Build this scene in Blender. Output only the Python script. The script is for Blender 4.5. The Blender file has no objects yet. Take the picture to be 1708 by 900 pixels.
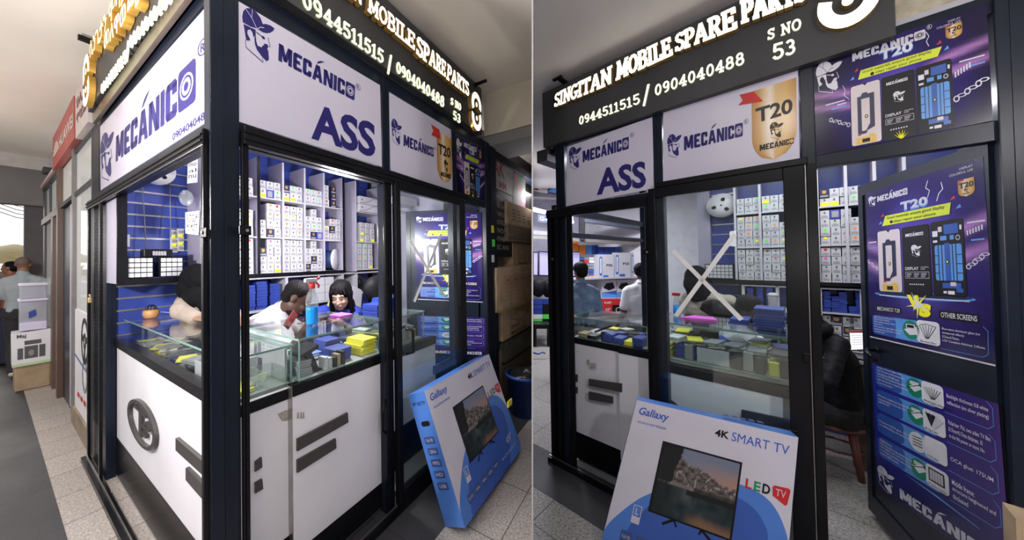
import bpy, bmesh, math, random
from mathutils import Vector as V, Matrix, noise
C = bpy.context.scene.collection
SC = bpy.context.scene
R = math.radians
random.seed(7)

# ------------------------------------------------------------------ camera
FPX, PX, PY = 514.053, 760.0, 424.161          # focal length and optical centre, for a 1708 x 900 frame
EYE = V((0, 0, 1.5))
CX = V((0.999886, 0.000215, -0.015086))        # camera right
CD = V((-0.015087, 0.014267, -0.999784))       # camera down
CF = V((0.0, 0.999898, 0.014269))              # camera forward
cam_d = bpy.data.cameras.new('camera')
cam = bpy.data.objects.new('camera', cam_d); C.objects.link(cam)
m = Matrix.Identity(4)
for i in range(3):
    m[i][0] = CX[i]; m[i][1] = -CD[i]; m[i][2] = -CF[i]; m[i][3] = EYE[i]
cam.matrix_world = m
cam_d.sensor_width = 36; cam_d.lens = FPX*36/1708
cam_d.shift_x = (854-PX)/1708; cam_d.shift_y = (PY-450)/1708
cam_d.clip_start = 0.02; cam_d.clip_end = 200
SC.camera = cam

# ------------------------------------------------------------------ world, exposure
w = bpy.data.worlds.new('world'); SC.world = w; w.use_nodes = True
bg = w.node_tree.nodes['Background']
# open sky: bright towards the street end of the arcade, duller on the other sides
_t = w.node_tree; _N = _t.nodes.new; _L = _t.links.new
_tc = _N('ShaderNodeTexCoord'); _vm = _N('ShaderNodeVectorMath'); _vm.operation = 'DOT_PRODUCT'; _vm.inputs[1].default_value = (-.836, .549, .0)
_L(_tc.outputs['Generated'], _vm.inputs[0]); _mr = _N('ShaderNodeMapRange'); _mr.inputs[1].default_value = .55; _mr.inputs[2].default_value = .95; _mr.inputs[3].default_value = .27; _mr.inputs[4].default_value = 1.5
_L(_vm.outputs['Value'], _mr.inputs[0]); _L(_mr.outputs[0], bg.inputs[1]); bg.inputs[0].default_value = (1.0, 0.96, 0.94, 1)
SC.view_settings.view_transform = 'Standard'; SC.view_settings.look = 'None'
SC.view_settings.gamma = 1.0; SC.view_settings.exposure = 0.0
SC.view_settings.use_curve_mapping = False
SC.cycles.max_bounces = 8; SC.cycles.transparent_max_bounces = 24
SC.cycles.sample_clamp_indirect = 6

# ------------------------------------------------------------------ frames: one local system per kiosk
def ray(x, y): return CX*((x-PX)/FPX) + CD*((y-PY)/FPX) + CF
class Frame:
    def __init__(s, yaw, mm, dd):
        a = R(yaw)
        s.u = V((math.cos(a), math.sin(a), 0)); s.v = V((-math.sin(a), math.cos(a), 0)); s.z = V((0, 0, 1))
        s.o = s.u*mm + s.v*dd
        s.M = Matrix.Translation(s.o) @ Matrix.Rotation(a, 4, 'Z')
        s.eye = s.l(EYE)
    def l(s, p): q = p-s.o; return V((q.dot(s.u), q.dot(s.v), q.z))
    def rd(s, x, y): r = ray(x, y); return V((r.dot(s.u), r.dot(s.v), r.z))
    def hit(s, x, y, o, n):      # where the line of sight meets a plane of the set
        r = s.rd(x, y); o = V(o); n = V(n)
        return s.eye + r*((o-s.eye).dot(n)/r.dot(n))
    def V(s, x, y, v): return s.hit(x, y, (0, v, 0), (0, 1, 0))
    def U(s, x, y, u): return s.hit(x, y, (u, 0, 0), (1, 0, 0))
    def Z(s, x, y, z): return s.hit(x, y, (0, 0, z), (0, 0, 1))
FA = Frame(56.689, 0.458, 1.370)     # left kiosk: front wall v=0 (u to the right), left wall u=0 (v inwards)
FB = Frame(-48.464, -1.280, 2.080)   # right kiosk: the same
FW = Frame(0, 0, 0)
# plane of the partition between the two places
SEAMX = 888.4
NS = ray(SEAMX, 0).cross(ray(SEAMX, 900)).normalized()
if NS.x < 0: NS = -NS                 # points to the right-hand place

# ------------------------------------------------------------------ materials
def nt(name):
    mt = bpy.data.materials.new(name); mt.use_nodes = True
    t = mt.node_tree; b = t.nodes['Principled BSDF']
    return mt, t, b
def mat(name, col, rough=.5, metal=0., spec=.5, var=.08, scale=9., bump=0., bscale=60., emis=0., ecol=None, coat=0., alpha=1.):
    mt, t, b = nt(name)
    N = t.nodes.new; L = t.links.new
    tc = N('ShaderNodeTexCoord'); no = N('ShaderNodeTexNoise'); no.inputs['Scale'].default_value = scale; no.inputs['Detail'].default_value = 5
    L(tc.outputs['Object'], no.inputs['Vector'])
    rp = N('ShaderNodeValToRGB'); L(no.outputs['Fac'], rp.inputs[0])
    rp.color_ramp.elements[0].position = .3; rp.color_ramp.elements[1].position = .7
    rp.color_ramp.elements[0].color = tuple(c*(1-var) for c in col)+(1,); rp.color_ramp.elements[1].color = tuple(min(1, c*(1+var)) for c in col)+(1,)
    L(rp.outputs[0], b.inputs['Base Color'])
    b.inputs['Roughness'].default_value = rough; b.inputs['Metallic'].default_value = metal
    b.inputs['Specular IOR Level'].default_value = spec; b.inputs['Coat Weight'].default_value = coat
    if bump:
        n2 = N('ShaderNodeTexNoise'); n2.inputs['Scale'].default_value = bscale; n2.inputs['Detail'].default_value = 4
        L(tc.outputs['Object'], n2.inputs['Vector'])
        bp = N('ShaderNodeBump'); bp.inputs['Strength'].default_value = bump; bp.inputs['Distance'].default_value = .01
        L(n2.outputs['Fac'], bp.inputs['Height']); L(bp.outputs[0], b.inputs['Normal'])
    if emis:
        b.inputs['Emission Color'].default_value = tuple(ecol or col)+(1,); b.inputs['Emission Strength'].default_value = emis
    return mt
def glass(name, tint=(.93, .97, .96), rough=.02, refl=1.0, haze=0.0):
    mt = bpy.data.materials.new(name); mt.use_nodes = True
    t = mt.node_tree; t.nodes.clear(); N = t.nodes.new; L = t.links.new
    o = N('ShaderNodeOutputMaterial'); tr = N('ShaderNodeBsdfTransparent'); tr.inputs[0].default_value = tint+(1,)
    gl = N('ShaderNodeBsdfGlossy'); gl.inputs['Roughness'].default_value = rough; gl.inputs[0].default_value = (1, 1, 1, 1)
    fr = N('ShaderNodeFresnel'); ge = N('ShaderNodeNewGeometry'); ma = N('ShaderNodeMapRange')
    ma.inputs[3].default_value = 1.5; ma.inputs[4].default_value = 1/1.5; L(ge.outputs['Backfacing'], ma.inputs[0]); L(ma.outputs[0], fr.inputs[0])
    mu = N('ShaderNodeMath'); mu.operation = 'MULTIPLY'; mu.inputs[1].default_value = refl; L(fr.outputs[0], mu.inputs[0])
    mx = N('ShaderNodeMixShader'); L(mu.outputs[0], mx.inputs[0]); L(tr.outputs[0], mx.inputs[1]); L(gl.outputs[0], mx.inputs[2])
    if haze:
        df = N('ShaderNodeBsdfDiffuse'); df.inputs[0].default_value = (.7, .74, .74, 1)
        m2 = N('ShaderNodeMixShader'); m2.inputs[0].default_value = haze
        L(mx.outputs[0], m2.inputs[1]); L(df.outputs[0], m2.inputs[2]); L(m2.outputs[0], o.inputs[0])
    else: L(mx.outputs[0], o.inputs[0])
    return mt
NAVYF = mat('navy_painted_metal', (.009, .013, .024), .30, .0, .2, .25, 4, .05, 200)
BLACKF = mat('black_aluminium', (.006, .006, .008), .27, .0, .18, .25, 6)
ALU = mat('worn_aluminium', (.42, .40, .39), .3, .9, .5, .2, 12)
WHITEP = mat('white_laminate', (.72, .71, .76), .38, 0, .5, .06, 3)
SIGNW = mat('white_sign_sheet', (.58, .555, .67), .35, 0, .3, .03, 2, coat=.5)
FASC = mat('dark_grey_fascia', (.045, .045, .047), .5, 0, .3, .15, 5)
BROWNM = mat('brown_steel_beam', (.075, .055, .045), .45, .2, .5, .2, 8)
INKB = mat('navy_blue_print', (.022, .018, .13), .4)
BLK = mat('black_print', (.008, .008, .01), .35)
WHT = mat('white_print', (.75, .75, .8), .35)
GOLD = mat('gold_acrylic_edge', (.62, .36, .07), .3, .5, .5, .1, 20)
LIT = mat('lit_white_letter', (.9, .88, .8), .5, emis=1.25, ecol=(1, .93, .76))
LITN = mat('lit_white_number', (.9, .9, .8), .5, emis=1.2, ecol=(1, .98, .82))
HALO = mat('clear_number_edge', (.7, .75, .5), .4, emis=.5, ecol=(.8, .85, .5))
WALLP = mat('shelf_lilac_board', (.37, .345, .45), .5, var=.05)
SHELFW = mat('white_shelf_board', (.46, .45, .50), .45, var=.05)
SLATB = mat('blue_slat_board', (.028, .055, .30), .35, var=.2, scale=3)
GREYS = mat('dull_grey_plastic', (.25, .25, .27), .5)
CARD = mat('brown_cardboard', (.34, .25, .16), .75, var=.18, scale=7, bump=.2, bscale=30)
CARDD = mat('dark_brown_cardboard', (.20, .145, .10), .75, var=.18, scale=7, bump=.2, bscale=30)
BOXW = mat('white_box_card', (.50, .50, .54), .5, var=.04)
GLS = glass('clear_glass')
GLSG = glass('greenish_counter_glass', (.94, .97, .96), .02, 1.0)
GEDGE = mat('green_glass_edge', (.16, .27, .24), .15, var=.1)
BLUE = mat('royal_blue_card', (.02, .045, .28), .4, var=.2)
YEL = mat('yellow_card', (.75, .68, .05), .45)
YELF = mat('yellow_sticker', (.95, .9, .02), .5)
RED = mat('red_print', (.55, .03, .03), .4)
ORG = mat('orange_sticker', (.95, .25, .03), .5)
GRN = mat('green_sticker', (.1, .85, .08), .5)
SKIND = mat('dark_brown_skin', (.075, .036, .024), .5, var=.12, scale=25)
SKINM = mat('light_skin', (.60, .38, .29), .5, var=.08, scale=25)
SKINB = mat('brown_skin', (.24, .12, .075), .5, var=.1, scale=25)
HAIR = mat('black_hair', (.006, .005, .006), .6, spec=.12, bump=.5, bscale=150)

# ------------------------------------------------------------------ mesh helpers (all in the set's own frame)
def NB(): return bmesh.new()
def box(bm, a, b, mi=0, bev=0.):
    x0, y0, z0 = a; x1, y1, z1 = b
    vs = [bm.verts.new(p) for p in ((x0,y0,z0),(x1,y0,z0),(x1,y1,z0),(x0,y1,z0),(x0,y0,z1),(x1,y0,z1),(x1,y1,z1),(x0,y1,z1))]
    fs = [bm.faces.new([vs[i] for i in q]) for q in ((3,2,1,0),(4,5,6,7),(0,1,5,4),(1,2,6,5),(2,3,7,6),(3,0,4,7))]
    for f in fs: f.material_index = mi
    if bev:
        es = list({e for f in fs for e in f.edges})
        r = bmesh.ops.bevel(bm, geom=es, offset=bev, segments=2, affect='EDGES', profile=.5)
        for f in r['faces']: f.material_index = mi
    return fs
def hexa(bm, P, mi=0):    # eight corners: bottom four ccw, top four ccw
    vs = [bm.verts.new(p) for p in P]
    for q in ((3,2,1,0),(4,5,6,7),(0,1,5,4),(1,2,6,5),(2,3,7,6),(3,0,4,7)):
        bm.faces.new([vs[i] for i in q]).material_index = mi
def tube(bm, pts, rad, n=8, mi=0, cap=True):
    pts = [V(p) for p in pts]; rr = rad if isinstance(rad, (list, tuple)) else [rad]*len(pts)
    rings = []; prev = None
    for i, p in enumerate(pts):
        d = (pts[min(i+1, len(pts)-1)]-pts[max(i-1, 0)])
        if d.length < 1e-9: d = V((0, 0, 1))
        d.normalize()
        if prev is None:
            a = d.orthogonal().normalized()
        else:
            a = prev-d*prev.dot(d); a = a.normalized() if a.length > 1e-6 else d.orthogonal().normalized()
        prev = a; b = d.cross(a)
        rings.append([bm.verts.new(p+(a*math.cos(2*math.pi*k/n)+b*math.sin(2*math.pi*k/n))*rr[i]) for k in range(n)])
    for r0, r1 in zip(rings, rings[1:]):
        for k in range(n): f = bm.faces.new((r0[k], r0[(k+1) % n], r1[(k+1) % n], r1[k])); f.material_index = mi; f.smooth = True
    if cap:
        bm.faces.new(rings[0][::-1]).material_index = mi; bm.faces.new(rings[-1]).material_index = mi
def lathe(bm, c, prof, n=20, ax=(0, 0, 1), mi=0):
    ax = V(ax).normalized(); a = ax.orthogonal().normalized(); b = ax.cross(a); c = V(c)
    rings = [[bm.verts.new(c+ax*h+(a*math.cos(2*math.pi*k/n)+b*math.sin(2*math.pi*k/n))*max(r, 1e-4)) for k in range(n)] for r, h in prof]
    for r0, r1 in zip(rings, rings[1:]):
        for k in range(n): f = bm.faces.new((r0[k], r0[(k+1) % n], r1[(k+1) % n], r1[k])); f.material_index = mi; f.smooth = True
    bm.faces.new(rings[0][::-1]).material_index = mi; bm.faces.new(rings[-1]).material_index = mi
def prism(bm, pts, off, mi=0):       # outline pts, extruded by vector off
    a = [bm.verts.new(p) for p in pts]; b = [bm.verts.new(V(p)+V(off)) for p in pts]
    fs = [bm.faces.new(a), bm.faces.new(b[::-1])]
    for i in range(len(a)): fs.append(bm.faces.new((a[i], b[i], b[(i+1) % len(a)], a[(i+1) % len(a)])))
    for f in fs: f.material_index = mi
    return fs
def ell(bm, c, r, rot=None, n=14, mi=0):
    M = Matrix.Translation(V(c)) @ (rot or Matrix.Identity(4)) @ Matrix.Diagonal((r[0], r[1], r[2], 1))
    q = bmesh.ops.create_uvsphere(bm, u_segments=n, v_segments=max(6, n*2//3), radius=1, matrix=M)
    for v in q['verts']:
        for f in v.link_faces: f.smooth = True; f.material_index = mi
def clip(bm, fr, side):              # cut flush where the partition stands; side -1 keeps the left place
    n = V((NS.dot(fr.u), NS.dot(fr.v), NS.z))
    co = fr.eye + n*0.004*side
    geom = bm.verts[:]+bm.edges[:]+bm.faces[:]
    r = bmesh.ops.bisect_plane(bm, geom=geom, plane_co=co, plane_no=n, clear_outer=side < 0, clear_inner=side > 0)
    ed = [e for e in r['geom_cut'] if isinstance(e, bmesh.types.BMEdge)]
    try: bmesh.ops.edgeloop_fill(bm, edges=ed)
    except Exception: pass
def finish(bm, fr, base):
    for v in bm.verts: v.co -= base
    bmesh.ops.recalc_face_normals(bm, faces=bm.faces[:])
def mesh(name, bm, mats):
    me = bpy.data.meshes.new(name); bm.to_mesh(me); bm.free()
    for x in (mats if isinstance(mats, (list, tuple)) else [mats]): me.materials.append(x)
    return me
INFO = {}
def thing(name, label, cat, fr, base=(0, 0, 0), group=None, kind=None):
    o = bpy.data.objects.new(name, None); C.objects.link(o); o.empty_display_size = .05
    o.matrix_world = fr.M @ Matrix.Translation(V(base))
    INFO[o.name] = (fr, V(base)); tag(o, label, cat, group, kind); return o
def tag(o, label=None, cat=None, group=None, kind=None):
    if label: o['label'] = label
    if cat: o['category'] = cat
    if group: o['group'] = group
    if kind: o['kind'] = kind
def part(name, bm, mats, parent, label=None, side=0, kind=None):
    fr, base = INFO[parent.name]
    if side: clip(bm, fr, side)
    finish(bm, fr, base)
    o = bpy.data.objects.new(name, mesh(name, bm, mats)); C.objects.link(o); o.parent = parent
    INFO[o.name] = (fr, base)
    if label: o['label'] = label
    if kind: o['kind'] = kind
    return o
def solo(name, bm, mats, label, cat, fr, group=None, kind=None, side=0):
    if side: clip(bm, fr, side)
    if not bm.verts: bm.free(); return None
    xs = [v.co for v in bm.verts]
    base = V(((min(p.x for p in xs)+max(p.x for p in xs))/2, (min(p.y for p in xs)+max(p.y for p in xs))/2, min(p.z for p in xs)))
    finish(bm, fr, base)
    o = bpy.data.objects.new(name, mesh(name, bm, mats)); C.objects.link(o)
    o.matrix_world = fr.M @ Matrix.Translation(base); INFO[o.name] = (fr, base)
    tag(o, label, cat, group, kind); return o
def struct(name, bm, mats, fr, side=0):
    return solo(name, bm, mats, None, None, fr, kind='structure', side=side)

# ------------------------------------------------------------------ flat surfaces that carry printing
class Pl:
    """a printed surface: origin o, across a, up b, outward n, all in the frame fr"""
    def __init__(s, fr, o, a, b, n=None):
        s.fr = fr; s.o = V(o); s.a = V(a).normalized(); s.b = V(b).normalized()
        s.n = V(n).normalized() if n else s.a.cross(s.b).normalized()
    def pt(s, a, b, h=0): return s.o+s.a*a+s.b*b+s.n*h
    def px(s, x, y):
        q = s.fr.hit(x, y, s.o, s.n)-s.o
        A, B = s.a, s.b; k = A.dot(B); d = 1-k*k
        qa, qb = q.dot(A), q.dot(B)
        return ((qa-k*qb)/d, (qb-k*qa)/d)
class Quad:
    """unit square mapped on four corners (bl, br, tr, tl) of a surface, perspective-true"""
    def __init__(s, pl, c):
        s.pl = pl; (x0, y0), (x1, y1), (x2, y2), (x3, y3) = c
        dx1, dx2, sx = x1-x2, x3-x2, x0-x1+x2-x3; dy1, dy2, sy = y1-y2, y3-y2, y0-y1+y2-y3
        dt = dx1*dy2-dx2*dy1
        s.g = (sx*dy2-dx2*sy)/dt; s.h = (dx1*sy-sx*dy1)/dt
        s.A = (x1-x0+s.g*x1, x3-x0+s.h*x3, x0); s.B = (y1-y0+s.g*y1, y3-y0+s.h*y3, y0)
    def __call__(s, p, q, h=0):
        w = s.g*p+s.h*q+1
        return s.pl.pt((s.A[0]*p+s.A[1]*q+s.A[2])/w, (s.B[0]*p+s.B[1]*q+s.B[2])/w, h)
def rect(pl, a0, b0, a1, b1): return Quad(pl, ((a0, b0), (a1, b0), (a1, b1), (a0, b1)))
def pxq(pl, *c): return Quad(pl, [pl.px(*p) for p in c])     # corners bl, br, tr, tl
def sub(q, x0, y0, x1, y1):
    class S:
        def __call__(s, p, r, h=0): return q(x0+(x1-x0)*p, y0+(y1-y0)*r, h)
    return S()
def poly(bm, q, pts, h=.0006, mi=0):
    try: f = bm.faces.new([bm.verts.new(q(x, y, h)) for x, y in pts]); f.material_index = mi; return f
    except Exception: return None
def rc(bm, q, x0, y0, x1, y1, h=.0006, mi=0): return poly(bm, q, ((x0, y0), (x1, y0), (x1, y1), (x0, y1)), h, mi)
def rrect(x0, y0, x1, y1, r, ry=None, n=4):
    ry = r if ry is None else ry; out = []
    for cx, cy, a0 in ((x1-r, y0+ry, -90), (x1-r, y1-ry, 0), (x0+r, y1-ry, 90), (x0+r, y0+ry, 180)):
        for k in range(n+1):
            a = R(a0+90*k/n); out.append((cx+r*math.cos(a), cy+ry*math.sin(a)))
    return out
def circ(cx, cy, rx, ry=None, n=20): return [(cx+rx*math.cos(2*math.pi*k/n), cy+(ry or rx)*math.sin(2*math.pi*k/n)) for k in range(n)]
def ring(bm, q, cx, cy, rx, ry, t, h=.0006, mi=0, n=24):
    o = [bm.verts.new(q(x, y, h)) for x, y in circ(cx, cy, rx, ry, n)]; i = [bm.verts.new(q(x, y, h)) for x, y in circ(cx, cy, rx*(1-t), ry*(1-t), n)]
    for k in range(n): bm.faces.new((o[k], o[(k+1) % n], i[(k+1) % n], i[k])).material_index = mi
def ln(bm, q, pts, t, h=.0006, mi=0, ty=None):    # flat line of thickness t (in unit-square terms)
    ty = ty or t
    for (x0, y0), (x1, y1) in zip(pts, pts[1:]):
        dx, dy = x1-x0, y1-y0; l = math.hypot(dx/t, dy/ty) or 1
        nx, ny = -dy/ty/l*t/2, dx/t/l*ty/2
        poly(bm, q, ((x0-nx, y0-ny), (x1-nx, y1-ny), (x1+nx, y1+ny), (x0+nx, y0+ny)), h, mi)
TC = {}
def textmesh(s, bold, shear, space):
    k = (s, bold, shear, space)
    if k not in TC:
        cu = bpy.data.curves.new('t', 'FONT'); cu.body = s; cu.size = 1; cu.offset = bold; cu.shear = shear; cu.space_character = space; cu.resolution_u = 3
        cu.align_x = 'LEFT'
        o = bpy.data.objects.new('t', cu); C.objects.link(o)
        dg = bpy.context.evaluated_depsgraph_get(); dg.update(); me = o.evaluated_get(dg).to_mesh()
        vs = [(v.co.x, v.co.y) for v in me.vertices]; fs = [tuple(p.vertices) for p in me.polygons]
        o.evaluated_get(dg).to_mesh_clear(); bpy.data.objects.remove(o); bpy.data.curves.remove(cu)
        x0 = min(v[0] for v in vs); x1 = max(v[0] for v in vs); y0 = min(v[1] for v in vs); y1 = max(v[1] for v in vs)
        TC[k] = ([((x-x0)/(x1-x0), (y-y0)/(y1-y0)) for x, y in vs], fs)
    return TC[k]
def text(bm, q, s, x0=0, y0=0, x1=1, y1=1, bold=.01, h=.0012, mi=0, shear=0, space=1., thick=0):
    vs, fs = textmesh(s, bold, shear, space)
    a = [bm.verts.new(q(x0+(x1-x0)*x, y0+(y1-y0)*y, h)) for x, y in vs]
    for f in fs:
        try: bm.faces.new([a[i] for i in f]).material_index = mi
        except Exception: pass
    if thick:      # solid letters: back copy and walls round every outline
        ec = {}
        for f in fs:
            for i in range(len(f)):
                e = (f[i], f[(i+1) % len(f)]); k = (min(e), max(e)); ec.setdefault(k, []).append(e)
        b = [bm.verts.new(q(x0+(x1-x0)*x, y0+(y1-y0)*y, h-thick)) for x, y in vs]
        for k, l in ec.items():
            if len(l) == 1:
                i, j = l[0]
                try: bm.faces.new((a[j], a[i], b[i], b[j])).material_index = mi+1
                except Exception: pass
def para(bm, q, lines, x0, y0, x1, y1, bold=0., h=.0012, mi=0, hl=None):     # lines of small print, each as wide as its text asks
    n = len(lines); dy = (y1-y0)/n; mx = max(len(l) for l in lines)
    for i, l in enumerate(lines):
        yb = y1-dy*(i+1)
        text(bm, q, l, x0, yb+dy*.15, x0+(x1-x0)*len(l)/mx, yb+dy*.88, bold, h, hl if (hl is not None and i in HLI) else mi)
HLI = ()

# slab-serif stroke letters of the lit sign
def arc(cx, cy, rx, ry, a0, a1, n=7): return [(cx+rx*math.cos(R(a0+(a1-a0)*k/n)), cy+ry*math.sin(R(a0+(a1-a0)*k/n))) for k in range(n+1)]
G = {
 'S': (.62, [arc(.31, .74, .24, .20, 20, 270)+arc(.31, .27, .26, .23, 90, -160), [(.56, .80), (.56, .95)], [(.06, .05), (.06, .24)]]),
 'I': (.40, [[(.2, .04), (.2, .96)], [(.02, .04), (.38, .04)], [(.02, .96), (.38, .96)]]),
 'N': (.80, [[(.14, .04), (.14, .96)], [(.14, .92), (.66, .08)], [(.66, .04), (.66, .96)], [(.0, .04), (.28, .04)], [(.0, .96), (.2, .96)], [(.54, .96), (.8, .96)]]),
 'G': (.74, [arc(.38, .5, .31, .46, 45, 340, 12), [(.68, .34), (.68, .46)], [(.45, .44), (.78, .44)], [(.62, .80), (.62, .95)]]),
 'T': (.72, [[(.36, .04), (.36, .96)], [(.04, .94), (.68, .94)], [(.04, .76), (.04, .96)], [(.68, .76), (.68, .96)], [(.2, .04), (.52, .04)]]),
 'A': (.82, [[(.10, .04), (.40, .94)], [(.72, .04), (.42, .94)], [(.2, .32), (.62, .32)], [(.0, .04), (.24, .04)], [(.58, .04), (.82, .04)]]),
 'M': (.96, [[(.14, .04), (.16, .96)], [(.16, .94), (.48, .2)], [(.48, .2), (.80, .94)], [(.80, .96), (.82, .04)], [(.0, .04), (.28, .04)], [(.68, .04), (.96, .04)], [(.02, .96), (.2, .96)], [(.76, .96), (.94, .96)]]),
 'O': (.76, [arc(.38, .5, .31, .45, 0, 360, 14)]),
 'B': (.68, [[(.14, .04), (.14, .96)], [(.02, .96), (.34, .96)]+arc(.36, .74, .22, .21, 90, -90, 6)+[(.14, .52)], [(.14, .53), (.36, .53)]+arc(.38, .28, .25, .24, 90, -90, 6)+[(.02, .04)]]),
 'L': (.62, [[(.16, .04), (.16, .96)], [(.02, .96), (.32, .96)], [(.02, .05), (.58, .05)], [(.58, .04), (.58, .26)]]),
 'E': (.66, [[(.14, .04), (.14, .96)], [(.02, .95), (.6, .95)], [(.02, .05), (.62, .05)], [(.14, .5), (.46, .5)], [(.6, .96), (.6, .76)], [(.62, .04), (.62, .26)], [(.46, .4), (.46, .6)]]),
 'P': (.66, [[(.16, .04), (.16, .96)], [(.02, .96), (.36, .96)]+arc(.36, .70, .24, .25, 90, -90, 6)+[(.16, .45)], [(.02, .04), (.34, .04)]]),
 'R': (.74, [[(.16, .04), (.16, .96)], [(.02, .96), (.36, .96)]+arc(.36, .72, .23, .23, 90, -90, 6)+[(.16, .48)], [(.02, .04), (.32, .04)], [(.38, .48), (.62, .06)], [(.56, .04), (.76, .04)]]),
 '0': (.60, [arc(.3, .5, .22, .45, 0, 360, 12)]),
 '9': (.60, [arc(.3, .68, .21, .26, 0, 360, 10), [(.51, .68), (.50, .4)]+arc(.26, .34, .24, .28, 0, -100, 5)]),
 '4': (.62, [[(.42, .04), (.42, .94)], [(.42, .94), (.04, .3)], [(.04, .3), (.6, .3)], [(.28, .04), (.56, .04)]]),
 '5': (.58, [[(.5, .94), (.12, .94)], [(.12, .94), (.1, .54)], [(.1, .54)]+arc(.28, .32, .24, .27, 110, -150, 9)]),
 '1': (.44, [[(.22, .04), (.22, .94)], [(.22, .94), (.04, .8)], [(.04, .04), (.4, .04)]]),
 '8': (.60, [arc(.3, .72, .18, .22, 0, 360, 10), arc(.3, .28, .23, .25, 0, 360, 10)]),
 '3': (.58, [arc(.26, .72, .2, .22, 140, -90, 8)+arc(.26, .27, .24, .23, 90, -150, 8)]),
 '/': (.5, [[(.08, -.12), (.42, 1.06)]]), ' ': (.42, []),
}
def slab(s, gap=.07):        # strokes of a string in a unit box
    x = 0; out = []
    for ch in s:
        w_, st = G[ch]; out += [[(x+a, b) for a, b in l] for l in st]; x += w_+gap
    x -= gap
    return [[(a/x, b) for a, b in l] for l in out], x
def slab_solid(bm, q, s, x0, y0, x1, y1, t, h0, h1, ax, ay, gap=.07, shear=0.):
    """solid strokes; t = stroke width in metres, ax/ay = metres per unit across/up; slot 0 face, slot 1 edge"""
    st, _ = slab(s, gap)
    def q2(x, y, h): return q(x0+(x1-x0)*(x+shear*(y-.5)), y0+(y1-y0)*y, h)
    tx, ty = t/ax/(x1-x0), t/ay/(y1-y0)
    for l in st:
        for (a, b), (c, d) in zip(l, l[1:]):
            dx, dy = (c-a)/tx, (d-b)/ty; L_ = math.hypot(dx, dy)
            if L_ < 1e-6: continue
            nx, ny = -dy/L_*tx/2, dx/L_*ty/2; ex, ey = dx/L_*tx*.28, dy/L_*ty*.28
            P = ((a-nx-ex, b-ny-ey), (c-nx+ex, d-ny+ey), (c+nx+ex, d+ny+ey), (a+nx-ex, b+ny-ey))
            A_ = [bm.verts.new(q2(x, y, h1)) for x, y in P]; B_ = [bm.verts.new(q2(x, y, h0)) for x, y in P]
            bm.faces.new(A_).material_index = 0
            for i in range(4): bm.faces.new((A_[i], B_[i], B_[(i+1) % 4], A_[(i+1) % 4])).material_index = 1

# the heavy block lettering of the tool brand and its capped, bearded head
MQ = {'M': (.95, [((0,0),(.26,0),(.26,1),(0,1)), ((.69,0),(.95,0),(.95,1),(.69,1)), ((.02,1),(.32,1),(.6,.12),(.36,.12)), ((.93,1),(.63,1),(.35,.12),(.59,.12))]),
 'E': (.66, [((.0,.12),(.1,0),(.28,0),(.28,1),(.1,1),(0,.88)), ((.1,.78),(.6,.78),(.66,.86),(.66,1),(.1,1)), ((.1,0),(.66,0),(.66,.2),(.1,.2)), ((.1,.42),(.56,.38),(.5,.6),(.1,.6))]),
 'C': (.68, [((0,.12),(.1,0),(.28,0),(.28,1),(.1,1),(0,.88)), ((.1,.78),(.68,.78),(.68,.9),(.58,1),(.1,1)), ((.1,0),(.58,0),(.68,.1),(.68,.22),(.1,.22)), ((.41,.62),(.68,.62),(.68,.9),(.41,.9)), ((.41,.1),(.68,.1),(.68,.36),(.41,.36))]),
 'A': (.84, [((0,0),(.26,0),(.5,1),(.26,1)), ((.58,0),(.84,0),(.58,1),(.34,1)), ((.2,.2),(.64,.2),(.6,.42),(.22,.42))]),
 'N': (.80, [((0,0),(.26,0),(.26,1),(0,1)), ((.54,0),(.8,0),(.8,1),(.54,1)), ((.04,1),(.3,1),(.76,0),(.5,0))]),
 'I': (.27, [((0,0),(.27,0),(.27,1),(0,1))])}
def mecanico(bm, q, mi=0, light=1, h=.0012):
    tot = .95+.66+.68+.84+.80+.27+.68+.88+7*.07; x = 0
    for k, ch in enumerate('MECANIC'):
        w_, ps = MQ[ch]
        for p in ps: poly(bm, q, [((x+a)/tot, b) for a, b in p], h, mi)
        if k == 3: poly(bm, q, [((x+a)/tot, b) for a, b in ((.30, 1.08), (.45, 1.12), (.62, 1.22), (.98, 1.46), (.60, 1.36), (.42, 1.24))], h, mi)
        x += w_+.07
    poly(bm, q, [(x/tot+a/tot, b) for a, b in rrect(0, 0, .88, 1.04, .12)], h, mi)
    c = x+.44
    for r_, ml, dh in ((.34, light, .0003), (.28, mi, .0006), (.22, light, .0009), (.12, mi, .0012)):
        poly(bm, q, [(a/tot, b) for a, b in circ(c, .52, r_, r_*.95, 18)], h+dh, ml)
def regd(bm, q, x, y, rx, ry, mi=0, h=.0012):
    ring(bm, q, x, y, rx, ry, .16, h, mi, 18); text(bm, q, 'R', x-rx*.42, y-ry*.55, x+rx*.45, y+ry*.55, .01, h, mi)
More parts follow.
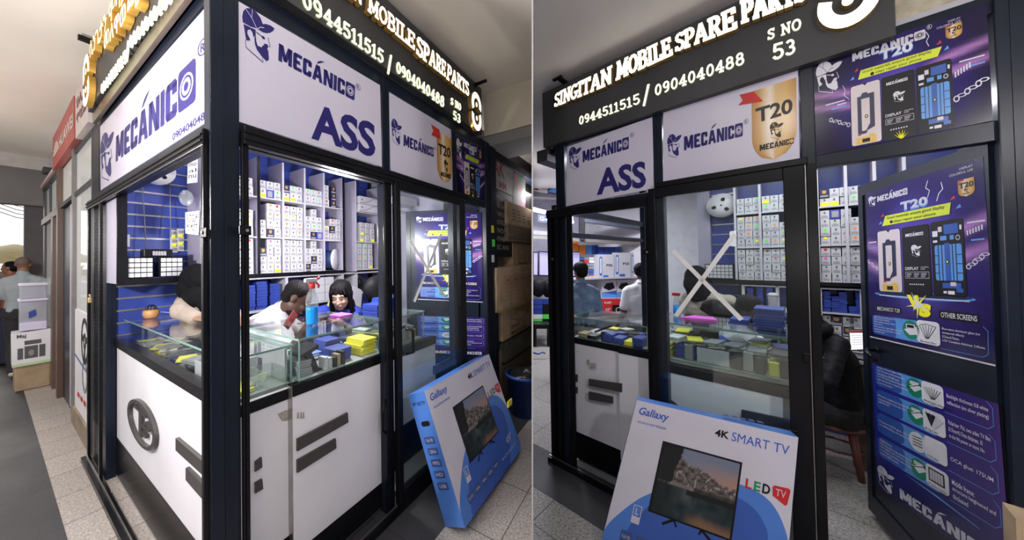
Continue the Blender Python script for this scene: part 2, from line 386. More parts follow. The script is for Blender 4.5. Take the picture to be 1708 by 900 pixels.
HEAD = dict(
 dome=[(.02,.60),(0,.72),(.03,.85),(.12,.95),(.26,1),(.42,.98),(.55,.90),(.62,.79),(.66,.72),(.55,.70),(.44,.63),(.25,.60)],
 brim=[(.46,.645),(.56,.72),(.62,.79),(.72,.83),(.88,.85),(1,.83),(.96,.76),(.86,.68),(.74,.63),(.62,.61),(.5,.62)],
 hair=[(.04,.58),(.40,.585),(.40,.47),(.34,.40),(.30,.50),(.24,.54),(.16,.50),(.15,.42),(.22,.34),(.24,.30),(.12,.26),(.09,.36)],
 beard=[(.40,.48),(.42,.34),(.46,.26),(.58,.26),(.62,.32),(.72,.34),(.76,.30),(.80,.24),(.82,.06),(.74,.00),(.58,.07),(.44,.16),(.38,.26),(.36,.38)],
 moust=[(.64,.36),(.74,.39),(.80,.37),(.78,.31),(.72,.28)],
 glas=[(.42,.56),(.58,.52),(.66,.53),(.70,.49),(.66,.46),(.60,.47),(.58,.50),(.44,.53)],
 face=[(.80,.55),(.84,.44),(.87,.36),(.80,.345),(.81,.355),(.845,.365),(.82,.44),(.78,.55)],
 neck=[(.10,.27),(.12,.12),(.62,-.04),(.60,.05),(.615,.05),(.635,-.065),(.105,.105),(.085,.27)])
def head_logo(bm, q, mi=0, light=1, h=.0012, fill=None):
    if fill is not None: poly(bm, q, [(.1,.1),(.62,-.05),(.82,.02),(.86,.37),(.8,.56),(1,.64),(.84,.73),(.62,.8),(.45,.98),(.2,.99),(.0,.72),(.06,.45)], h-.0004, fill)
    for k in ('dome', 'brim', 'hair', 'beard', 'moust', 'glas', 'face', 'neck'): poly(bm, q, HEAD[k], h, mi)
    ln(bm, q, [(.10, .93), (.28, .80), (.44, .62)], .014, h+.0004, light); ln(bm, q, [(.30, .995), (.28, .80)], .014, h+.0004, light); ln(bm, q, [(.02, .60), (.26, .585), (.44, .62), (.56, .70), (.66, .72)], .016, h+.0004, light)
# ------------------------------------------------------------------ lights of the two places and added fill lights
def area(name, fr, loc, size, power, col=(1, .95, .9), rot=(0, 0, 0), spread=180):
    d = bpy.data.lights.new(name, 'AREA'); d.shape = 'RECTANGLE'; d.size, d.size_y = size; d.energy = power; d.color = col; d.spread = R(spread)
    o = bpy.data.objects.new(name, d); C.objects.link(o); o.matrix_world = fr.M @ Matrix.Translation(V(loc)) @ Matrix.Rotation(rot[2], 4, 'Z') @ Matrix.Rotation(rot[0], 4, 'X') @ Matrix.Rotation(rot[1], 4, 'Y')
    return o
def lamp(name, fr, loc, power, col=(1, .95, .9), r=.15):
    d = bpy.data.lights.new(name, 'POINT'); d.energy = power; d.color = col; d.shadow_soft_size = r
    o = bpy.data.objects.new(name, d); C.objects.link(o); o.matrix_world = fr.M @ Matrix.Translation(V(loc)); return o
area('kiosk_ceiling_light', FA, (.75, .55, 2.50), (1.3, .1), 4.5, (.93, .93, 1))
area('kiosk_ceiling_light', FA, (.3, 1.3, 2.50), (.1, 1.0), 3.2, (.93, .94, 1))
area('kiosk_ceiling_light', FA, (1.3, 1.2, 2.50), (.9, .1), 3.5, (.93, .93, 1))
area('kiosk_ceiling_light', FB, (.8, .45, 2.36), (1.2, .1), 16, (.95, .96, 1))
area('kiosk_ceiling_light', FB, (1.4, 1.3, 2.36), (1.2, .1), 16, (.95, .96, 1))
area('arcade_ceiling_light', FB, (-1.1, 2.2, 2.70), (.3, 1.6), 22, (.93, .93, 1))
lamp('arcade_fill_light', FA, (-2.6, .9, 1.8), 46, (1, .97, .97), .15)  # unseen fill light, added to brighten ceiling and sign sheets
lamp('arcade_fill_light', FA, (-1.9, 3.8, 1.9), 105, (1, .93, .86), .15)
def mirrored(fr, x, y, t):     # where a lamp must hang so that its reflection shows in the sign sheet
    p = fr.V(x, y, -.01); d = p-fr.eye; return p+V((d.x*t, -d.y*t, d.z*t))
lamp('arcade_fill_light', FA, (-1.7, -1.1, 1.5), 19, (1, .96, .95), .12)  # more added fill from unseen point lights, near and behind the camera
lamp('arcade_fill_light', FA, (-.5, -2.3, 2.2), 52, (1, .96, .97), .05)
lamp('arcade_fill_light', FB, (-1.0, -1.2, 1.7), 55, (1, .96, .97), .08)
lamp('arcade_spot_lamp', FB, mirrored(FB, 1311, 200, 1.05), 30, (1, .97, .95), .035)
lamp('arcade_fill_light', FB, (-.3, -2.9, 1.8), 150, (1, .96, .95), .06)  # added fill for the right kiosk, no fixture there
lamp('arcade_fill_light', FB, (-1.1, 1.3, 2.3), 26, (.96, .95, 1), .12)
area('game_shop_light', FW, (1.7, 5.2, 2.6), (1.6, .3), 95, (.92, .93, 1))
sun = bpy.data.lights.new('low_daylight', 'SUN'); sun.energy = .7; sun.angle = R(12); sun.color = (1, .93, .85)
so = bpy.data.objects.new('low_daylight', sun); C.objects.link(so)
so.rotation_mode = 'QUATERNION'; so.rotation_quaternion = (FA.u*.05-FA.v*.9+V((0, 0, -.42))).to_track_quat('-Z', 'Y')

# ------------------------------------------------------------------ floor materials
def granite(name, base, dark, tile, off, groutc):
    mt, t, b = nt(name); N = t.nodes.new; L = t.links.new
    tc = N('ShaderNodeTexCoord'); mp = N('ShaderNodeMapping'); mp.inputs['Location'].default_value = off+(0,)
    L(tc.outputs['Object'], mp.inputs[0])
    n1 = N('ShaderNodeTexNoise'); n1.inputs['Scale'].default_value = 85; n1.inputs['Detail'].default_value = 6; n1.inputs['Roughness'].default_value = .75
    L(mp.outputs[0], n1.inputs['Vector'])
    rp = N('ShaderNodeValToRGB'); e = rp.color_ramp.elements; e[0].position = .36; e[1].position = .62; e[0].color = dark+(1,); e[1].color = base+(1,)
    L(n1.outputs['Fac'], rp.inputs[0])
    br = N('ShaderNodeTexBrick'); br.offset = 0; br.inputs['Scale'].default_value = 1; br.inputs['Mortar Size'].default_value = .003
    br.inputs['Brick Width'].default_value = tile[0]; br.inputs['Row Height'].default_value = tile[1]
    br.inputs['Color1'].default_value = (1, 1, 1, 1); br.inputs['Color2'].default_value = (.88, .87, .86, 1); br.inputs['Mortar'].default_value = groutc+(1,)
    L(mp.outputs[0], br.inputs['Vector'])
    mx = N('ShaderNodeMix'); mx.data_type = 'RGBA'; mx.blend_type = 'MULTIPLY'; mx.inputs[0].default_value = 1
    L(rp.outputs[0], mx.inputs[6]); L(br.outputs['Color'], mx.inputs[7]); L(mx.outputs[2], b.inputs['Base Color'])
    n2 = N('ShaderNodeTexNoise'); n2.inputs['Scale'].default_value = 3; L(mp.outputs[0], n2.inputs['Vector'])
    mr = N('ShaderNodeMapRange'); mr.inputs[3].default_value = .5; mr.inputs[4].default_value = .75; L(n2.outputs['Fac'], mr.inputs[0]); L(mr.outputs[0], b.inputs['Roughness'])
    return mt
GRAN = granite('speckled_granite_tiles', (.50, .46, .43), (.20, .18, .17), (.42, .36), (.05, .02), (.25, .24, .23))
GRANB = granite('speckled_grey_granite_tiles', (.42, .40, .39), (.10, .095, .09), (.5, .45), (.1, .0), (.25, .24, .23))
SLABD = granite('dark_polished_stone', (.045, .045, .052), (.03, .03, .036), (.6, .6), (0, 0), (.4, .4, .4))
def sheet(name, fr, pts, z0, z1, m_, side):
    bm = NB(); prism(bm, [V((a, b, z0)) for a, b in pts], (0, 0, z1-z0)); return struct(name, bm, m_, fr, side)
CEILM = mat('painted_ceiling', (.82, .755, .67), .8, var=.05, scale=1.2, bump=.15, bscale=4)
CEILB = mat('pale_painted_ceiling', (.76, .72, .72), .8, var=.04, scale=1.2, bump=.15, bscale=4)
WALLC = mat('cream_painted_wall', (.52, .47, .38), .8, var=.08, scale=2, bump=.2, bscale=8)
GREYW = mat('grey_plaster_beam', (.19, .18, .18), .8, var=.1, scale=2)
sheet('floor', FA, [(-6, -3), (9, -3), (9, 14), (-6, 14)], -.06, 0, GRAN, -1)
sheet('floor', FA, [(-6, -.2), (-.21, -.2), (-.21, 14), (-6, 14)], 0, .002, SLABD, -1)
sheet('floor', FA, [(.02, -.34), (6, -.34), (6, .2), (.02, .2)], 0, .002, SLABD, -1)
sheet('floor', FB, [(-9, -3), (6, -3), (6, 9), (-9, 9)], -.06, 0, GRANB, 1)
sheet('floor', FB, [(-5, -.36), (1.25, -.36), (1.25, .04), (-5, .04)], 0, .002, SLABD, 1)
sheet('ceiling', FA, [(-4, -1.6), (5, -1.6), (5, 6.4), (-4, 6.4)], 3.12, 3.2, CEILM, -1)
sheet('ceiling', FB, [(-6, -1.6), (4, -1.6), (4, 6), (-6, 6)], 2.78, 2.86, CEILB, 1)
# partition between the two places, edge-on to the eye
bm = NB(); a = ray(SEAMX, 450); a.z = 0; a.normalize(); up = NS.cross(a).normalized()
if up.z < 0: up = -up
P = []
for s_ in (-.002, .002):
    P.append([EYE+a*k+up*h+NS*s_ for k, h in ((.9, -1.56), (15, -1.56), (15, 2.4), (.9, 2.4))])
hexa(bm, [P[0][0], P[0][1], P[1][1], P[1][0], P[0][3], P[0][2], P[1][2], P[1][3]])
struct('wall_divider', bm, mat('plain_grey_partition', (.3, .29, .3), .8), FW)
# left place: bulkhead at the right, beams and pier at the far end
bm = NB(); box(bm, (2.25, -1.6, 2.71), (2.5, 0.05, 3.125)); struct('wall_right', bm, WALLC, FA, -1)
bm = NB(); box(bm, (2.24, -1.6, 2.60), (2.7, 0.2, 2.70)); struct('trim_1', bm, GREYW, FA, -1)
bm = NB(); box(bm, (-4, 6.4, 2.93), (1.2, 6.6, 3.2)); struct('trim_2', bm, mat('end_beam_plaster', (.45, .42, .40), .8), FA, -1)
bm = NB(); box(bm, (-4, 6.9, 2.45), (1.2, 7.1, 3.2)); struct('trim_3', bm, GREYW, FA, -1)
bm = NB(); box(bm, (-.12, 7.3, 0), (.5, 7.55, 2.6)); struct('wall_far', bm, mat('dark_pier', (.12, .11, .12), .8), FA, -1)  # pier in one even dark grey
# right place: stained wall above the poster and end walls
bm = NB(); box(bm, (1.50, .06, 2.40), (2.6, .16, 2.80))
struct('wall_above', bm, mat('stained_cream_wall', (.42, .38, .28), .8, var=.45, scale=14), FB, 1)
bm = NB(); box(bm, (-6, 4.6, 0), (1, 4.7, 2.8)); struct('wall_back', bm, mat('pale_arcade_wall', (.55, .53, .58), .7), FB, 1)

# ------------------------------------------------------------------ kiosk shells
def kiosk(fr, label, P):
    k = thing('mall_kiosk', label, 'kiosk', fr, (0, 0, 0))
    z1, z2, z3, zt = P['z']       # window head, panel foot, panel head, top
    for (u0, v0, u1, v1) in P['posts']:
        bm = NB(); box(bm, (u0, v0, 0), (u1, v1, zt), bev=.003); box(bm, (u0+(u1-u0)*.45, v0-.004, .02), (u0+(u1-u0)*.55, v0, zt-.01)); part('post', bm, NAVYF, k)
    for (u0, v0, u1, v1, a, b) in P['beams']:
        bm = NB(); box(bm, (u0, v0, a), (u1, v1, b), bev=.003); part('beam', bm, NAVYF, k)
    return k
PA = dict(z=(1.95, 2.05, 2.545, 2.62), posts=[(-.012, -.012, .083, .045), (.843, -.006, .90, .05), (1.590, -.006, 1.648, .05), (2.145, -.012, 2.24, .07), (0, 1.86, .05, 2.36), (2.37, 1.86, 2.42, 1.92)],
     beams=[(.083, 0, .843, .045, 1.955, 2.052), (.90, 0, 1.60, .045, 1.985, 2.052), (1.648, 0, 2.145, .045, 1.98, 2.045), (.083, 0, 2.24, .045, 2.545, 2.63),
            (0, .045, .045, 1.86, 1.95, 2.04), (0, .045, .045, 2.34, 2.50, 2.62), (.0, 2.07, .045, 2.12, 2.04, 2.52)])
ka = kiosk(FA, 'dark navy metal corner kiosk with glass windows, its corner post facing the viewer', PA)
for n, (a, b) in (('ceiling_board', ((.05, .05, 2.56), (2.42, 1.9, 2.60))), ('back_board', ((.0, 1.90, 0), (2.42, 1.94, 2.60))), ('side_board', ((2.40, .6, 0), (2.42, 1.88, 2.60))), ('floor_board', ((.05, .06, .0), (2.2, 1.88, .03)))):
    bm = NB(); box(bm, a, b); part(n, bm, {'ceiling_board': SHELFW, 'back_board': SLATB, 'side_board': WALLP, 'floor_board': GREYS}[n], ka)
# sliding tracks at the foot
for n, (a, b) in (('track', ((.085, -.07, 0), (1.76, -.045, .035))), ('track', ((.085, -.04, 0), (1.76, -.025, .03))), ('track', ((-.06, .0, 0), (-.035, 2.33, .035))), ('track', ((-.03, .02, 0), (-.012, 2.33, .03)))):
    bm = NB(); box(bm, a, b); part(n, bm, BLACKF, ka)
for (a, b) in (((.085, -.045, .0), (1.76, -.040, .045)), ((-.035, .02, .0), (-.030, 2.33, .045))):
    bm = NB(); box(bm, a, b); part('track_edge', bm, ALU, ka, 'bare metal edge')
# frames of the sliding windows: they stand proud of the posts
def winframe(name, fr, k, axis, c, a0, a1, z0, z1, wd=.03, dp=.025, m_=BLACKF, glassy=True, gm=None, rails=1):
    for i, (p0, p1, q0, q1) in enumerate(((a0, a0+wd, z0, z1), (a1-wd, a1, z0, z1), (a0+wd, a1-wd, z1-wd, z1), (a0+wd, a1-wd, z0, z0+wd))):
        bm = NB()
        if axis == 'u': box(bm, (p0, c, q0), (p1, c+dp, q1), bev=.002)
        else: box(bm, (c, p0, q0), (c+dp, p1, q1), bev=.002)
        if rails and i < 2:
            mid = (p0+p1)/2
            if axis == 'u': box(bm, (mid-.003, c-.004, q0), (mid+.003, c, q1))
            else: box(bm, (c-.004, mid-.003, q0), (c, mid+.003, q1))
        part(name, bm, m_, k)
    if glassy:
        bm = NB()
        if axis == 'u': box(bm, (a0+wd, c+dp*.4, z0+wd), (a1-wd, c+dp*.6, z1-wd))
        else: box(bm, (c+dp*.4, a0+wd, z0+wd), (c+dp*.6, a1-wd, z1-wd))
        part('glass_pane', bm, gm or GLS, k)
for (u0, u1) in ((.083, .108), (.828, .885)):
    bm = NB(); box(bm, (u0, -.03, .0), (u1, -.014, 2.01), bev=.003); box(bm, ((u0+u1)/2-.003, -.036, .02), ((u0+u1)/2+.003, -.03, 2.0)); part('window_jamb', bm, BLACKF, ka)
for (v0, v1) in ((.0, .022), (1.86, 1.89), (2.30, 2.34)):
    bm = NB(); box(bm, (-.030, v0, .0), (-.014, v1, 1.99), bev=.003); part('window_jamb', bm, BLACKF, ka)
for (a, b) in (((.083, -.05, 1.955), (1.76, -.014, 2.03)), ((-.032, .0, 1.925), (-.014, 2.36, 1.985))):
    bm = NB(); box(bm, a, b, bev=.004); c = [(x+y)/2 for x, y in zip(a, b)]
    for q in (.25, .6):
        zz = a[2]+(b[2]-a[2])*q
        if b[0]-a[0] > 1: box(bm, (a[0], a[1]-.006, zz), (b[0], a[1], zz+.008))
        else: box(bm, (a[0]-.006, a[1], zz), (a[0], b[1], zz+.008))
    part('head_track', bm, BLACKF, ka)
bm = NB(); box(bm, (.0, 1.88, .3), (.02, 2.31, 1.95)); part('end_panel', bm, BLACKF, ka)
# hinged glass door at the right of the front
dr = thing('glass_door', 'black framed glass door with a taped white X in the left kiosk', 'door', FA, (.905, -.06, .03))
for a, b in (((.888, -.062, .03), (.930, -.03, 1.985)), ((1.600, -.062, .03), (1.685, -.03, 1.985)), ((.930, -.062, 1.925), (1.600, -.03, 1.985)), ((.930, -.062, .03), (1.600, -.03, .11))):
    bm = NB(); box(bm, a, b, bev=.003); part('door_frame', bm, BLACKF, dr)
bm = NB(); box(bm, (.930, -.048, .11), (1.600, -.042, 1.925)); part('glass_pane', bm, GLS, dr)
pl = Pl(FA, (0, -.049, 0), (1, 0, 0), (0, 0, 1), (0, -1, 0)); q = rect(pl, 0, 0, 1, 1)
bm = NB()
for (a, b) in (((684, 401), (743, 496)), ((736, 390), (691, 503))):
    A_, B_ = pl.px(*a), pl.px(*b); ln(bm, q, [A_, B_], .022, .001)
part('tape_cross', bm, mat('white_tape', (.8, .8, .78), .6), dr, 'white tape strips crossed on the glass')
bm = NB(); h0 = FA.V(677, 548, -.06); h1 = FA.V(677, 590, -.06)
tube(bm, [(h0.x, -.06, h0.z), (h0.x+.02, -.10, h0.z-.01), (h0.x+.02, -.10, h1.z+.01), (h1.x, -.06, h1.z)], .009); part('door_handle', bm, BLACKF, dr)
# window latches
def latch(fr, x, y, axis, lab):
    bm = NB()
    if axis == 'v': p = fr.V(x, y, -.05); box(bm, (p.x-.02, p.y-.006, p.z-.018), (p.x+.022, p.y+.0, p.z+.018), bev=.003); lathe(bm, (p.x+.006, p.y-.006, p.z), [(.006, -.004), (.006, .0)], 10, (0, 1, 0), 1)
    else: p = fr.U(x, y, -.030); box(bm, (p.x-.006, p.y-.03, p.z-.018), (p.x, p.y+.02, p.z+.018), bev=.003); lathe(bm, (p.x-.006, p.y, p.z), [(.006, -.004), (.006, .0)], 10, (1, 0, 0), 1)
    solo('window_latch', bm, [BLACKF, ALU], lab, 'latch', fr)
latch(FA, 408, 384, 'v', 'black steel latch plate on the front window jamb of the left kiosk')
latch(FA, 341, 388, 'u', 'black steel latch plate on the side window of the left kiosk')

# base panels of the left kiosk
def basepanel(fr, a, b, lab, m_=None): 
    bm = NB(); box(bm, a, b, bev=.003); return solo('base_panel', bm, m_ or WHITEP, lab, 'panel', fr)
k1 = thing('service_counter', 'white laminate counter base with ring emblem on the left side of the left kiosk', 'counter base', FA, (.06, 1, 0))
bm = NB(); box(bm, (.05, .06, .285), (.075, 1.84, .925)); part('front_board', bm, WHITEP, k1)
bm = NB(); box(bm, (.045, .06, .03), (.085, 1.84, .285)); part('kick_board', bm, BLACKF, k1)
bm = NB(); box(bm, (.035, .06, .925), (.085, 1.84, .975)); part('edge_strip', bm, BLACKF, k1)
pl = Pl(FA, (.049, 0, 0), (0, -1, 0), (0, 0, 1), (-1, 0, 0)); 
c = pl.px(240, 707); rx = .5*(pl.px(262, 707)[0]-pl.px(218, 707)[0]); q = rect(pl, 0, 0, 1, 1)
bm = NB(); rr = .118
n = 32
def solidring(bm, pl, cx, cy, ro, ri, h0, h1, n=36, kx=1.):
    Rg = []
    for r_, h in ((ro, h0), (ro, h1), (ri, h1), (ri, h0)): Rg.append([bm.verts.new(pl.pt(cx+kx*r_*math.cos(2*math.pi*k/n), cy+r_*math.sin(2*math.pi*k/n), h)) for k in range(n)])
    for i in range(3):
        for k in range(n): bm.faces.new((Rg[i][k], Rg[i][(k+1) % n], Rg[i+1][(k+1) % n], Rg[i+1][k]))
def solidpoly(bm, pl, pts, h0, h1): prism(bm, [pl.pt(a, b, h0) for a, b in pts], pl.n*(h1-h0))
rx = (pl.px(263, 707)[0]-pl.px(217, 707)[0])/2; top = pl.px(231, 661); bot = pl.px(252, 753); cx_, cy_ = c[0], (top[1]+bot[1])/2; rr = (top[1]-bot[1])/2
solidring(bm, pl, cx_, cy_, rr, rr*.86, 0, .018, kx=rx/rr)
for pts in (((-.46, .62), (.38, .62), (.38, .48), (-.46, .48)), ((-.12, .5), (.06, .5), (.06, -.62), (-.12, -.62)), ((.1, .05), (.3, .05), (.3, -.1), (.1, -.1)), ((.1, -.28), (.4, -.28), (.4, -.42), (.1, -.42))):
    solidpoly(bm, pl, [(cx_+a*rx, cy_+b*rr) for a, b in pts], 0, .016)
solidring(bm, pl, cx_+.42*rx, cy_+.12*rr, rr*.20, rr*.09, 0, .016, 16, kx=rx/rr)
EMB = mat('dark_bronze_acrylic', (.045, .04, .04), .35)
part('ring_emblem', bm, EMB, k1, 'raised dark ring emblem with letters inside')
for (a, b) in ((((299, 728), (347, 768)), ((299, 748), (347, 791))), (((316, 777), (347, 807)), ((316, 797), (347, 832)))):
    (t0, t1), (b0, b1) = a, b
    bm = NB(); solidpoly(bm, pl, [pl.px(*p) for p in (t0, t1, b1, b0)], 0, .014); part('raised_bar', bm, EMB, k1)
k2 = thing('service_counter', 'white laminate counter base with black raised bars on the front of the left kiosk', 'counter base', FA, (.5, .06, 0))
for n, a, b, m_ in (('front_board', (.10, .075, .24), (.312, .095, .915), WHITEP), ('front_board', (.312, .04, .17), (.895, .06, .925), WHITEP), ('board_edge', (.309, .04, .17), (.312, .095, .925), ALU), ('kick_board', (.10, .07, .03), (.312, .10, .24), BLACKF), ('kick_board', (.312, .036, .03), (.90, .07, .17), BLACKF),
     ('edge_strip', (.10, .07, .865), (.312, .11, .912), BLACKF), ('edge_strip', (.312, .035, .880), (.90, .08, .932), BLACKF), ('front_board', (1.08, .20, .30), (1.60, .22, .80), WHITEP), ('edge_strip', (1.0, .19, .80), (1.60, .24, .86), BLACKF), ('kick_board', (1.0, .19, .03), (1.6, .22, .30), BLACKF)):
    bm = NB(); box(bm, a, b, bev=.0015); part(n, bm, m_, k2)
pl1 = Pl(FA, (0, .0745, 0), (1, 0, 0), (0, 0, 1), (0, -1, 0)); pl2 = Pl(FA, (0, .0395, 0), (1, 0, 0), (0, 0, 1), (0, -1, 0))
for pl, cs in ((pl1, ((424, 769), (434.5, 761), (435.5, 777), (424, 785))), (pl1, ((424, 804), (435.5, 797), (437, 813), (424, 821))), (pl2, ((494, 731), (578, 687), (579, 703), (494, 751))), (pl2, ((494, 766), (558, 730), (559, 746), (494, 787)))):
    bm = NB(); solidpoly(bm, pl, [pl.px(*p) for p in cs], 0, .012); part('raised_bar', bm, EMB, k2)
plx = Pl(FA, (0, .199, 0), (1, 0, 0), (0, 0, 1), (0, -1, 0)); bm = NB(); solidpoly(bm, plx, [plx.px(*p) for p in ((722, 610), (770, 585), (770, 598), (722, 624))], 0, .012); part('raised_bar', bm, EMB, k2)
bm = NB(); q = rect(pl2, 0, 0, 1, 1)
for p in (((463, 690), (475, 684), (486, 683), (486, 700), (470, 702)), ): poly(bm, rect(pl1, 0, 0, 1, 1), [pl1.px(*z_) for z_ in p], .001)
for x in (496, 501, 505): poly(bm, q, [pl2.px(*z_) for z_ in ((x, 687), (x+2, 687), (x+3, 697), (x-1, 698))], .001)
part('sticker_residue', bm, mat('torn_sticker_residue', (.33, .30, .27), .8, var=.3, scale=60), k2, 'torn grey sticker residue')
bm = NB(); a_ = FA.V(640, 668, -.02); b_ = FA.V(643, 727, -.02); tube(bm, [(a_.x+.02, -.015, a_.z), (a_.x-.02, -.03, a_.z-.06), (a_.x-.02, -.03, b_.z+.05), (b_.x+.02, -.015, b_.z)], .008); solo('pull_handle', bm, BLACKF, 'curved black pull handle beside the white front base of left kiosk', 'handle', FA)

# glass display counters, left kiosk
def glasscase(fr, lab, u0, v0, u1, v1, z0, z1, group=None):
    t = thing('glass_counter', lab, 'display counter', fr, ((u0+u1)/2, (v0+v1)/2, z0))
    bm = NB(); box(bm, (u0-.006, v0-.006, z1-.008), (u1+.006, v1+.006, z1)); o = part('glass_top', bm, GLSG, t)
    bm = NB()
    for a, b in (((u0-.008, v0-.008, z1-.009), (u1+.008, v0-.006, z1+.0005)), ((u0-.008, v0-.006, z1-.009), (u0-.006, v1+.006, z1+.0005)), ((u1+.006, v0-.006, z1-.009), (u1+.008, v1+.006, z1+.0005))): box(bm, a, b)
    for a in ((u0, v0), (u1, v0)): box(bm, (a[0]-.003, a[1]-.003, z0), (a[0]+.003, a[1]+.003, z1-.009))
    box(bm, (u0, v0-.002, z0), (u1, v0, z0+.004))
    part('glass_edge', bm, GEDGE, t)
    for n, a, b in (('glass_front', (u0, v0, z0), (u1, v0+.004, z1-.009)), ('glass_side', (u0, v0+.004, z0), (u0+.004, v1, z1-.009)), ('glass_side', (u1-.004, v0+.004, z0), (u1, v1, z1-.009))):
        bm = NB(); box(bm, a, b); part(n, bm, GLSG, t)
    bm = NB(); box(bm, (u0+.004, v0+.004, z0-.02), (u1-.004, v1-.004, z0)); part('bottom_board', bm, mat('case_floor_board', (.30, .30, .29), .5), t)
    return t
glasscase(FA, 'long glass display counter running back along the left window', .09, .10, .34, 1.82, .925, 1.105)
glasscase(FA, 'glass display counter behind the front window of the left kiosk', .352, .05, .888, .62, .935, 1.135)
glasscase(FA, 'glass display counter seen through the taped door of left kiosk', 1.02, .24, 1.50, .66, .87, 1.08)
for (a, b, lab) in (((.09, .62, .0), (.34, 1.82, .90), 1), ((.35, .10, 0), (.88, .60, .91), 2), ((1.02, .25, 0), (1.5, .64, .845), 3)):
    bm = NB(); box(bm, a, b); solo('counter_cabinet', bm, GREYS, ('plain grey cabinet carrying the side counter', 'plain grey cabinet carrying the front glass counter', 'plain grey cabinet behind the taped glass door')[lab-1]+' of the left kiosk', 'cabinet', FA)

# ------------------------------------------------------------------ right kiosk
PB = dict(z=(1.80, 1.90, 2.33, 2.36), posts=[(.075, -.012, .145, .045), (.705, -.006, .752, .05), (1.283, -.012, 1.325, .06), (0, 1.98, .05, 2.06), (1.725, -.02, 1.78, .08)],
     beams=[(.14, 0, .71, .045, 1.835, 1.880), (.75, 0, 1.29, .045, 1.85, 1.912), (1.32, 0, 1.73, .05, 1.875, 1.945), (.14, 0, 1.73, .045, 2.315, 2.38),
            (0, .045, .04, 2.0, 1.84, 1.90), (0, .045, .04, 2.0, 2.30, 2.36), (0, 0.045, .04, 2.0, 1.66, 1.70)])
kb = kiosk(FB, 'dark navy metal kiosk front with white sign panels and an open door', PB)
for n, (a, b) in (('ceiling_board', ((.05, .05, 2.38), (2.6, 2.0, 2.42))), ('back_board', ((.62, 2.0, 0), (2.6, 2.03, 2.40))), ('floor_board', ((.05, .06, .0), (1.28, 1.7, .004)))):
    bm = NB(); box(bm, a, b); part(n, bm, {'ceiling_board': SHELFW, 'back_board': SLATB, 'floor_board': GREYS}[n], kb)
for (a, b) in (((.0, -.07, 0), (1.30, -.05, .035)), ((.0, -.045, 0), (1.30, -.030, .03))):
    bm = NB(); box(bm, a, b); part('track', bm, BLACKF, kb)
bm = NB(); box(bm, (.0, -.05, .0), (1.30, -.045, .042)); part('track_edge', bm, ALU, kb, 'bare metal edge')
bm = NB(); box(bm, (.015, -.012, 0), (.075, .045, 1.84), bev=.003); part('post', bm, NAVYF, kb)
for (u0, u1) in ((.015, .045), (.075, .10), (.16, .20)):
    bm = NB(); box(bm, (u0, -.045 if u0 < .1 else -.03, .0), (u1, -.014, 1.83), bev=.003); part('window_jamb', bm, BLACKF, kb)
for (u0, u1) in ((.666, .70), ):
    bm = NB(); box(bm, (u0, -.05, .0), (u1, -.014, 1.83), bev=.003); part('window_jamb', bm, BLACKF, kb)
bm = NB(); box(bm, (.01, -.05, 1.79), (.72, -.014, 1.85), bev=.004); box(bm, (.01, -.056, 1.82), (.72, -.05, 1.83)); part('head_track', bm, BLACKF, kb)
bm = NB(); box(bm, (.72, -.05, 1.89), (1.30, -.014, 1.92), bev=.003); part('head_track', bm, BLACKF, kb)
# the glass panel that stands across the right half
gd = thing('sliding_window', 'black framed sliding glass panel with a taped white X in the right kiosk', 'glass panel', FB, (1, -.06, .03))
for a, b in (((.69, -.07, .03), (.725, -.04, 1.885)), ((1.225, -.07, .03), (1.29, -.04, 1.885)), ((.725, -.07, 1.83), (1.225, -.04, 1.885)), ((.725, -.07, .03), (1.225, -.04, .11))):
    bm = NB(); box(bm, a, b, bev=.003); part('panel_frame', bm, BLACKF, gd)
bm = NB(); box(bm, (.725, -.057, .11), (1.225, -.051, 1.83)); part('glass_pane', bm, GLS, gd)
pl = Pl(FB, (0, -.058, 0), (1, 0, 0), (0, 0, 1), (0, -1, 0)); q = rect(pl, 0, 0, 1, 1)
bm = NB()
for (a, b) in (((1123, 418), (1237, 533)), ((1226, 390), (1127, 527))):
    ln(bm, q, [pl.px(*a), pl.px(*b)], .020, .001)
part('tape_cross', bm, mat('white_tape_strip', (.8, .8, .8), .6), gd, 'white tape strips crossed on the glass')
bm = NB(); h0 = FB.V(1345, 595, -.07); box(bm, (h0.x-.01, -.085, h0.z-.02), (h0.x+.012, -.07, h0.z+.02), bev=.003); part('lock', bm, BLACKF, gd)
for u0, u1, m_ in ((1.296, 1.325, BLACKF), (1.290, 1.294, ALU)):
    bm = NB(); box(bm, (u0, -.035, .0), (u1, -.014, 1.89), bev=.001); part('door_jamb', bm, m_, kb)
latch(FB, 921, 432, 'v', 'black latch plate on the left jamb of the right kiosk')
latch(FB, 1078, 420, 'v', 'black latch plate on the window jamb beside the taped glass panel')
k3 = thing('service_counter', 'white laminate counter base with black bars in the right kiosk', 'counter base', FB, (.5, .12, 0))
bz = {}
for n, a, b, m_ in (('front_board', (.13, .10, .21), (.46, .12, .87), WHITEP), ('front_board', (.46, .06, .17), (.70, .08, .885), WHITEP), ('front_board', (.70, .06, .34), (1.20, .08, .82), WHITEP), ('kick_board', (.13, .095, .02), (.46, .12, .21), BLACKF), ('kick_board', (.46, .055, .02), (.70, .08, .17), BLACKF), ('kick_board', (.70, .055, .02), (1.20, .08, .34), BLACKF),
     ('edge_strip', (.13, .095, .862), (.46, .13, .905), BLACKF), ('edge_strip', (.46, .055, .868), (.72, .10, .915), BLACKF), ('edge_strip', (.72, .055, .815), (1.25, .10, .862), BLACKF)):
    bm = NB(); box(bm, a, b, bev=.0015); part(n, bm, m_, k3)
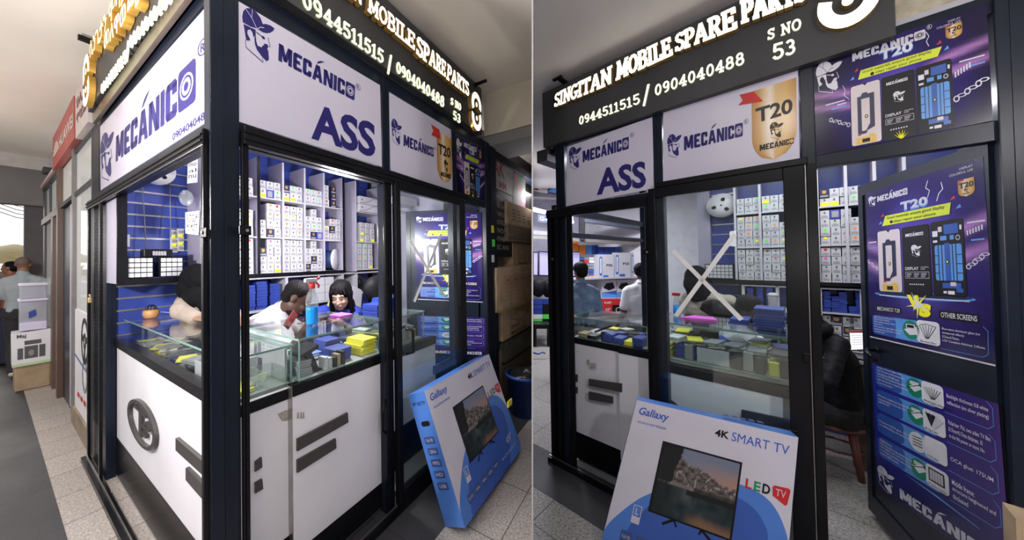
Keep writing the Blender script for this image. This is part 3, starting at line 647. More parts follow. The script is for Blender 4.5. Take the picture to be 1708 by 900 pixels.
for v_, cs in ((.0995, ((943, 622), (964, 624), (964, 636), (943, 634))), (.0995, ((943, 642), (964, 645), (964, 655), (943, 652))), (.0595, ((983, 631), (1038, 639), (1038, 653), (983, 642))), (.0595, ((983, 652), (1023, 661), (1023, 672), (983, 665))), (.0595, ((1237, 682), (1320, 699), (1320, 718), (1237, 698)))):
    pl = Pl(FB, (0, v_, 0), (1, 0, 0), (0, 0, 1), (0, -1, 0)); bm = NB(); solidpoly(bm, pl, [pl.px(*p) for p in cs], 0, .012); part('raised_bar', bm, EMB, k3)
bm = NB(); pl = Pl(FB, (0, .059, 0), (1, 0, 0), (0, 0, 1), (0, -1, 0)); q = rect(pl, 0, 0, 1, 1)
poly(bm, rect(Pl(FB, (0, .099, 0), (1, 0, 0), (0, 0, 1), (0, -1, 0)), 0, 0, 1, 1), [Pl(FB, (0, .099, 0), (1, 0, 0), (0, 0, 1), (0, -1, 0)).px(*p) for p in ((979, 600), (983, 599), (984, 610), (978, 607))])
for x in (986, 989, 992): poly(bm, q, [pl.px(*z_) for z_ in ((x, 605), (x+2, 605), (x+2, 614), (x-1, 613))], .001)
part('sticker_residue', bm, bpy.data.materials['torn_sticker_residue'], k3, 'torn grey sticker residue')
bm = NB(); a_ = FB.V(1110, 668, .05); solidring(bm, Pl(FB, (0, .06, 0), (1, 0, 0), (0, 0, 1), (0, -1, 0)), a_.x, a_.z-.07, .085, .075, 0, .012); part('ring_emblem', bm, EMB, k3)
glasscase(FB, 'glass display counter with green edges in the right kiosk window', .12, .10, .62, .50, .905, 1.06)
glasscase(FB, 'glass display counter behind the taped glass panel of right kiosk', .66, .10, 1.26, .50, .885, 1.10)
bm = NB(); box(bm, (.13, .13, 0), (1.24, .49, .86)); solo('counter_cabinet', bm, GREYS, 'plain grey cabinet carrying the counters of the right kiosk', 'cabinet', FB)
# ------------------------------------------------------------------ printed colour fields
def printmat(name, rough=.3):
    mt, t, b = nt(name); N = t.nodes.new; L = t.links.new
    at = N('ShaderNodeVertexColor'); at.layer_name = 'print'; no = N('ShaderNodeTexNoise'); no.inputs['Scale'].default_value = 40
    mx = N('ShaderNodeMix'); mx.data_type = 'RGBA'; mx.blend_type = 'MULTIPLY'; mx.inputs[0].default_value = .12
    L(at.outputs[0], mx.inputs[6]); L(no.outputs['Fac'], mx.inputs[7]); L(mx.outputs[2], b.inputs['Base Color']); b.inputs['Roughness'].default_value = rough; b.inputs['Specular IOR Level'].default_value = .25
    return mt
PRN = printmat('glossy_colour_print', .22)
for _m in (BLK, WHT, RED, YELF, INKB): _m.node_tree.nodes['Principled BSDF'].inputs['Specular IOR Level'].default_value = .25
def gridart(name, pl, q, nx, ny, fn, parent, h=.0006, label=None, outline=None):
    bm = NB(); cl = bm.loops.layers.float_color.new('print')
    if outline: pass
    def wx(x, y):
        if not outline or y >= .34: return x
        return .5+(x-.5)*math.sqrt(max(.0004, 1-((.34-y)/.34)**2))
    g = [[bm.verts.new(q(wx(i/nx, j/ny), j/ny, h)) for i in range(nx+1)] for j in range(ny+1)]
    for j in range(ny):
        for i in range(nx):
            f = bm.faces.new((g[j][i], g[j][i+1], g[j+1][i+1], g[j+1][i]))
            for lp, (a, b) in zip(f.loops, ((i, j), (i+1, j), (i+1, j+1), (i, j+1))): lp[cl] = tuple(max(0, c) for c in fn(a/nx, b/ny))+(1,)
    bmesh.ops.delete(bm, geom=[v for v in bm.verts if not v.link_faces], context='VERTS')
    return part(name, bm, PRN, parent, label)
def mixc(a, b, t): t = max(0, min(1, t)); return tuple(x+(y-x)*t for x, y in zip(a, b))
def goldfn(x, y):
    s_ = [(0, (.42, .20, .05)), (.2, (.62, .36, .12)), (.42, (.85, .74, .60)), (.55, (.70, .46, .20)), (.8, (.66, .40, .12)), (1, (.45, .22, .06))]
    for (a, c), (b, d) in zip(s_, s_[1:]):
        if x <= b: return mixc(c, d, (x-a)/(b-a))
    return s_[-1][1]
def shieldout(x, y): return y > .34 or ((x-.5)/.5)**2+((.34-y)/.34)**2 < 1.0
def poly_shield(bm, q, h, mi): poly(bm, q, [(0, 1), (0, .34)]+[(.5-.5*math.cos(R(a)), .34-.34*math.sin(R(a))) for a in range(10, 171, 10)]+[(1, .34), (1, 1)], h, mi)

PINK = (.30, .16, .42)
def bgfn(cx, cy, asp, seed):
    def f(x, y):
        d = math.hypot((x-cx)*asp, (y-cy)); c = mixc((.035, .02, .22), (.008, .004, .035), (d-.2)*1.9)
        c = mixc(c, (.15, .10, .60), 1-d*2.6)
        n = noise.noise(V((x*3+seed, y*3, seed)))
        c = tuple(v*(1+.5*n) for v in c)
        for yy, side in ((.55, -1), (.62, 1), (.48, 1), (.42, -1)):
            s_ = (x-cx)*side
            if s_ > .14:
                k = math.exp(-((y-yy-(s_-.2)*.25*1)**2)*900)*min(1, (s_-.14)*6)*max(0, 1-(s_-.14)*1.6)
                c = mixc(c, (.75, .35, .85), k*.9)
        return c
    return f
INKS = [BLK, WHT, YELF, RED, mat('sky_blue_print', (.10, .32, .75), .3), mat('rose_white_print', (.66, .58, .60), .35), mat('dark_navy_print', (.012, .014, .06), .3),
        mat('silver_print', (.62, .60, .68), .3), mat('lime_band_print', (.62, .72, .02), .35), mat('gold_print', (.72, .48, .10), .3), mat('mid_blue_print', (.03, .10, .42), .3), mat('green_print', (.0, .22, .12), .4)]
BLKi, WHi, YEi, REi, SKi, ROi, NVi, SIi, LIi, GOi, MBi, GRi = range(12)
def chain(bm, q, p0, p1, n, r, asp, mi):
    for k in range(n):
        t = (k+.5)/n; x = p0[0]+(p1[0]-p0[0])*t; y = p0[1]+(p1[1]-p0[1])*t
        ring(bm, q, x, y, r*(1.25 if k % 2 else .8), r*asp*(.55 if k % 2 else .9), .38, .0012, mi, 12)
def phones(bm, q, A, B, Cc, det=True):
    """three phones side by side; A, B, Cc are (x0, y0, x1, y1) boxes in unit terms"""
    def rr(bx, h, mi, r=.08): s_ = sub(q, *bx); poly(bm, s_, rrect(0, 0, 1, 1, r, r*.5), h, mi); return s_
    for bx in (A, B, Cc): rr((bx[0]-.004, bx[1]-.004, bx[2]+.004, bx[3]+.004), .0010, BLKi)
    s_ = rr(A, .0014, ROi)
    poly(bm, s_, [(.22, .17), (.22, .80), (.34, .80), (.40, .85), (.55, .85), (.58, .82), (.80, .82), (.80, .26), (.56, .22), (.5, .17)], .0018, NVi)
    poly(bm, s_, [(.36, .22), (.36, .75), (.64, .75), (.64, .33), (.5, .22)], .0022, ROi)
    poly(bm, s_, circ(.52, .45, .06, .03, 12), .0026, NVi); poly(bm, s_, circ(.52, .45, .03, .015, 8), .003, YEi)
    rc(bm, s_, .22, .15, .33, .18, .0026, REi); rc(bm, s_, .16, .01, .84, .12, .0018, GOi); rc(bm, s_, .36, .03, .62, .09, .0022, BLKi); rc(bm, s_, .6, .1, .78, .15, .002, GOi)
    poly(bm, s_, [(.42, 1), (.50, .965), (.58, 1)], .0018, BLKi)
    s_ = rr(B, .0014, BLKi, .1)
    mecanico(bm, sub(s_, .14, .86, .80, .905), WHi, BLKi, .0018)
    head_logo(bm, sub(s_, .34, .56, .72, .73), WHi, BLKi, .0020)
    text(bm, s_, 'DISPLAY', .08, .36, .58, .405, .015, .0018, WHi); text(bm, s_, 'COLORFUL', .66, .39, .94, .408, .0, .0018, WHi); text(bm, s_, 'LIFE', .66, .362, .80, .38, .0, .0018, WHi)
    ln(bm, s_, [(.08, .33), (.94, .33), (.94, .24), (.08, .24), (.08, .33)], .008, .0018, WHi, .004)
    for j, yy in enumerate((.305, .285, .262)):
        for x0 in (.12, .40, .66): rc(bm, s_, x0, yy-.004, x0+.2-.03*j, yy+.004, .0018, SIi)
    for k in range(7): poly(bm, s_, circ(.24+.08*k, .15, .025, .012, 8), .0018, SIi)
    s_ = rr(Cc, .0014, BLKi)
    rc(bm, s_, .05, .80, .22, .88, .0018, WHi); rc(bm, s_, .24, .86, .36, .93, .0018, SIi); rc(bm, s_, .3, .74, .5, .80, .0018, SKi); rc(bm, s_, .06, .72, .2, .75, .0018, WHi)
    rc(bm, s_, .42, .82, .86, .95, .0018, MBi); rc(bm, s_, .60, .74, .72, .80, .0018, SKi); poly(bm, s_, circ(.84, .76, .07, .035, 12), .0018, NVi); ring(bm, s_, .84, .76, .07, .035, .3, .002, SIi, 12); rc(bm, s_, .9, .86, .96, .92, .0018, WHi)
    poly(bm, s_, rrect(.1, .20, .93, .68, .06, .03), .0016, SKi)
    rc(bm, s_, .42, .2, .58, .70, .002, MBi)
    for x0 in (.22, .33, .66, .76): rc(bm, s_, x0-.012, .2, x0+.012, .68, .0021, NVi)
    for yy in (.30, .42, .54): rc(bm, s_, .1, yy-.005, .22, yy+.005, .0021, NVi); rc(bm, s_, .78, yy-.005, .93, yy+.005, .0021, NVi)
    poly(bm, s_, circ(.5, .45, .05, .025, 10), .0024, BLKi); poly(bm, s_, circ(.5, .45, .03, .015, 8), .0028, YEi)
    rc(bm, s_, .3, .1, .86, .17, .0018, MBi); rc(bm, s_, .32, .03, .42, .06, .0018, WHi); rc(bm, s_, .46, .02, .66, .065, .0018, WHi); rc(bm, s_, .55, .13, .72, .18, .002, ROi); rc(bm, s_, .72, .05, .92, .10, .002, MBi)
def shards(bm, q, k, asp):
    for (x, y, mi) in ((.289, .772, REi), (.262, .70, SKi), (.765, .79, REi), (.80, .72, SKi)):
        poly(bm, q, [(x-k, y-k*asp*.6), (x+k, y-k*asp*.3), (x+k*.5, y+k*asp)], .0011, mi)
def bolt(bm, q, pts, t, ty): ln(bm, q, pts, t, .0012, WHi, ty)
def badge(t, pl, q, box_, sm=True):
    s_ = sub(q, *box_)
    gridart('badge', pl, s_, 10, 12, goldfn, t, .0012, outline=shieldout)
    bm = NB(); text(bm, s_, 'T20', .06, .50, .96, .82, .03, .0018, 0); rc(bm, s_, .04, .92, .4, 1.0, .002, REi); head_logo(bm, sub(s_, .38, .24, .62, .46), BLKi, GOi, .0018); rc(bm, s_, .3, .16, .7, .2, .0018, 0)
    part('badge_print', bm, INKS, t)
def poster_wide(t, pl, q, seed=1, det=True):
    gridart('background', pl, q, 48, 28, bgfn(.52, .45, 1.5, seed), t)
    bm = NB()
    head_logo(bm, sub(q, .015, .635, .20, .975), SIi, BLKi, .0012, None)
    mecanico(bm, sub(q, .266, .875, .697, .955), SIi, BLKi, .0012); regd(bm, q, .719, .965, .014, .022, SIi)
    text(bm, q, 'T20', .43, .79, .63, .885, .05, .0010, SKi); text(bm, q, 'T20', .436, .80, .626, .89, .03, .0014, WHi)
    poly(bm, q, [(.299, .672), (.755, .670), (.778, .75), (.318, .76)], .0018, LIi)
    text(bm, q, 'Good materials ensure good display', .328, .715, .726, .75, .008, .0022, BLKi)
    poly(bm, q, circ(.388, .692, .012, .017, 12), .0022, BLKi); text(bm, q, 'steps repair your phone', .408, .676, .67, .71, .008, .0022, BLKi)
    phones(bm, q, (.250, .02, .432, .618), (.444, .012, .628, .618), (.640, .018, .820, .618))
    text(bm, q, 'DISPLAY', .815, .945, .877, .963, .0, .0012, SIi); text(bm, q, 'COLORFUL LIFE', .756, .918, .877, .936, .0, .0012, SIi)
    shards(bm, q, .014, 1.6)
    chain(bm, q, (.10, .35), (.245, .235), 5, .016, 1.6, SIi); chain(bm, q, (.825, .24), (.985, .37), 6, .02, 1.6, SIi)
    bolt(bm, q, [(.70, .93), (.715, .88), (.70, .84), (.712, .79)], .004, .006); bolt(bm, q, [(.20, .66), (.215, .60), (.205, .56), (.24, .5)], .003, .005)
    for k in range(6): rc(bm, q, .835+k*.014, .44+k*.01, .843+k*.014, .49+k*.01, .0012, SIi)
    for k, (x, y, l) in enumerate(((.08, .5, .13), (.12, .44, .1), (.86, .56, .12), (.88, .50, .1), (.16, .47, .06))): rc(bm, q, x, y, x+l, y+.012, .0009, SKi if k % 2 else SIi)
    for k, a in enumerate((-55, -35, -15, 10, 30, 55)):
        poly(bm, q, [(.54, .0), (.55, .0), (.545+.05*math.sin(R(a)), .09*math.cos(R(a)))], .0024, YEi)
    part('print', bm, INKS, t, 'printed logos, phones and slogan')
    badge(t, pl, q, (.80, .79, .882, .915))

# ------------------------------------------------------------------ white sign panels
def signpanel(fr, lab, c, n_, o, a, parts_, m_=SIGNW, name='shop_sign'):
    """c: four photo corners on the plane; parts_(t, pl, q01)"""
    pl = Pl(fr, o, a, (0, 0, 1), n_)
    P = [pl.px(*p) for p in c]
    t = thing(name, lab, 'sign', fr, pl.pt(*P[0]))
    bm = NB(); prism(bm, [pl.pt(x, y, 0) for x, y in P], pl.n*-.006); part('sheet', bm, m_, t)
    parts_(t, pl); return t
INK1 = [INKB, SIGNW, BLK, RED, GOLD]
def p_a1(t, pl):
    bm = NB(); head_logo(bm, pxq(pl, (403.7, 85), (457.5, 108), (457.5, 35), (403.7, 6)), 0, 1); part('capped_head_logo', bm, INK1, t)
    bm = NB(); q = pxq(pl, (464, 101), (591, 168), (592, 144), (465, 72)); mecanico(bm, q, 0, 1); part('lettering', bm, INK1, t)
    bm = NB(); Q = pxq(pl, (593, 149), (601, 152), (601, 142), (593, 138)); regd(bm, Q, .5, .5, .5, .5, 0); part('registered_mark', bm, INK1, t)
    bm = NB(); text(bm, pxq(pl, (519, 231.5), (626, 264), (626, 206), (519, 170)), 'ASS', bold=.035); part('lettering', bm, INK1, t)
signpanel(FA, 'large white sign sheet reading MECÁNICO over ASS on the left kiosk front', ((399, 203), (637, 278), (634, 142), (396, 1)), (0, -1, 0), (0, -.004, 0), (1, 0, 0), p_a1)
def shieldsign(t, pl, sh, flag, t20, hd, mc):
    q = pxq(pl, *sh); gridart('gold_badge', pl, q, 16, 20, goldfn, t, .0006, 'gold shield badge', shieldout)
    bm = NB(); poly(bm, rect(pl, 0, 0, 1, 1), [pl.px(*p) for p in flag], .0016, 3); part('red_flag', bm, INK1, t)
    bm = NB(); text(bm, pxq(pl, *t20), 'T20', bold=.03, h=.002, mi=2); part('badge_lettering', bm, INK1, t)
    bm = NB(); head_logo(bm, pxq(pl, *hd), 2, 4, .002); mecanico(bm, pxq(pl, *mc), 2, 4, .002); part('badge_logo', bm, INK1, t)
def p_a2(t, pl):
    bm = NB(); head_logo(bm, pxq(pl, (652.5, 237), (670, 243), (670, 205), (652.5, 195)), 0, 1); part('capped_head_logo', bm, INK1, t)
    bm = NB(); mecanico(bm, pxq(pl, (672.8, 243), (723.3, 261.7), (722.8, 247), (673.3, 224)), 0, 1); part('lettering', bm, INK1, t)
    bm = NB(); regd(bm, pxq(pl, (723.5, 249), (727, 250.5), (727, 246), (723.5, 244.5)), .5, .5, .5, .5, 0); part('registered_mark', bm, INK1, t)
    shieldsign(t, pl, ((729.3, 301), (753.7, 308), (753, 232), (728.3, 217)), ((718.6, 207), (732.5, 216), (735, 233), (719, 225), (722.5, 218)), ((731, 256.5), (750.5, 264), (751, 247), (730.5, 238)), ((740.5, 284), (747.5, 288), (747.5, 269), (740.5, 265)), ((735, 293), (752, 298), (752, 291.5), (735, 286)))
signpanel(FA, 'white sign sheet with gold shield badge reading T20 on the left kiosk', ((652, 284), (756, 318), (752, 216), (648, 153)), (0, -1, 0), (0, -.004, 0), (1, 0, 0), p_a2)
def p_a0(t, pl):
    bm = NB(); head_logo(bm, pxq(pl, (167.9, 306), (190, 290), (190, 205), (167.9, 228)), 0, 1); part('capped_head_logo', bm, INK1, t)
    bm = NB(); mecanico(bm, pxq(pl, (193.3, 270), (326.7, 168), (326.7, 97), (194, 228)), 0, 1); part('lettering', bm, INK1, t)
    bm = NB(); regd(bm, pxq(pl, (330, 99), (347, 86), (347, 58), (330, 72)), .5, .5, .5, .5, 0); part('registered_mark', bm, INK1, t)
    bm = NB(); text(bm, pxq(pl, (288, 235), (349, 194.5), (348.5, 180.5), (288, 223)), '0904040488', bold=.012); part('phone_number', bm, INK1, t)
signpanel(FA, 'white sign sheet reading MECÁNICO on the left side of the corner kiosk', ((168, 317), (350, 199), (352, 2), (167, 211)), (-1, 0, 0), (-.004, 0, 0), (0, -1, 0), p_a0)
def p_b1(t, pl):
    bm = NB(); head_logo(bm, pxq(pl, (949, 283), (970, 279), (970, 239), (949, 247)), 0, 1); part('capped_head_logo', bm, INK1, t)
    bm = NB(); mecanico(bm, pxq(pl, (972, 271), (1049, 248), (1049, 228.4), (972, 252)), 0, 1); part('lettering', bm, INK1, t)
    bm = NB(); regd(bm, pxq(pl, (1051, 230), (1058, 228), (1058, 220), (1051, 222)), .5, .5, .5, .5, 0); part('registered_mark', bm, INK1, t)
    bm = NB(); text(bm, pxq(pl, (995.4, 326), (1078, 312), (1077, 267.5), (996, 282)), 'ASS', bold=.035); part('lettering', bm, INK1, t)
signpanel(FB, 'smaller white sign sheet reading MECÁNICO over ASS on the right kiosk', ((944, 344), (1090, 314), (1090, 194), (946, 245)), (0, -1, 0), (0, -.004, 0), (1, 0, 0), p_b1)
def p_b2(t, pl):
    bm = NB(); head_logo(bm, pxq(pl, (1113, 264), (1137, 259), (1137, 218), (1113, 226)), 0, 1); part('capped_head_logo', bm, INK1, t)
    bm = NB(); mecanico(bm, pxq(pl, (1141, 251), (1239, 227), (1239, 205), (1141, 228)), 0, 1); part('lettering', bm, INK1, t)
    bm = NB(); regd(bm, pxq(pl, (1240.5, 208), (1248.5, 206), (1248.5, 197.5), (1240.5, 199.5)), .5, .5, .5, .5, 0); part('registered_mark', bm, INK1, t)
    shieldsign(t, pl, ((1255, 273), (1329.5, 257), (1328, 129), (1253.5, 153)), ((1233.5, 158), (1256.7, 152.5), (1273, 169), (1231, 176), (1239, 167.5)), ((1261, 206), (1322, 188), (1322, 163), (1260, 181)), ((1284, 233), (1307, 228), (1307, 200), (1284, 205)), ((1267, 252), (1324, 239), (1324, 230), (1267, 242)))
signpanel(FB, 'white sign sheet with large gold T20 shield badge on the right kiosk', ((1106, 310), (1334, 268), (1331, 112), (1106, 188)), (0, -1, 0), (0, -.004, 0), (1, 0, 0), p_b2)
def p_pw(t, pl, c): poster_wide(t, pl, pxq(pl, *c))
cB = ((1360, 260), (1656, 201), (1645, 6), (1357, 105))
signpanel(FB, 'wide purple poster with three phones above the open door of right kiosk', cB, (0, -1, 0), (0, -.004, 0), (1, 0, 0), lambda t, pl: p_pw(t, pl, cB), BLK, 'poster')
cA = ((763, 320), (808.5, 335), (808, 249), (760, 226))
signpanel(FA, 'small purple phone poster at the right end of the left kiosk header', cA, (0, -1, 0), (0, -.004, 0), (1, 0, 0), lambda t, pl: p_pw(t, pl, cA), BLK, 'poster')

# ------------------------------------------------------------------ poster on the door leaves
def poster_tall(t, pl, q, seed=3):
    gridart('background', pl, q, 36, 48, bgfn(.5, .55, 1.0, seed), t, label='dark purple printed background')
    bm = NB()
    head_logo(bm, sub(q, .036, .895, .128, .965), SIi, BLKi); mecanico(bm, sub(q, .139, .913, .444, .952), SIi, BLKi)
    text(bm, q, 'T20', .37, .812, .615, .87, .05, .0010, SKi); text(bm, q, 'T20', .375, .822, .61, .873, .03, .0014, SIi)
    poly(bm, q, [(.182, .743), (.77, .744), (.784, .806), (.22, .807)], .0018, LIi)
    text(bm, q, 'Good materials ensure good display', .235, .776, .739, .800, .008, .0022, BLKi)
    poly(bm, q, circ(.28, .761, .016, .010, 12), .0022, BLKi); text(bm, q, 'steps repair your phone', .305, .750, .67, .770, .008, .0022, BLKi)
    text(bm, q, 'DISPLAY', .852, .965, .938, .977, .0, .0012, SIi); text(bm, q, 'COLORFUL LIFE', .781, .944, .938, .956, .0, .0012, SIi)
    phones(bm, q, (.127, .312, .357, .710), (.377, .303, .610, .708), (.625, .308, .855, .712))
    poly(bm, q, circ(.49, .296, .42, .022, 24), .0009, SKi); poly(bm, q, circ(.49, .300, .40, .014, 24), .0010, NVi); ln(bm, q, [(.12, .285), (.87, .285)], .006, .0012, WHi, .004)
    for (x, y, mi) in ((.186, .812, REi), (.16, .765, SKi), (.794, .826, REi), (.83, .775, SKi)): poly(bm, q, [(x-.02, y-.008), (x+.02, y-.004), (x+.012, y+.014)], .0011, mi)
    chain(bm, q, (.0, .52), (.12, .455), 5, .018, .7, SIi); chain(bm, q, (.865, .455), (.99, .525), 6, .022, .7, SIi)
    bolt(bm, q, [(.62, .96), (.60, .92), (.63, .90), (.61, .86)], .005, .004); bolt(bm, q, [(.72, .93), (.73, .89), (.70, .87), (.68, .83)], .006, .004)
    for k in range(6): rc(bm, q, .875+k*.018, .62+k*.004, .885+k*.018, .645+k*.004, .0012, SIi)
    for k, (x, y, l) in enumerate(((.02, .64, .09), (.03, .60, .07), (.88, .68, .11), (.9, .59, .08))): rc(bm, q, x, y, x+l, y+.008, .0009, SKi if k % 2 else SIi)
    # starburst letters
    text(bm, q, 'V', .40, .215, .50, .30, .09, .0028, YEi, shear=-.2); text(bm, q, 'S', .50, .178, .60, .255, .09, .0028, YEi, shear=.1)
    for k in range(10):
        a = R(36*k+12); r_ = .11 if k % 2 else .07; c_, s_ = math.cos(a), math.sin(a)
        poly(bm, q, [(.497-.012*s_, .245+.008*c_), (.497+r_*c_, .245+r_*s_*.75), (.497+.012*s_, .245-.008*c_)], .0032, YEi if k % 3 else WHi)
    poly(bm, q, circ(.497, .245, .03, .02, 12), .0034, WHi)
    poly(bm, q, rrect(.08, .178, .335, .215, .01), .0012, BLKi); text(bm, q, 'MECANICO T20', .095, .184, .325, .208, .004, .0016, WHi)
    poly(bm, q, rrect(.655, .180, .92, .226, .01), .0012, BLKi); text(bm, q, 'OTHER SCREENS', .67, .190, .91, .217, .008, .0016, WHi)
    poly(bm, q, rrect(.035, .024, .50, .150, .03, .02), .0012, SKi); poly(bm, q, rrect(.035, .024, .28, .150, .03, .02), .0014, MBi)
    para(bm, q, ['Glass: The lowest 0.4mm-0.55mm', '(with tempered effect)', 'LCD Complete thickness: 1.85mm', '(ultra-thin)', 'Blue wave Glass: High definition, more', 'wear-resistant and scratch resistant,', 'anti-blue light'], .055, .032, .335, .146, 0, .0018, WHi)
    poly(bm, q, circ(.422, .092, .075, .055, 20), .0016, GRi); poly(bm, q, [(.36, .09), (.47, .115), (.48, .07), (.41, .06)], .0020, WHi); rc(bm, q, .38, .10, .46, .125, .0022, SIi); rc(bm, q, .39, .104, .45, .120, .0024, BLKi)
    poly(bm, q, rrect(.472, .028, .655, .158, .03, .02), .0016, WHi)
    for k in range(6): ln(bm, q, [(.545+.004*k, .058), (.497+.026*k, .135-abs(k-2.5)*.003)], .004, .0020, BLKi, .003)
    ln(bm, q, [(.497, .130), (.55, .140), (.63, .130)], .004, .0020, BLKi, .003); text(bm, q, 'Blue wave Glass', .50, .034, .62, .046, .0, .0020, BLKi)
    ln(bm, q, [(.655, .020), (.93, .022), (.962, .04), (.968, .15), (.94, .170)], .003, .0012, SKi, .002)
    para(bm, q, ['Blue-wave aluminum glass (no', 'tempered effect):', '0.7mm-0.75mm;', 'LCD Complete thickness: 2.45mm;'], .672, .055, .948, .138, .003, .0016, WHi)
    rc(bm, q, 0, -.008, 1, 0, .002, SIi)
    part('print', bm, INKS, t, 'printed logos, phones and small text')
    badge(t, pl, q, (.835, .82, .942, .912))
LOWT = [('Backlight thickness: 0.48mm; with|high-color gamut, full viewing angle;|Ultra-definition 550-600 lumen|LCD: 97% (liters) special adaptability|high reflective film, material using laser|Copper (lubrication)'.split('|'), ['Backlight thickness: 0.8 white', 'reflection (no silver plating)'], 'Backlight thickness'),
        ('Polarizer: original incremental film|thickness: 85mm; 10 to the 12th|power or more'.split('|'), ['Polarizer: Pol, two sides TV film', '0.17mm+0.17mm thickness, 10', 'to the 9th power or more, No'], 'Polarizer'),
        ('Mitsubishi OCA glue: 100UM;|no debonding, no bubbling'.split('|'), ['OCA glue: 175UM'], 'OCA glue'),
        ('Middle frame:|The structure is as reinforced as|the original one, and the material|is stronger aluminium alloy + ABS|plastic (PBO steel)'.split('|'), ['Middle frame:', 'structure heightened and', 'thickened'], 'Middle frame')]
def poster_low(t, pl, q, side=0):
    gridart('background', pl, q, 24, 28, lambda x, y: mixc(mixc((.02, .03, .30), (.05, .02, .16), x), (.01, .01, .06), (.35-y)*3), t, label='dark blue printed background')
    bm = NB()
    for k, (y0, y1, cy) in enumerate(((.829, .995, .92), (.635, .80, .724), (.45, .612, .531), (.262, .420, .343))):
        poly(bm, q, rrect(.037, y0, .60, y1, .05, .035), .0012, SKi); poly(bm, q, rrect(.037, y0, .30, y1, .05, .035), .0014, MBi)
        l, r_, cap = LOWT[k]
        hh = min(len(l)*.026, .15); para(bm, q, l, .06, cy-hh/2, .37, cy+hh/2, 0, .0018, WHi)
        poly(bm, q, circ(cx_ := .42, cy, .075, .068, 20), .0016, (GRi, GRi, WHi, GRi)[k])
        if k != 2: poly(bm, q, [(.37, cy), (.44, cy+.04), (.485, cy+.01), (.42, cy-.03)], .0020, WHi); rc(bm, q, .38, cy+.02, .46, cy+.045, .0018, SIi); ln(bm, q, [(.36, cy-.01), (.47, cy+.035)], .006, .0022, BLKi, .005)
        else:
            for j in range(4): ln(bm, q, [(.38, cy+.03-.02*j), (.46, cy+.036-.02*j)], .006, .0020, BLKi, .006)
        poly(bm, q, rrect(.478, y0+.012, .65, y1, .03, .025), .0018, WHi)
        if k == 0:
            for j in range(7): ln(bm, q, [(.555+.004*j, y0+.055), (.497+.022*j, y1-.03-abs(j-3)*.004)], .004, .0022, BLKi, .004)
        if k == 1:
            for j in range(4): poly(bm, q, [(.545, y0+.05), (.575, y0+.05), (.535+.035*j, y1-.03-j*.006), (.497+.03*j, y1-.02)], .0022+.0002*j, (BLKi, NVi, BLKi, SIi)[j])
        if k == 3: rc(bm, q, .50, y0+.05, .62, y1-.02, .0022, BLKi); rc(bm, q, .51, y0+.06, .61, y1-.03, .0024, SIi); [ln(bm, q, [(.53+.02*j, y0+.06), (.53+.02*j, y1-.03)], .003, .0026, BLKi, .003) for j in range(4)]
        text(bm, q, cap, .495, y0+.018, .495+.011*len(cap), y0+.036, 0, .0022, BLKi)
        ln(bm, q, [(.65, y0), (.93, y0), (.965, y0+.03), (.965, y1-.03), (.93, y1)], .003, .0012, SKi, .003)
        para(bm, q, r_, .672, cy-.022*len(r_)-.0, .94, cy+.022*len(r_), .003, .0016, WHi)
    poly(bm, q, [(.28, .245), (.55, .235), (.83, .200), (.84, .195), (.55, .222)], .0014, SKi)
    head_logo(bm, sub(q, .015, .02, .19, .19), SIi, BLKi); mecanico(bm, sub(q, .235, .04, .93, .112), SIi, BLKi)
    part('print', bm, INKS, t, 'printed charts, small text and big lettering')
def doorleaf(fr, lab, hinge, free, z0, z1, cU, cL, low=True, hx=None):
    hg, fe = V(hinge+(0,)), V(free+(0,)); a = (hg-fe).normalized(); n = a.cross(V((0, 0, 1))).normalized()
    if n.dot(fr.eye-hg) < 0: n = -n
    t = thing('metal_door', lab, 'door', fr, fe)
    L_ = (hg-fe).length; pl = Pl(fr, fe+n*.02, a, (0, 0, 1), n); q = rect(pl, 0, 0, 1, 1)
    def slabp(nm, x0, y0, x1, y1, h0, h1, m_):
        bm = NB(); solidpoly(bm, pl, [(x0, y0), (x1, y0), (x1, y1), (x0, y1)], h0, h1); return part(nm, bm, m_, t)
    slabp('door_board', .02, z0+.02, L_-.02, z1-.02, -.03, -.006, NAVYF)
    for nm, x0, y0, x1, y1 in (('door_stile', 0, z0, .045, z1), ('door_stile', L_-.05, z0, L_, z1), ('door_rail', .045, z1-.06, L_-.05, z1), ('door_rail', .045, z0, L_-.05, z0+.10)): slabp(nm, x0, y0, x1, y1, -.035, 0, NAVYF)
    bm = NB(); P = [pl.px(*p) for p in cU]; solidpoly(bm, pl, P, -.006, -.001); s1 = part('upper_poster', bm, BLK, t, 'tall purple poster with three phones'); Q = Quad(pl, P)
    poster_tall(s1, pl, Q)
    if cL:
        bm = NB(); P = [pl.px(*p) for p in cL]; solidpoly(bm, pl, P, -.006, -.001); s2 = part('lower_poster', bm, BLK, t, 'blue poster with rows of small text'); poster_low(s2, pl, Quad(pl, P))
    if hx:
        c_ = pl.px(*hx); bm = NB(); lathe(bm, pl.pt(c_[0], c_[1], 0), [(.014, 0), (.014, .012)], 12, n); tube(bm, [pl.pt(c_[0], c_[1], .01), pl.pt(c_[0], c_[1], .04), pl.pt(c_[0]+.03, c_[1]-.01, .05), pl.pt(c_[0]+.09, c_[1]-.035, .045)], .009); part('lever_handle', bm, BLACKF, t)
    return t
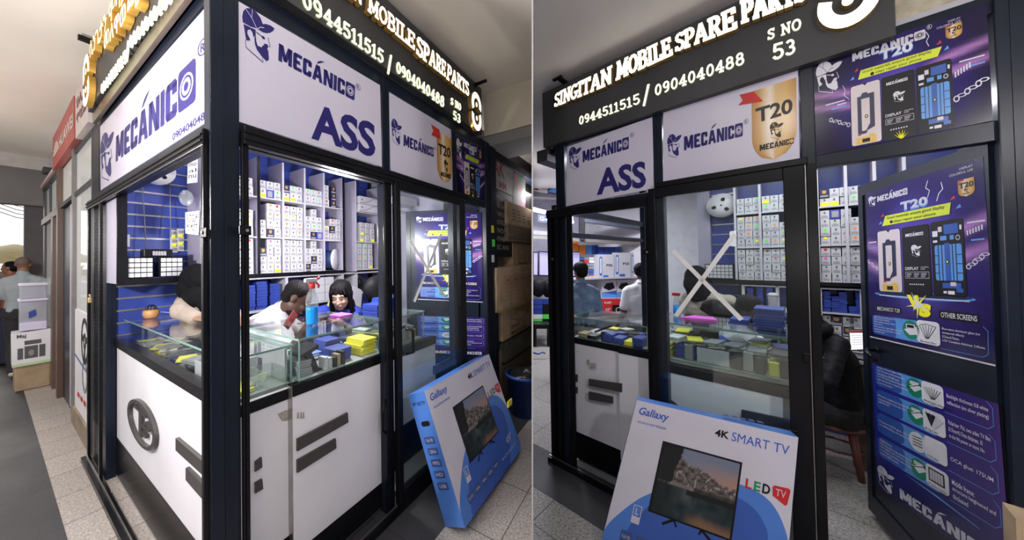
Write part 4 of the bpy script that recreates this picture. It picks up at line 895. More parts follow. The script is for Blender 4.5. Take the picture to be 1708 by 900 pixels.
# ------------------------------------------------------------------ lit fascia signs
def dist(q, p, r_): return (q(*p)-q(*r_)).length
def litword(t, pl, c, s, each=True, th=.17, depth=.035):
    q = pxq(pl, *c); ax = dist(q, (0, .5), (1, .5)); ay = dist(q, (.5, 0), (.5, 1)); tw = ay*th
    _, tot = slab(s); x = 0
    for ch in s:
        w_ = G[ch][0]
        if ch != ' ':
            bm = NB(); x0, x1 = .012+.965*x/tot, .012+.965*(x+w_)/tot
            slab_solid(bm, q, ch, x0, 0, x1, 1, tw, .004, depth, ax, ay)
            part('letter', bm, [LIT, GOLD], t, 'lit white face with gold edge')
        x += w_+.07
def litnum(t, pl, c, s, th=.12):
    q = pxq(pl, *c); ax = dist(q, (0, .5), (1, .5)); ay = dist(q, (.5, 0), (.5, 1))
    bm = NB(); slab_solid(bm, q, s, 0, 0, 1, 1, ay*th, .001, .010, ax, ay, gap=.12); part('number_line', bm, [LITN, HALO], t, 'lit white characters')
def slogo(t, pl, cx, cy, r, asp=1., depth=.035):
    """two opposed thick arcs, each with a dot: the round S mark"""
    for sy, a0, a1 in ((1, -20, 215), (-1, 160, 395)):
        bm = NB(); Rg = []; n = 22
        yc = cy+sy*r*.55*asp
        def P(rr, a, h): return pl.pt(cx+rr*r*math.cos(R(a)), yc+rr*r*asp*math.sin(R(a)), h)
        for k in range(n+1):
            a = a0+(a1-a0)*k/n; w_ = 1
            Rg.append([bm.verts.new(P(.52, a, .004)), bm.verts.new(P(.52, a, depth)), bm.verts.new(P(1, a, depth)), bm.verts.new(P(1, a, .004))])
        for A_, B_ in zip(Rg, Rg[1:]):
            for i in range(3): f = bm.faces.new((A_[i], A_[i+1], B_[i+1], B_[i])); f.material_index = 0 if i == 1 else 1
        for E_ in (Rg[0], Rg[-1]): bm.faces.new(E_).material_index = 1
        part('letter_arc', bm, [LIT, GOLD], t, 'lit white arc with gold edge')
        bm = NB(); C_ = [pl.pt(cx+.2*r*math.cos(R(a)), yc+.2*r*asp*math.sin(R(a)), .004) for a in range(0, 360, 24)]
        f = prism(bm, C_, pl.n*(depth-.004), 1); f[1].material_index = 0; part('letter_dot', bm, [LIT, GOLD], t)
AMH = mat('lit_cream_letter', (.8, .7, .5), .5, emis=.75, ecol=(1, .85, .5))
def amharic(t, pl, c, s):
    q = pxq(pl, *c); bm = NB(); text(bm, q, s, bold=.02, h=.035, mi=0, thick=.032); part('letter_line', bm, [AMH, GOLD], t, 'lit cream Amharic letters with gold edge')
fa = thing('sign_fascia', 'dark fascia with lit lettering round the corner of the left kiosk', 'sign', FA, (.0, 0, 2.63))
bm = NB(); box(bm, (-.05, -.05, 2.63), (2.02, .0, 3.05)); part('front_board', bm, FASC, fa)
bm = NB(); box(bm, (-.05, 0, 2.63), (0, 2.14, 3.05)); part('side_board', bm, FASC, fa)
bm = NB(); box(bm, (-.03, .0, 2.545), (-.012, 2.12, 2.62)); part('under_beam', bm, mat('brushed_beige_beam', (.22, .17, .14), .3, .6), fa, 'brushed beige strip under the side board')
pf = Pl(FA, (0, -.051, 0), (1, 0, 0), (0, 0, 1), (0, -1, 0)); ps = Pl(FA, (-.051, 0, 0), (0, -1, 0), (0, 0, 1), (-1, 0, 0))
e0 = pf.px(597, 10); e1 = pf.px(606, 22); e2 = pf.px(607, -4); lw = pf.px(686, 88)[0]-e1[0]
qs = Quad(pf, ((e0[0]-lw*1.3, e1[1]), (e0[0], e1[1]), (e0[0], e2[1]), (e0[0]-lw*1.3, e2[1])))
ax = dist(qs, (0, .5), (1, .5)); ay = dist(qs, (.5, 0), (.5, 1)); _, tot = slab('SINGITAN'); x = 0
for ch in 'SINGITAN':
    w_ = G[ch][0]; bm = NB(); slab_solid(bm, qs, ch, x/tot, 0, (x+w_)/tot, 1, ay*.17, .004, .035, ax, ay); part('letter', bm, [LIT, GOLD], fa, 'lit white face with gold edge'); x += w_+.07
litword(fa, pf, ((606, 22), (686, 88), (686.8, 62), (607, -4)), 'MOBILE'); litword(fa, pf, ((687.5, 93), (737, 131), (738, 107.5), (689, 62)), 'SPARE'); litword(fa, pf, ((738, 133), (777, 163), (776, 140.6), (740, 109)), 'PARTS')
litnum(fa, pf, ((504, 12), (637.5, 107.5), (638.7, 86), (502, -18)), '0944511515'); litnum(fa, pf, ((645, 119), (652, 124), (652, 96), (645, 92)), '/')
litnum(fa, pf, ((660, 121), (739, 180), (740, 162.6), (660, 102)), '0904040488'); litnum(fa, pf, ((751, 174), (767.5, 185.5), (767.5, 174), (751, 162.6)), 'S NO'); litnum(fa, pf, ((755, 199), (766.7, 206.5), (766.7, 192), (755, 184)), '53')
c_ = pf.px(789, 170); d_ = pf.px(789, 205); slogo(fa, pf, c_[0]+.0, (c_[1]+d_[1])/2, .085, 1.25)
amharic(fa, ps, ((163, 104), (243, -20), (243, -66), (162.5, 76)), 'ሲንጊታን ሞባይል'); amharic(fa, ps, ((188, 89), (250, 14), (250, -24), (188, 64)), 'መለዋወጫ')
litnum(fa, ps, ((171.5, 158), (213, 104), (213, 84), (171.5, 143)), '0944511515'); litnum(fa, ps, ((213, 101), (218, 95), (218, 70), (213, 77)), '/'); litnum(fa, ps, ((219.5, 83), (290, 3), (290, -22), (219.5, 63)), '0904040488')
c_ = ps.px(156, 118); d_ = ps.px(156, 158); slogo(fa, ps, c_[0], (c_[1]+d_[1])/2, .12, .95)
bm = NB(); p = FA.V(792, 142, -.05); box(bm, (p.x-.02, -.05, p.z-.02), (p.x+.03, .0, p.z+.02)); box(bm, (p.x+.0, -.16, p.z+.0), (p.x+.02, -.04, p.z+.02)); part('bracket', bm, BLACKF, fa)
bm = NB(); p = FA.U(155, 88, -.05); box(bm, (-.12, p.y-.03, 3.05), (.0, p.y+.0, 3.08)); part('bracket', bm, BLACKF, fa)
fb = thing('sign_fascia', 'dark fascia with lit lettering over the right kiosk', 'sign', FB, (.7, 0, 2.31))
bm = NB(); box(bm, (.0, -.05, 2.325), (1.53, .0, 2.735)); part('front_board', bm, FASC, fb)
bm = NB(); box(bm, (.0, .0, 2.325), (.03, 1.6, 2.735)); part('side_board', bm, FASC, fb)
bm = NB(); box(bm, (-.09, .0, 2.24), (.0, .55, 2.33)); part('end_block', bm, FASC, fb)
pf = Pl(FB, (0, -.051, 0), (1, 0, 0), (0, 0, 1), (0, -1, 0))
litword(fb, pf, ((928.5, 181), (1026.7, 141), (1026.7, 112), (929.5, 160)), 'SINGITAN'); litword(fb, pf, ((1030.7, 137), (1126, 95), (1122, 66), (1032, 108)), 'MOBILE')
litword(fb, pf, ((1129.3, 91), (1232, 52), (1229, 17), (1129, 63)), 'SPARE'); litword(fb, pf, ((1238, 45), (1348, 5), (1346, -32), (1236, 9)), 'PARTS')
litnum(fb, pf, ((966.7, 209), (1068, 173), (1067, 156), (967, 195)), '0944511515'); litnum(fb, pf, ((1073, 174), (1084, 170), (1084, 143), (1073, 148)), '/'); litnum(fb, pf, ((1093, 161), (1242, 107), (1241, 86.5), (1093, 143)), '0904040488')
litnum(fb, pf, ((1281, 68), (1336.5, 49.5), (1335.5, 31), (1281, 51)), 'S NO'); litnum(fb, pf, ((1289, 102.5), (1327, 89), (1326, 65), (1289, 75.5)), '53')
c_ = pf.px(1413, 8); slogo(fb, pf, c_[0], c_[1]+.058, .080, 1.32)
bm = NB(); p = FB.V(942, 140, -.05); box(bm, (p.x-.01, -.15, p.z), (p.x+.02, .0, p.z+.015)); box(bm, (p.x-.035, -.155, p.z), (p.x+.03, -.13, p.z+.012)); part('bracket', bm, BLACKF, fb)
# the open door leaf of the right kiosk, and the same kind of leaf half seen in the left kiosk doorway
doorleaf(FB, 'open dark metal door covered with two purple phone posters', (1.735, .04), (1.515, .861), .04, 1.885, ((1452, 560), (1662, 608), (1640, 260.5), (1443.7, 322)), ((1462.7, 810.5), (1690, 977), (1666, 673.7), (1454.8, 605.5)), hx=(1466, 584))
h_ = FA.V(805, 345, .08)
t = doorleaf(FA, 'dark metal door with purple phone poster standing open behind the left kiosk', (2.14, .08), (1.86, .74), .04, 1.98, ((697, 498), (806, 503), (803, 354), (690, 356)), ((701, 590), (811, 594), (810, 530), (697, 526)))
# ------------------------------------------------------------------ shelving and stock
def shelves(fr, lab, v0, v1, uprights, levels, z0, z1, blackpost=(), rail=None):
    t = thing('wall_shelf', lab, 'shelf unit', fr, (uprights[0], v0, z0))
    for u in uprights:
        bm = NB(); box(bm, (u-.007, v0, z0), (u+.007, v1, z1)); part('upright', bm, WALLP, t)
        if u in blackpost: bm = NB(); box(bm, (u-.011, v0-.008, z0), (u+.011, v0, z1)); part('edge_strip', bm, BLACKF, t)
        else: bm = NB(); box(bm, (u-.008, v0-.003, z0), (u+.008, v0, z1)); part('edge_strip', bm, SHELFW, t)
    for z in levels:
        bm = NB(); box(bm, (uprights[0], v0+.002, z-.012), (uprights[-1], v1, z)); part('shelf_board', bm, SHELFW, t)
    bm = NB(); box(bm, (uprights[0], v1-.012, z0), (uprights[-1], v1, z1)); part('back_board', bm, SLATB, t)
    if rail: bm = NB(); box(bm, (uprights[0]-.01, v0-.02, rail-.03), (uprights[-1]+.01, v0-.002, rail)); part('front_rail', bm, BLACKF, t)
    return t
BC = {}
EMBL = mat('dark_label_print', (.12, .11, .10), .5); BARC = mat('grey_barcode_print', (.30, .30, .33), .5)
NBX = mat('navy_box_card', (.02, .022, .07), .4); PINKS = mat('pink_sticker', (.8, .1, .35), .5); VIOS = mat('violet_box_card', (.05, .06, .45), .4)
def boxmesh(kind, w_, h_, d_):
    k = (kind, w_, h_, d_)
    if k in BC: return BC[k]
    bm = NB(); body = {'navy': 4, 'violet': 5}.get(kind, 0)
    box(bm, (-w_/2, 0, 0), (w_/2, d_, h_), body, bev=.0012)
    class Q:
        def __call__(s, x, y, h=0): return V((-w_/2+w_*x, -h, h_*y))
    q = Q()
    if kind == 'navy': poly(bm, q, [(.3, .55), (.5, .45), (.7, .55), (.7, .85), (.3, .85)], .0008, 6); rc(bm, q, .1, .1, .9, .28, .0008, 2)
    elif kind == 'violet': rc(bm, q, .15, .15, .85, .85, .0008, 2)
    else:
        poly(bm, q, [(.40, .66), (.5, .58), (.60, .66), (.60, .86), (.40, .86)], .0008, 1)
        rc(bm, q, .16, .12, .84, .34, .0008, 2); rc(bm, q, .3, .38, .7, .44, .0008, 2)
        if kind == 'yellow': rc(bm, q, .08, .06, .92, .44, .0014, 3)
        elif kind != 'plain': poly(bm, q, circ(.5, .78, .19, .14, 10), .0014, 3)
    col = {'yellow': YELF, 'orange': ORG, 'green': GRN, 'red': RED, 'pink': PINKS, 'lemon': YELF}.get(kind, BOXW)
    bmesh.ops.recalc_face_normals(bm, faces=bm.faces[:])
    BC[k] = mesh('parts_box', bm, [BOXW, EMBL, BARC, col, NBX, VIOS, GOLD])
    return BC[k]
ORD = ['bottom', 'second', 'third', 'fourth', 'fifth']
DESC = {'plain': 'white parts box', 'navy': 'navy blue parts box', 'violet': 'violet parts box', 'yellow': 'box with yellow label', 'orange': 'box with orange dot', 'green': 'box with green dot', 'red': 'box with red dot', 'pink': 'box with pink dot', 'lemon': 'box with lemon dot'}
USED = {}
def stockbox(fr, u, v, z, kind, w_, h_, d_, where, group, yaw=0):
    o = bpy.data.objects.new('parts_box', boxmesh(kind, w_, h_, d_)); C.objects.link(o)
    o.matrix_world = fr.M @ Matrix.Translation(V((u, v, z))) @ Matrix.Rotation(yaw, 4, 'Z')
    tag(o, DESC[kind]+', '+where, 'box', group); return o
def bay(fr, who, row, bayname, u0, u1, z, cols, v, w_, h_, d_, kinds):
    n = len(cols); pit = w_*1.06; rnd = random.Random(hash((u0, z)) & 0xffff)
    start = u0+.012+w_/2
    gap = max(0, (u1-u0-.02-n*pit))/max(1, n)*.55
    ki = iter(kinds)
    for c, k in enumerate(cols):
        for j in range(k):
            kd = next(ki, 'plain'); kd = {'.': 'plain', 'n': 'navy', 'v': 'violet', 'Y': 'yellow', 'o': 'orange', 'g': 'green', 'r': 'red', 'p': 'pink', 'l': 'lemon'}.get(kd, kd)
            stockbox(fr, start+c*(pit+gap)+rnd.uniform(-.002, .002), v+rnd.uniform(0, .012), z+j*(h_+.001), kd, w_, h_, d_,
                     f'{who} {row} row, {bayname} bay, column {c+1}, {ORD[j]}', f'parts boxes in the {who}')
LA = (1.395, 1.725, 2.085)
UA = [.46, .66, .872, 1.088, 1.303, 1.517, 1.76]
shelves(FA, 'white board shelf unit packed with small boxes in the left kiosk', 1.60, 1.88, UA, LA, 1.37, 2.44, (.872, 1.76), 1.395)
shelves(FA, 'narrow white shelf unit at the right end inside the left kiosk', 1.60, 1.88, [1.93, 2.33], LA, 1.37, 2.44, (), None)
A_ = 'left kiosk'
BW, BH, BD = .060, .077, .17
data = {
 ('top', 2): (['..'], 0), }
def rows(fr, who, zs, bays, v, w_, h_, d_):
    for (rn, bn, u0, u1, ri, cols, kinds) in bays: bay(fr, who, rn, bn, u0, u1, zs[ri], cols, v, w_, h_, d_, kinds)
rows(FA, A_, LA, [
 ('top', 'far left', .46, .66, 2, (2, 2, 2), 'n.n..n'), ('middle', 'far left', .46, .66, 1, (4, 4, 3), '..o.n...g..'), ('lower', 'far left', .46, .66, 0, (3, 4, 4), '...n.......'),
 ('top', 'dark post', .69, .872, 2, (2, 2), '....'), ('middle', 'dark post', .69, .872, 1, (3, 3), 'o..olo'), ('lower', 'dark post', .69, .872, 0, (4, 4), '.......ro.'[0:8]),
 ('top', 'first', .872, 1.088, 2, (2, 2, 2), 'Y.v.g.'), ('middle', 'first', .872, 1.088, 1, (2, 4, 4), '..n.oo..or'), ('lower', 'first', .872, 1.088, 0, (3, 4, 4), '..n...pY...'),
 ('top', 'second', 1.088, 1.303, 2, (2, 2, 2), 'YnYg..'), ('middle', 'second', 1.088, 1.303, 1, (4, 4, 4), '.olp..l.oo..'), ('lower', 'second', 1.088, 1.303, 0, (4, 4, 4), '............'),
 ('top', 'third', 1.303, 1.517, 2, (2, 2, 2), '.g.gg.'), ('middle', 'third', 1.303, 1.517, 1, (3, 4, 3), '...ng..vg.'), ('lower', 'third', 1.303, 1.517, 0, (3, 4, 3), 'n...n.....'),
 ('top', 'fourth', 1.517, 1.76, 2, (3, 3), 'r..nnn'), ('middle', 'fourth', 1.517, 1.76, 1, (2, 3, 3), 'ol.nr...'),
 ('middle', 'right end', 1.99, 2.30, 1, (3, 3, 3), 'YYo.o.Y..'), ('lower', 'right end', 1.95, 2.28, 0, (4, 4, 4), 'go.g.gggY...'),
], 1.612, BW, BH, BD)
# two long white cartons and the cable reels
for k, z in enumerate((2.086, 2.178)):
    t = thing('white_carton', ('upper' if k else 'lower')+' long white carton with a curved line, right end of the left kiosk shelf', 'carton', FA, (2.12, 1.6, z))
    bm = NB(); box(bm, (1.965, 1.57, z), (2.31, 1.86, z+.088), bev=.002); part('body', bm, BOXW, t)
    pl = Pl(FA, (1.965, 1.5695, z), (1, 0, 0), (0, 0, 1), (0, -1, 0)); q = rect(pl, 0, 0, .345, .088); bm = NB()
    ln(bm, q, [(.0, .1), (.3, .25), (.45, .5), (.55, .8), (.72, .92), (1, .92)], .012, .0008, 0, .05); poly(bm, q, circ(.1, .55, .025, .1, 10), .0008, 0); part('print', bm, BLK, t)
def reel(fr, c, r, wd, ax, lab, face, cord, holes=True):
    t = thing('cable_reel', lab, 'reel', fr, c); ax = V(ax).normalized(); c = V(c)
    bm = NB(); lathe(bm, c, [(.02, -wd*.5), (r, -wd*.5), (r, -wd*.42), (.02, -wd*.42)], 32, ax); part('flange', bm, face, t)
    bm = NB(); lathe(bm, c, [(.02, wd*.42), (r, wd*.42), (r, wd*.5), (.02, wd*.5)], 32, ax); part('flange', bm, face, t)
    bm = NB(); lathe(bm, c, [(.3*r, -wd*.42)]+[(r*(.84+.03*(k % 2)), wd*(-.41+.82*k/12)) for k in range(13)]+[(.3*r, wd*.42)], 32, ax); part('cable_winding', bm, cord, t)
    if holes:
        a = ax.orthogonal().normalized(); b = ax.cross(a); pl = Pl(fr, c-ax*wd*.505, a, b, -ax); bm = NB()
        for k in range(3):
            an = R(90+120*k); cx_, cy_ = .5*r*math.cos(an), .5*r*math.sin(an)
            poly(bm, rect(pl, 0, 0, 1, 1), [(cx_+.17*r*math.cos(an+q_), cy_+.17*r*math.sin(an+q_)) for q_ in (0, .8, 2.2, 3.14, 4.1, 5.4)], .001)
        poly(bm, rect(pl, 0, 0, 1, 1), circ(0, 0, r*.07), .001)
        part('flange_hole', bm, BLK, t)
    return t
CORDG = mat('grey_cable', (.18, .18, .2), .5); REELW = mat('white_reel_plastic', (.68, .67, .70), .4)
reel(FA, (1.64, 1.70, 1.515), .115, .15, (-.55, .83, 0), 'white cable reel in the lower right bay of the left kiosk shelf', REELW, mat('navy_cable', (.02, .04, .14), .5), False)
p = FA.V(262, 290, 1.80)
reel(FA, (p.x, 1.80, p.z+.03), .105, .07, (.10, .8, .42), 'white cable reel hanging on the blue slat wall of left kiosk', REELW, CORDG)
p = FB.V(1203, 342, 1.82)
reel(FB, (p.x, 1.86, p.z), .115, .06, (.1, 1, 0), 'white film reel hanging on the blue slat wall of right kiosk', REELW, CORDG)
# slat wall of the left kiosk and its black framed cabinet
t = thing('slat_wall', 'royal blue slat wall with silver rails in the left kiosk', 'slat wall', FA, (.3, 1.89, 1))
bm = NB(); box(bm, (.03, 1.885, .9), (.46, 1.898, 2.5)); part('board', bm, SLATB, t)
for k in range(17):
    z = .98+.088*k
    if z < 2.45: bm = NB(); box(bm, (.03, 1.879, z), (.46, 1.885, z+.012)); part('rail', bm, ALU, t)
t = thing('wall_cabinet', 'shallow black edged cabinet on the blue slat wall of left kiosk', 'cabinet', FA, (.2, 1.7, 1.36))
for n, a, b, m_ in (('side_board', (.002, 1.55, 1.37), (.045, 1.88, 2.2), WALLP), ('edge_strip', (.0, 1.535, 1.36), (.048, 1.55, 2.2), BLACKF), ('bottom_board', (.045, 1.55, 1.36), (.36, 1.88, 1.385), BLACKF), ('edge_strip', (.048, 1.535, 1.36), (.36, 1.55, 1.40), BLACKF)):
    bm = NB(); box(bm, a, b, bev=.001); part(n, bm, m_, t)
for side, (u0, u1) in enumerate(((.055, .175), (.215, .335))):
    t = thing('drawer_organizer', ('left', 'right')[side]+' black organizer with rows of small white drawers in the left kiosk', 'organizer', FA, (u0, 1.57, 1.402))
    bm = NB(); box(bm, (u0-.006, 1.565, 1.402), (u1+.006, 1.70, 1.545), bev=.001); part('frame', bm, BLACKF, t)
    for i in range(4):
        for j in range(4):
            a = u0+(u1-u0)*i/4; b = 1.409+.0335*j; bm = NB(); box(bm, (a+.002, 1.558, b), (a+(u1-u0)/4-.002, 1.568, b+.027), bev=.001); part('drawer', bm, BOXW, t)
t = thing('price_printer', 'small black box with barred vent on top of the white drawers', 'device', FA, (.24, 1.6, 1.545))
bm = NB(); box(bm, (.13, 1.56, 1.546), (.28, 1.66, 1.60), bev=.004); part('body', bm, BLACKF, t)
bm = NB()
for k in range(9): box(bm, (.175+.008*k, 1.557, 1.556), (.179+.008*k, 1.56, 1.585))
part('vent', bm, SHELFW, t)
for k, (x, y) in enumerate(((290, 402), (301, 400))):
    p = FA.V(x, y, 1.86); t = thing('card_pack', ('left', 'right')[k]+' hanging strip of small yellow and white packs on the slat wall', 'pack', FA, p)
    bm = NB(); box(bm, (p.x-.022, 1.862, p.z-.09), (p.x+.022, 1.867, p.z+.09)); part('card', bm, BOXW, t)
    for j in range(5): bm = NB(); box(bm, (p.x-.012, 1.852, p.z-.075+.033*j), (p.x+.014, 1.862, p.z-.053+.033*j), bev=.003); part('blister', bm, YELF if j % 2 else GREYS, t)
p = FA.V(210, 402, 1.86); bm = NB(); box(bm, (p.x-.02, 1.86, p.z-.04), (p.x+.02, 1.868, p.z+.05)); solo('card_pack', bm, BOXW, 'single white card pack at the left of the slat wall', 'pack', FA)
def sheetpaper(fr, pl, c, lab, txt, ink=BLK, m_=WHT, parentname='paper_note'):
    t = thing(parentname, lab, 'note', fr, pl.pt(*pl.px(*c[0])))
    bm = NB(); P = [pl.px(*p) for p in c]; solidpoly(bm, pl, P, 0, .002); part('sheet', bm, m_, t)
    if txt:
        bm = NB(); q = Quad(pl, P); n = len(txt)
        for i, s in enumerate(txt): text(bm, q, s, .12, .9-.8*(i+1)/n+.06, .88, .9-.8*i/n-.02, .0, .003)
        part('writing', bm, ink, t)
    return t
plS = Pl(FA, (0, 1.588, 0), (1, 0, 0), (0, 0, 1), (0, -1, 0))
bm = NB(); box(bm, (.455, 1.59, 1.30), (.545, 1.60, 2.44)); solo('shelf_end_board', bm, WALLP, 'lilac end board carrying handwritten notes beside the slat wall', 'board', FA)
sheetpaper(FA, plS, ((312, 306), (329, 304), (330, 255), (314, 259)), 'tall paper note pinned high on the lilac end board', ('wt', 'mo', 'al', 'nu'))
sheetpaper(FA, plS, ((309, 389), (331, 392), (333, 351), (309, 354)), 'handwritten paper note in the middle of the lilac end board', ('RUT GUM', 'M3 MUST'))
bm = NB(); p = FA.V(311, 330, 1.57); ell(bm, (p.x, 1.572, p.z), (.045, .014, .06)); solo('plastic_bag', bm, glass('bag_film', (.85, .88, .86), .3, 1, .14), 'clear plastic bag hanging on the lilac end board', 'bag', FA)
for kk, (x0, y0, x1, y1) in enumerate(((237, 305, 245, 432), (283, 300, 285, 395))):
    bm = NB(); a, b = FA.V(x0, y0, 1.85), FA.V(x1, y1, 1.80); tube(bm, [a, (a+b)/2+V((0, 0, .01)), b], .003, 6)
    solo('cord', bm, CORDG, ('left', 'right')[kk]+' thin grey cord hanging from the reel down the blue slat wall', 'cord', FA)

# goods below the shelf rail, left kiosk
t = thing('lower_shelf', 'white lower shelf and dividers under the black rail of left kiosk', 'shelf unit', FA, (1.2, 1.7, .6))
for n, a, b in (('divider', (1.11, 1.61, .5), (1.135, 1.88, 1.36)), ('divider', (1.74, 1.61, .5), (1.765, 1.88, 1.36)), ('divider', (1.93, 1.61, .5), (1.955, 1.88, 1.36)), ('shelf_board', (.75, 1.61, 1.05), (1.11, 1.88, 1.07)), ('shelf_board', (1.135, 1.61, 1.06), (1.74, 1.88, 1.08)), ('shelf_board', (1.955, 1.61, 1.10), (2.35, 1.88, 1.12)), ('back_board', (.75, 1.88, .5), (2.35, 1.895, 1.36)), ('top_board', (.75, 1.605, 1.345), (2.35, 1.88, 1.36))):
    bm = NB(); box(bm, a, b); part(n, bm, SHELFW if n != 'back_board' else SLATB, t)
def pack_stack(fr, u0, v0, z0, n, w_, d_, h_, m_, lab, name='screen_pack', group=None, jit=.004, cat='pack', edge=None):
    rnd = random.Random(int(u0*991+z0*77))
    for k in range(n):
        bm = NB(); du, dv = rnd.uniform(-jit, jit), rnd.uniform(-jit, jit)
        box(bm, (u0+du, v0+dv, z0+k*h_), (u0+w_+du, v0+d_+dv, z0+(k+1)*h_-.001), bev=.0015)
        solo(name, bm, m_, f'{lab}, {("bottom","second","third","fourth","fifth","sixth","seventh","eighth","ninth","tenth","eleventh","twelfth")[k]} in its stack', cat, fr, group)
for i, (u, n) in enumerate(((.77, 8), (.87, 9), (.985, 8))): pack_stack(FA, u, 1.64, 1.071, n, .09, .2, .028, BLUE, 'flat blue pack on the lower shelf, '+('left', 'middle', 'right')[i]+' pile', group='blue packs on the lower shelf')
for i, (u, z, n) in enumerate(((1.43, 1.081, 3), (1.54, 1.081, 3), (1.19, 1.081, 2))):
    for k in range(n):
        bm = NB(); box(bm, (u, 1.62, z+k*.082), (u+.1, 1.80, z+k*.082+.08), bev=.002); solo('white_carton', bm, BOXW, f'plain white carton on the lower shelf, {("left","right","far left")[i]} pile, {ORD[k]}', 'carton', FA, 'white cartons on the lower shelf')
bm = NB(); ell(bm, (2.04, 1.68, 1.24), (.075, .07, .09)); ell(bm, (2.0, 1.66, 1.30), (.04, .04, .05))
for v in bm.verts: v.co += V((noise.noise(v.co*22), noise.noise(v.co*22+V((5, 0, 0))), noise.noise(v.co*25+V((0, 9, 0)))))*.018
solo('bin_bag', bm, mat('black_polythene', (.01, .01, .012), .25), 'shiny black plastic bag on the lower shelf at right', 'bag', FA)
for k, (a, b, z, nm) in enumerate(((2.0, 2.3, 1.122, 'navy'), )): bm = NB(); box(bm, (a, 1.63, z), (b, 1.80, z+.09), bev=.002); solo('dark_carton', bm, BLK, 'black carton on the lower shelf at the right end', 'carton', FA)
# white plastic chair behind the woman
t = thing('plastic_chair', 'white plastic chair behind the woman in the blue polo shirt', 'chair', FA, (1.55, 1.25, .03))
bm = NB(); c0, c1, c2, c3 = FA.V(572, 468, 1.3), FA.V(606, 484, 1.3), FA.V(603, 516, 1.3), FA.V(590, 520, 1.3); prism(bm, [c0, c1, c2, c3], (0, .03, 0)); bmesh.ops.bevel(bm, geom=bm.edges[:], offset=.012, segments=2, affect='EDGES'); part('backrest', bm, SHELFW, t)
bm = NB(); box(bm, (1.35, 1.0, .44), (1.75, 1.3, .47), bev=.01); part('seat', bm, SHELFW, t)
for x, y in ((1.37, 1.02), (1.73, 1.02), (1.37, 1.28), (1.73, 1.28)): bm = NB(); tube(bm, [(x, y, .03), (x, y, .45)], .014); part('leg', bm, SHELFW, t)
for x in (1.6, 1.73): bm = NB(); tube(bm, [(x, 1.29, .45), (x+.03, 1.31, .95)], .012); part('back_post', bm, SHELFW, t)

# ---- what lies on and in the counters, left kiosk
t = thing('spray_bottle', 'spray bottle of blue liquid with red and white trigger on the counter', 'bottle', FA, (.58, .319, 1.136))
b0 = V((.58, .315, 1.136)); 
bm = NB(); lathe(bm, b0, [(.030, 0), (.033, .01), (.033, .085), (.0325, .10)], 20); part('liquid', bm, mat('bright_blue_liquid', (.01, .25, .75), .15, emis=0), t)
bm = NB(); lathe(bm, b0, [(.0328, .10), (.034, .14), (.026, .175), (.014, .195), (.013, .21)], 20); part('bottle', bm, glass('bottle_plastic', (.82, .88, .9), .05, 1, .12), t)
bm = NB(); lathe(bm, b0, [(.015, .205), (.017, .21), (.017, .235), (.012, .24)], 16); part('collar', bm, RED, t)
bm = NB(); box(bm, b0+V((-.045, -.012, .24)), b0+V((.03, .012, .265)), bev=.006); part('spray_head', bm, SHELFW, t)
bm = NB(); tube(bm, [b0+V((.03, 0, .26)), b0+V((.048, -.0, .265))], .008); tube(bm, [b0+V((.02, 0, .245)), b0+V((.045, 0, .22)), b0+V((.04, 0, .205))], .006); part('trigger', bm, RED, t)
bm = NB(); p = FA.Z(632, 515, 1.137); p = V((.84, .42, 1.136)); 
P = [FA.Z(x, y, 1.139) for x, y in ((613, 518), (642, 518), (642, 511), (618, 511))]
bm = NB(); prism(bm, [V((a.x if a.x < .885 else .885, min(a.y, .60), 1.136)) for a in P], (0, 0, .008)); bm.free()
bm = NB(); box(bm, (.79, .34, 1.136), (.885, .46, 1.146), bev=.004); solo('folded_cloth', bm, mat('magenta_cloth', (.55, .08, .5), .7), 'folded magenta cloth at the right end of the front counter', 'cloth', FA)
t = thing('essential_diffuser', 'round wooden bowl diffuser on the far end of side counter', 'diffuser', FA, (.22, 1.72, 1.106))
p = FA.Z(252, 524, 1.106); p = V((min(.28, p.x), 1.70, 1.106)); q_ = FA.V(252, 515, 1.70); p.x = q_.x
bm = NB(); lathe(bm, p, [(.028, 0), (.040, .008), (.046, .03), (.044, .055), (.034, .062)], 24); part('bowl', bm, mat('honey_wood', (.50, .25, .10), .45, var=.2), t)
bm = NB()
for k in range(10):
    a = R(36*k); tube(bm, [p+V((.034*math.cos(a), .034*math.sin(a), .06)), p+V((.024*math.cos(a), .024*math.sin(a), .085)), p+V((.008*math.cos(a), .008*math.sin(a), .095))], .002, 5)
part('top_cage', bm, BLK, t)
bm = NB(); tube(bm, [p+V((.04, -.0, .04)), p+V((.09, -.05, .03)), p+V((.12, -.14, .006)), p+V((.12, -.3, .004))], .003, 6); solo('white_cable', bm, SHELFW, 'thin white cable from the wooden diffuser along the counter', 'cable', FA)
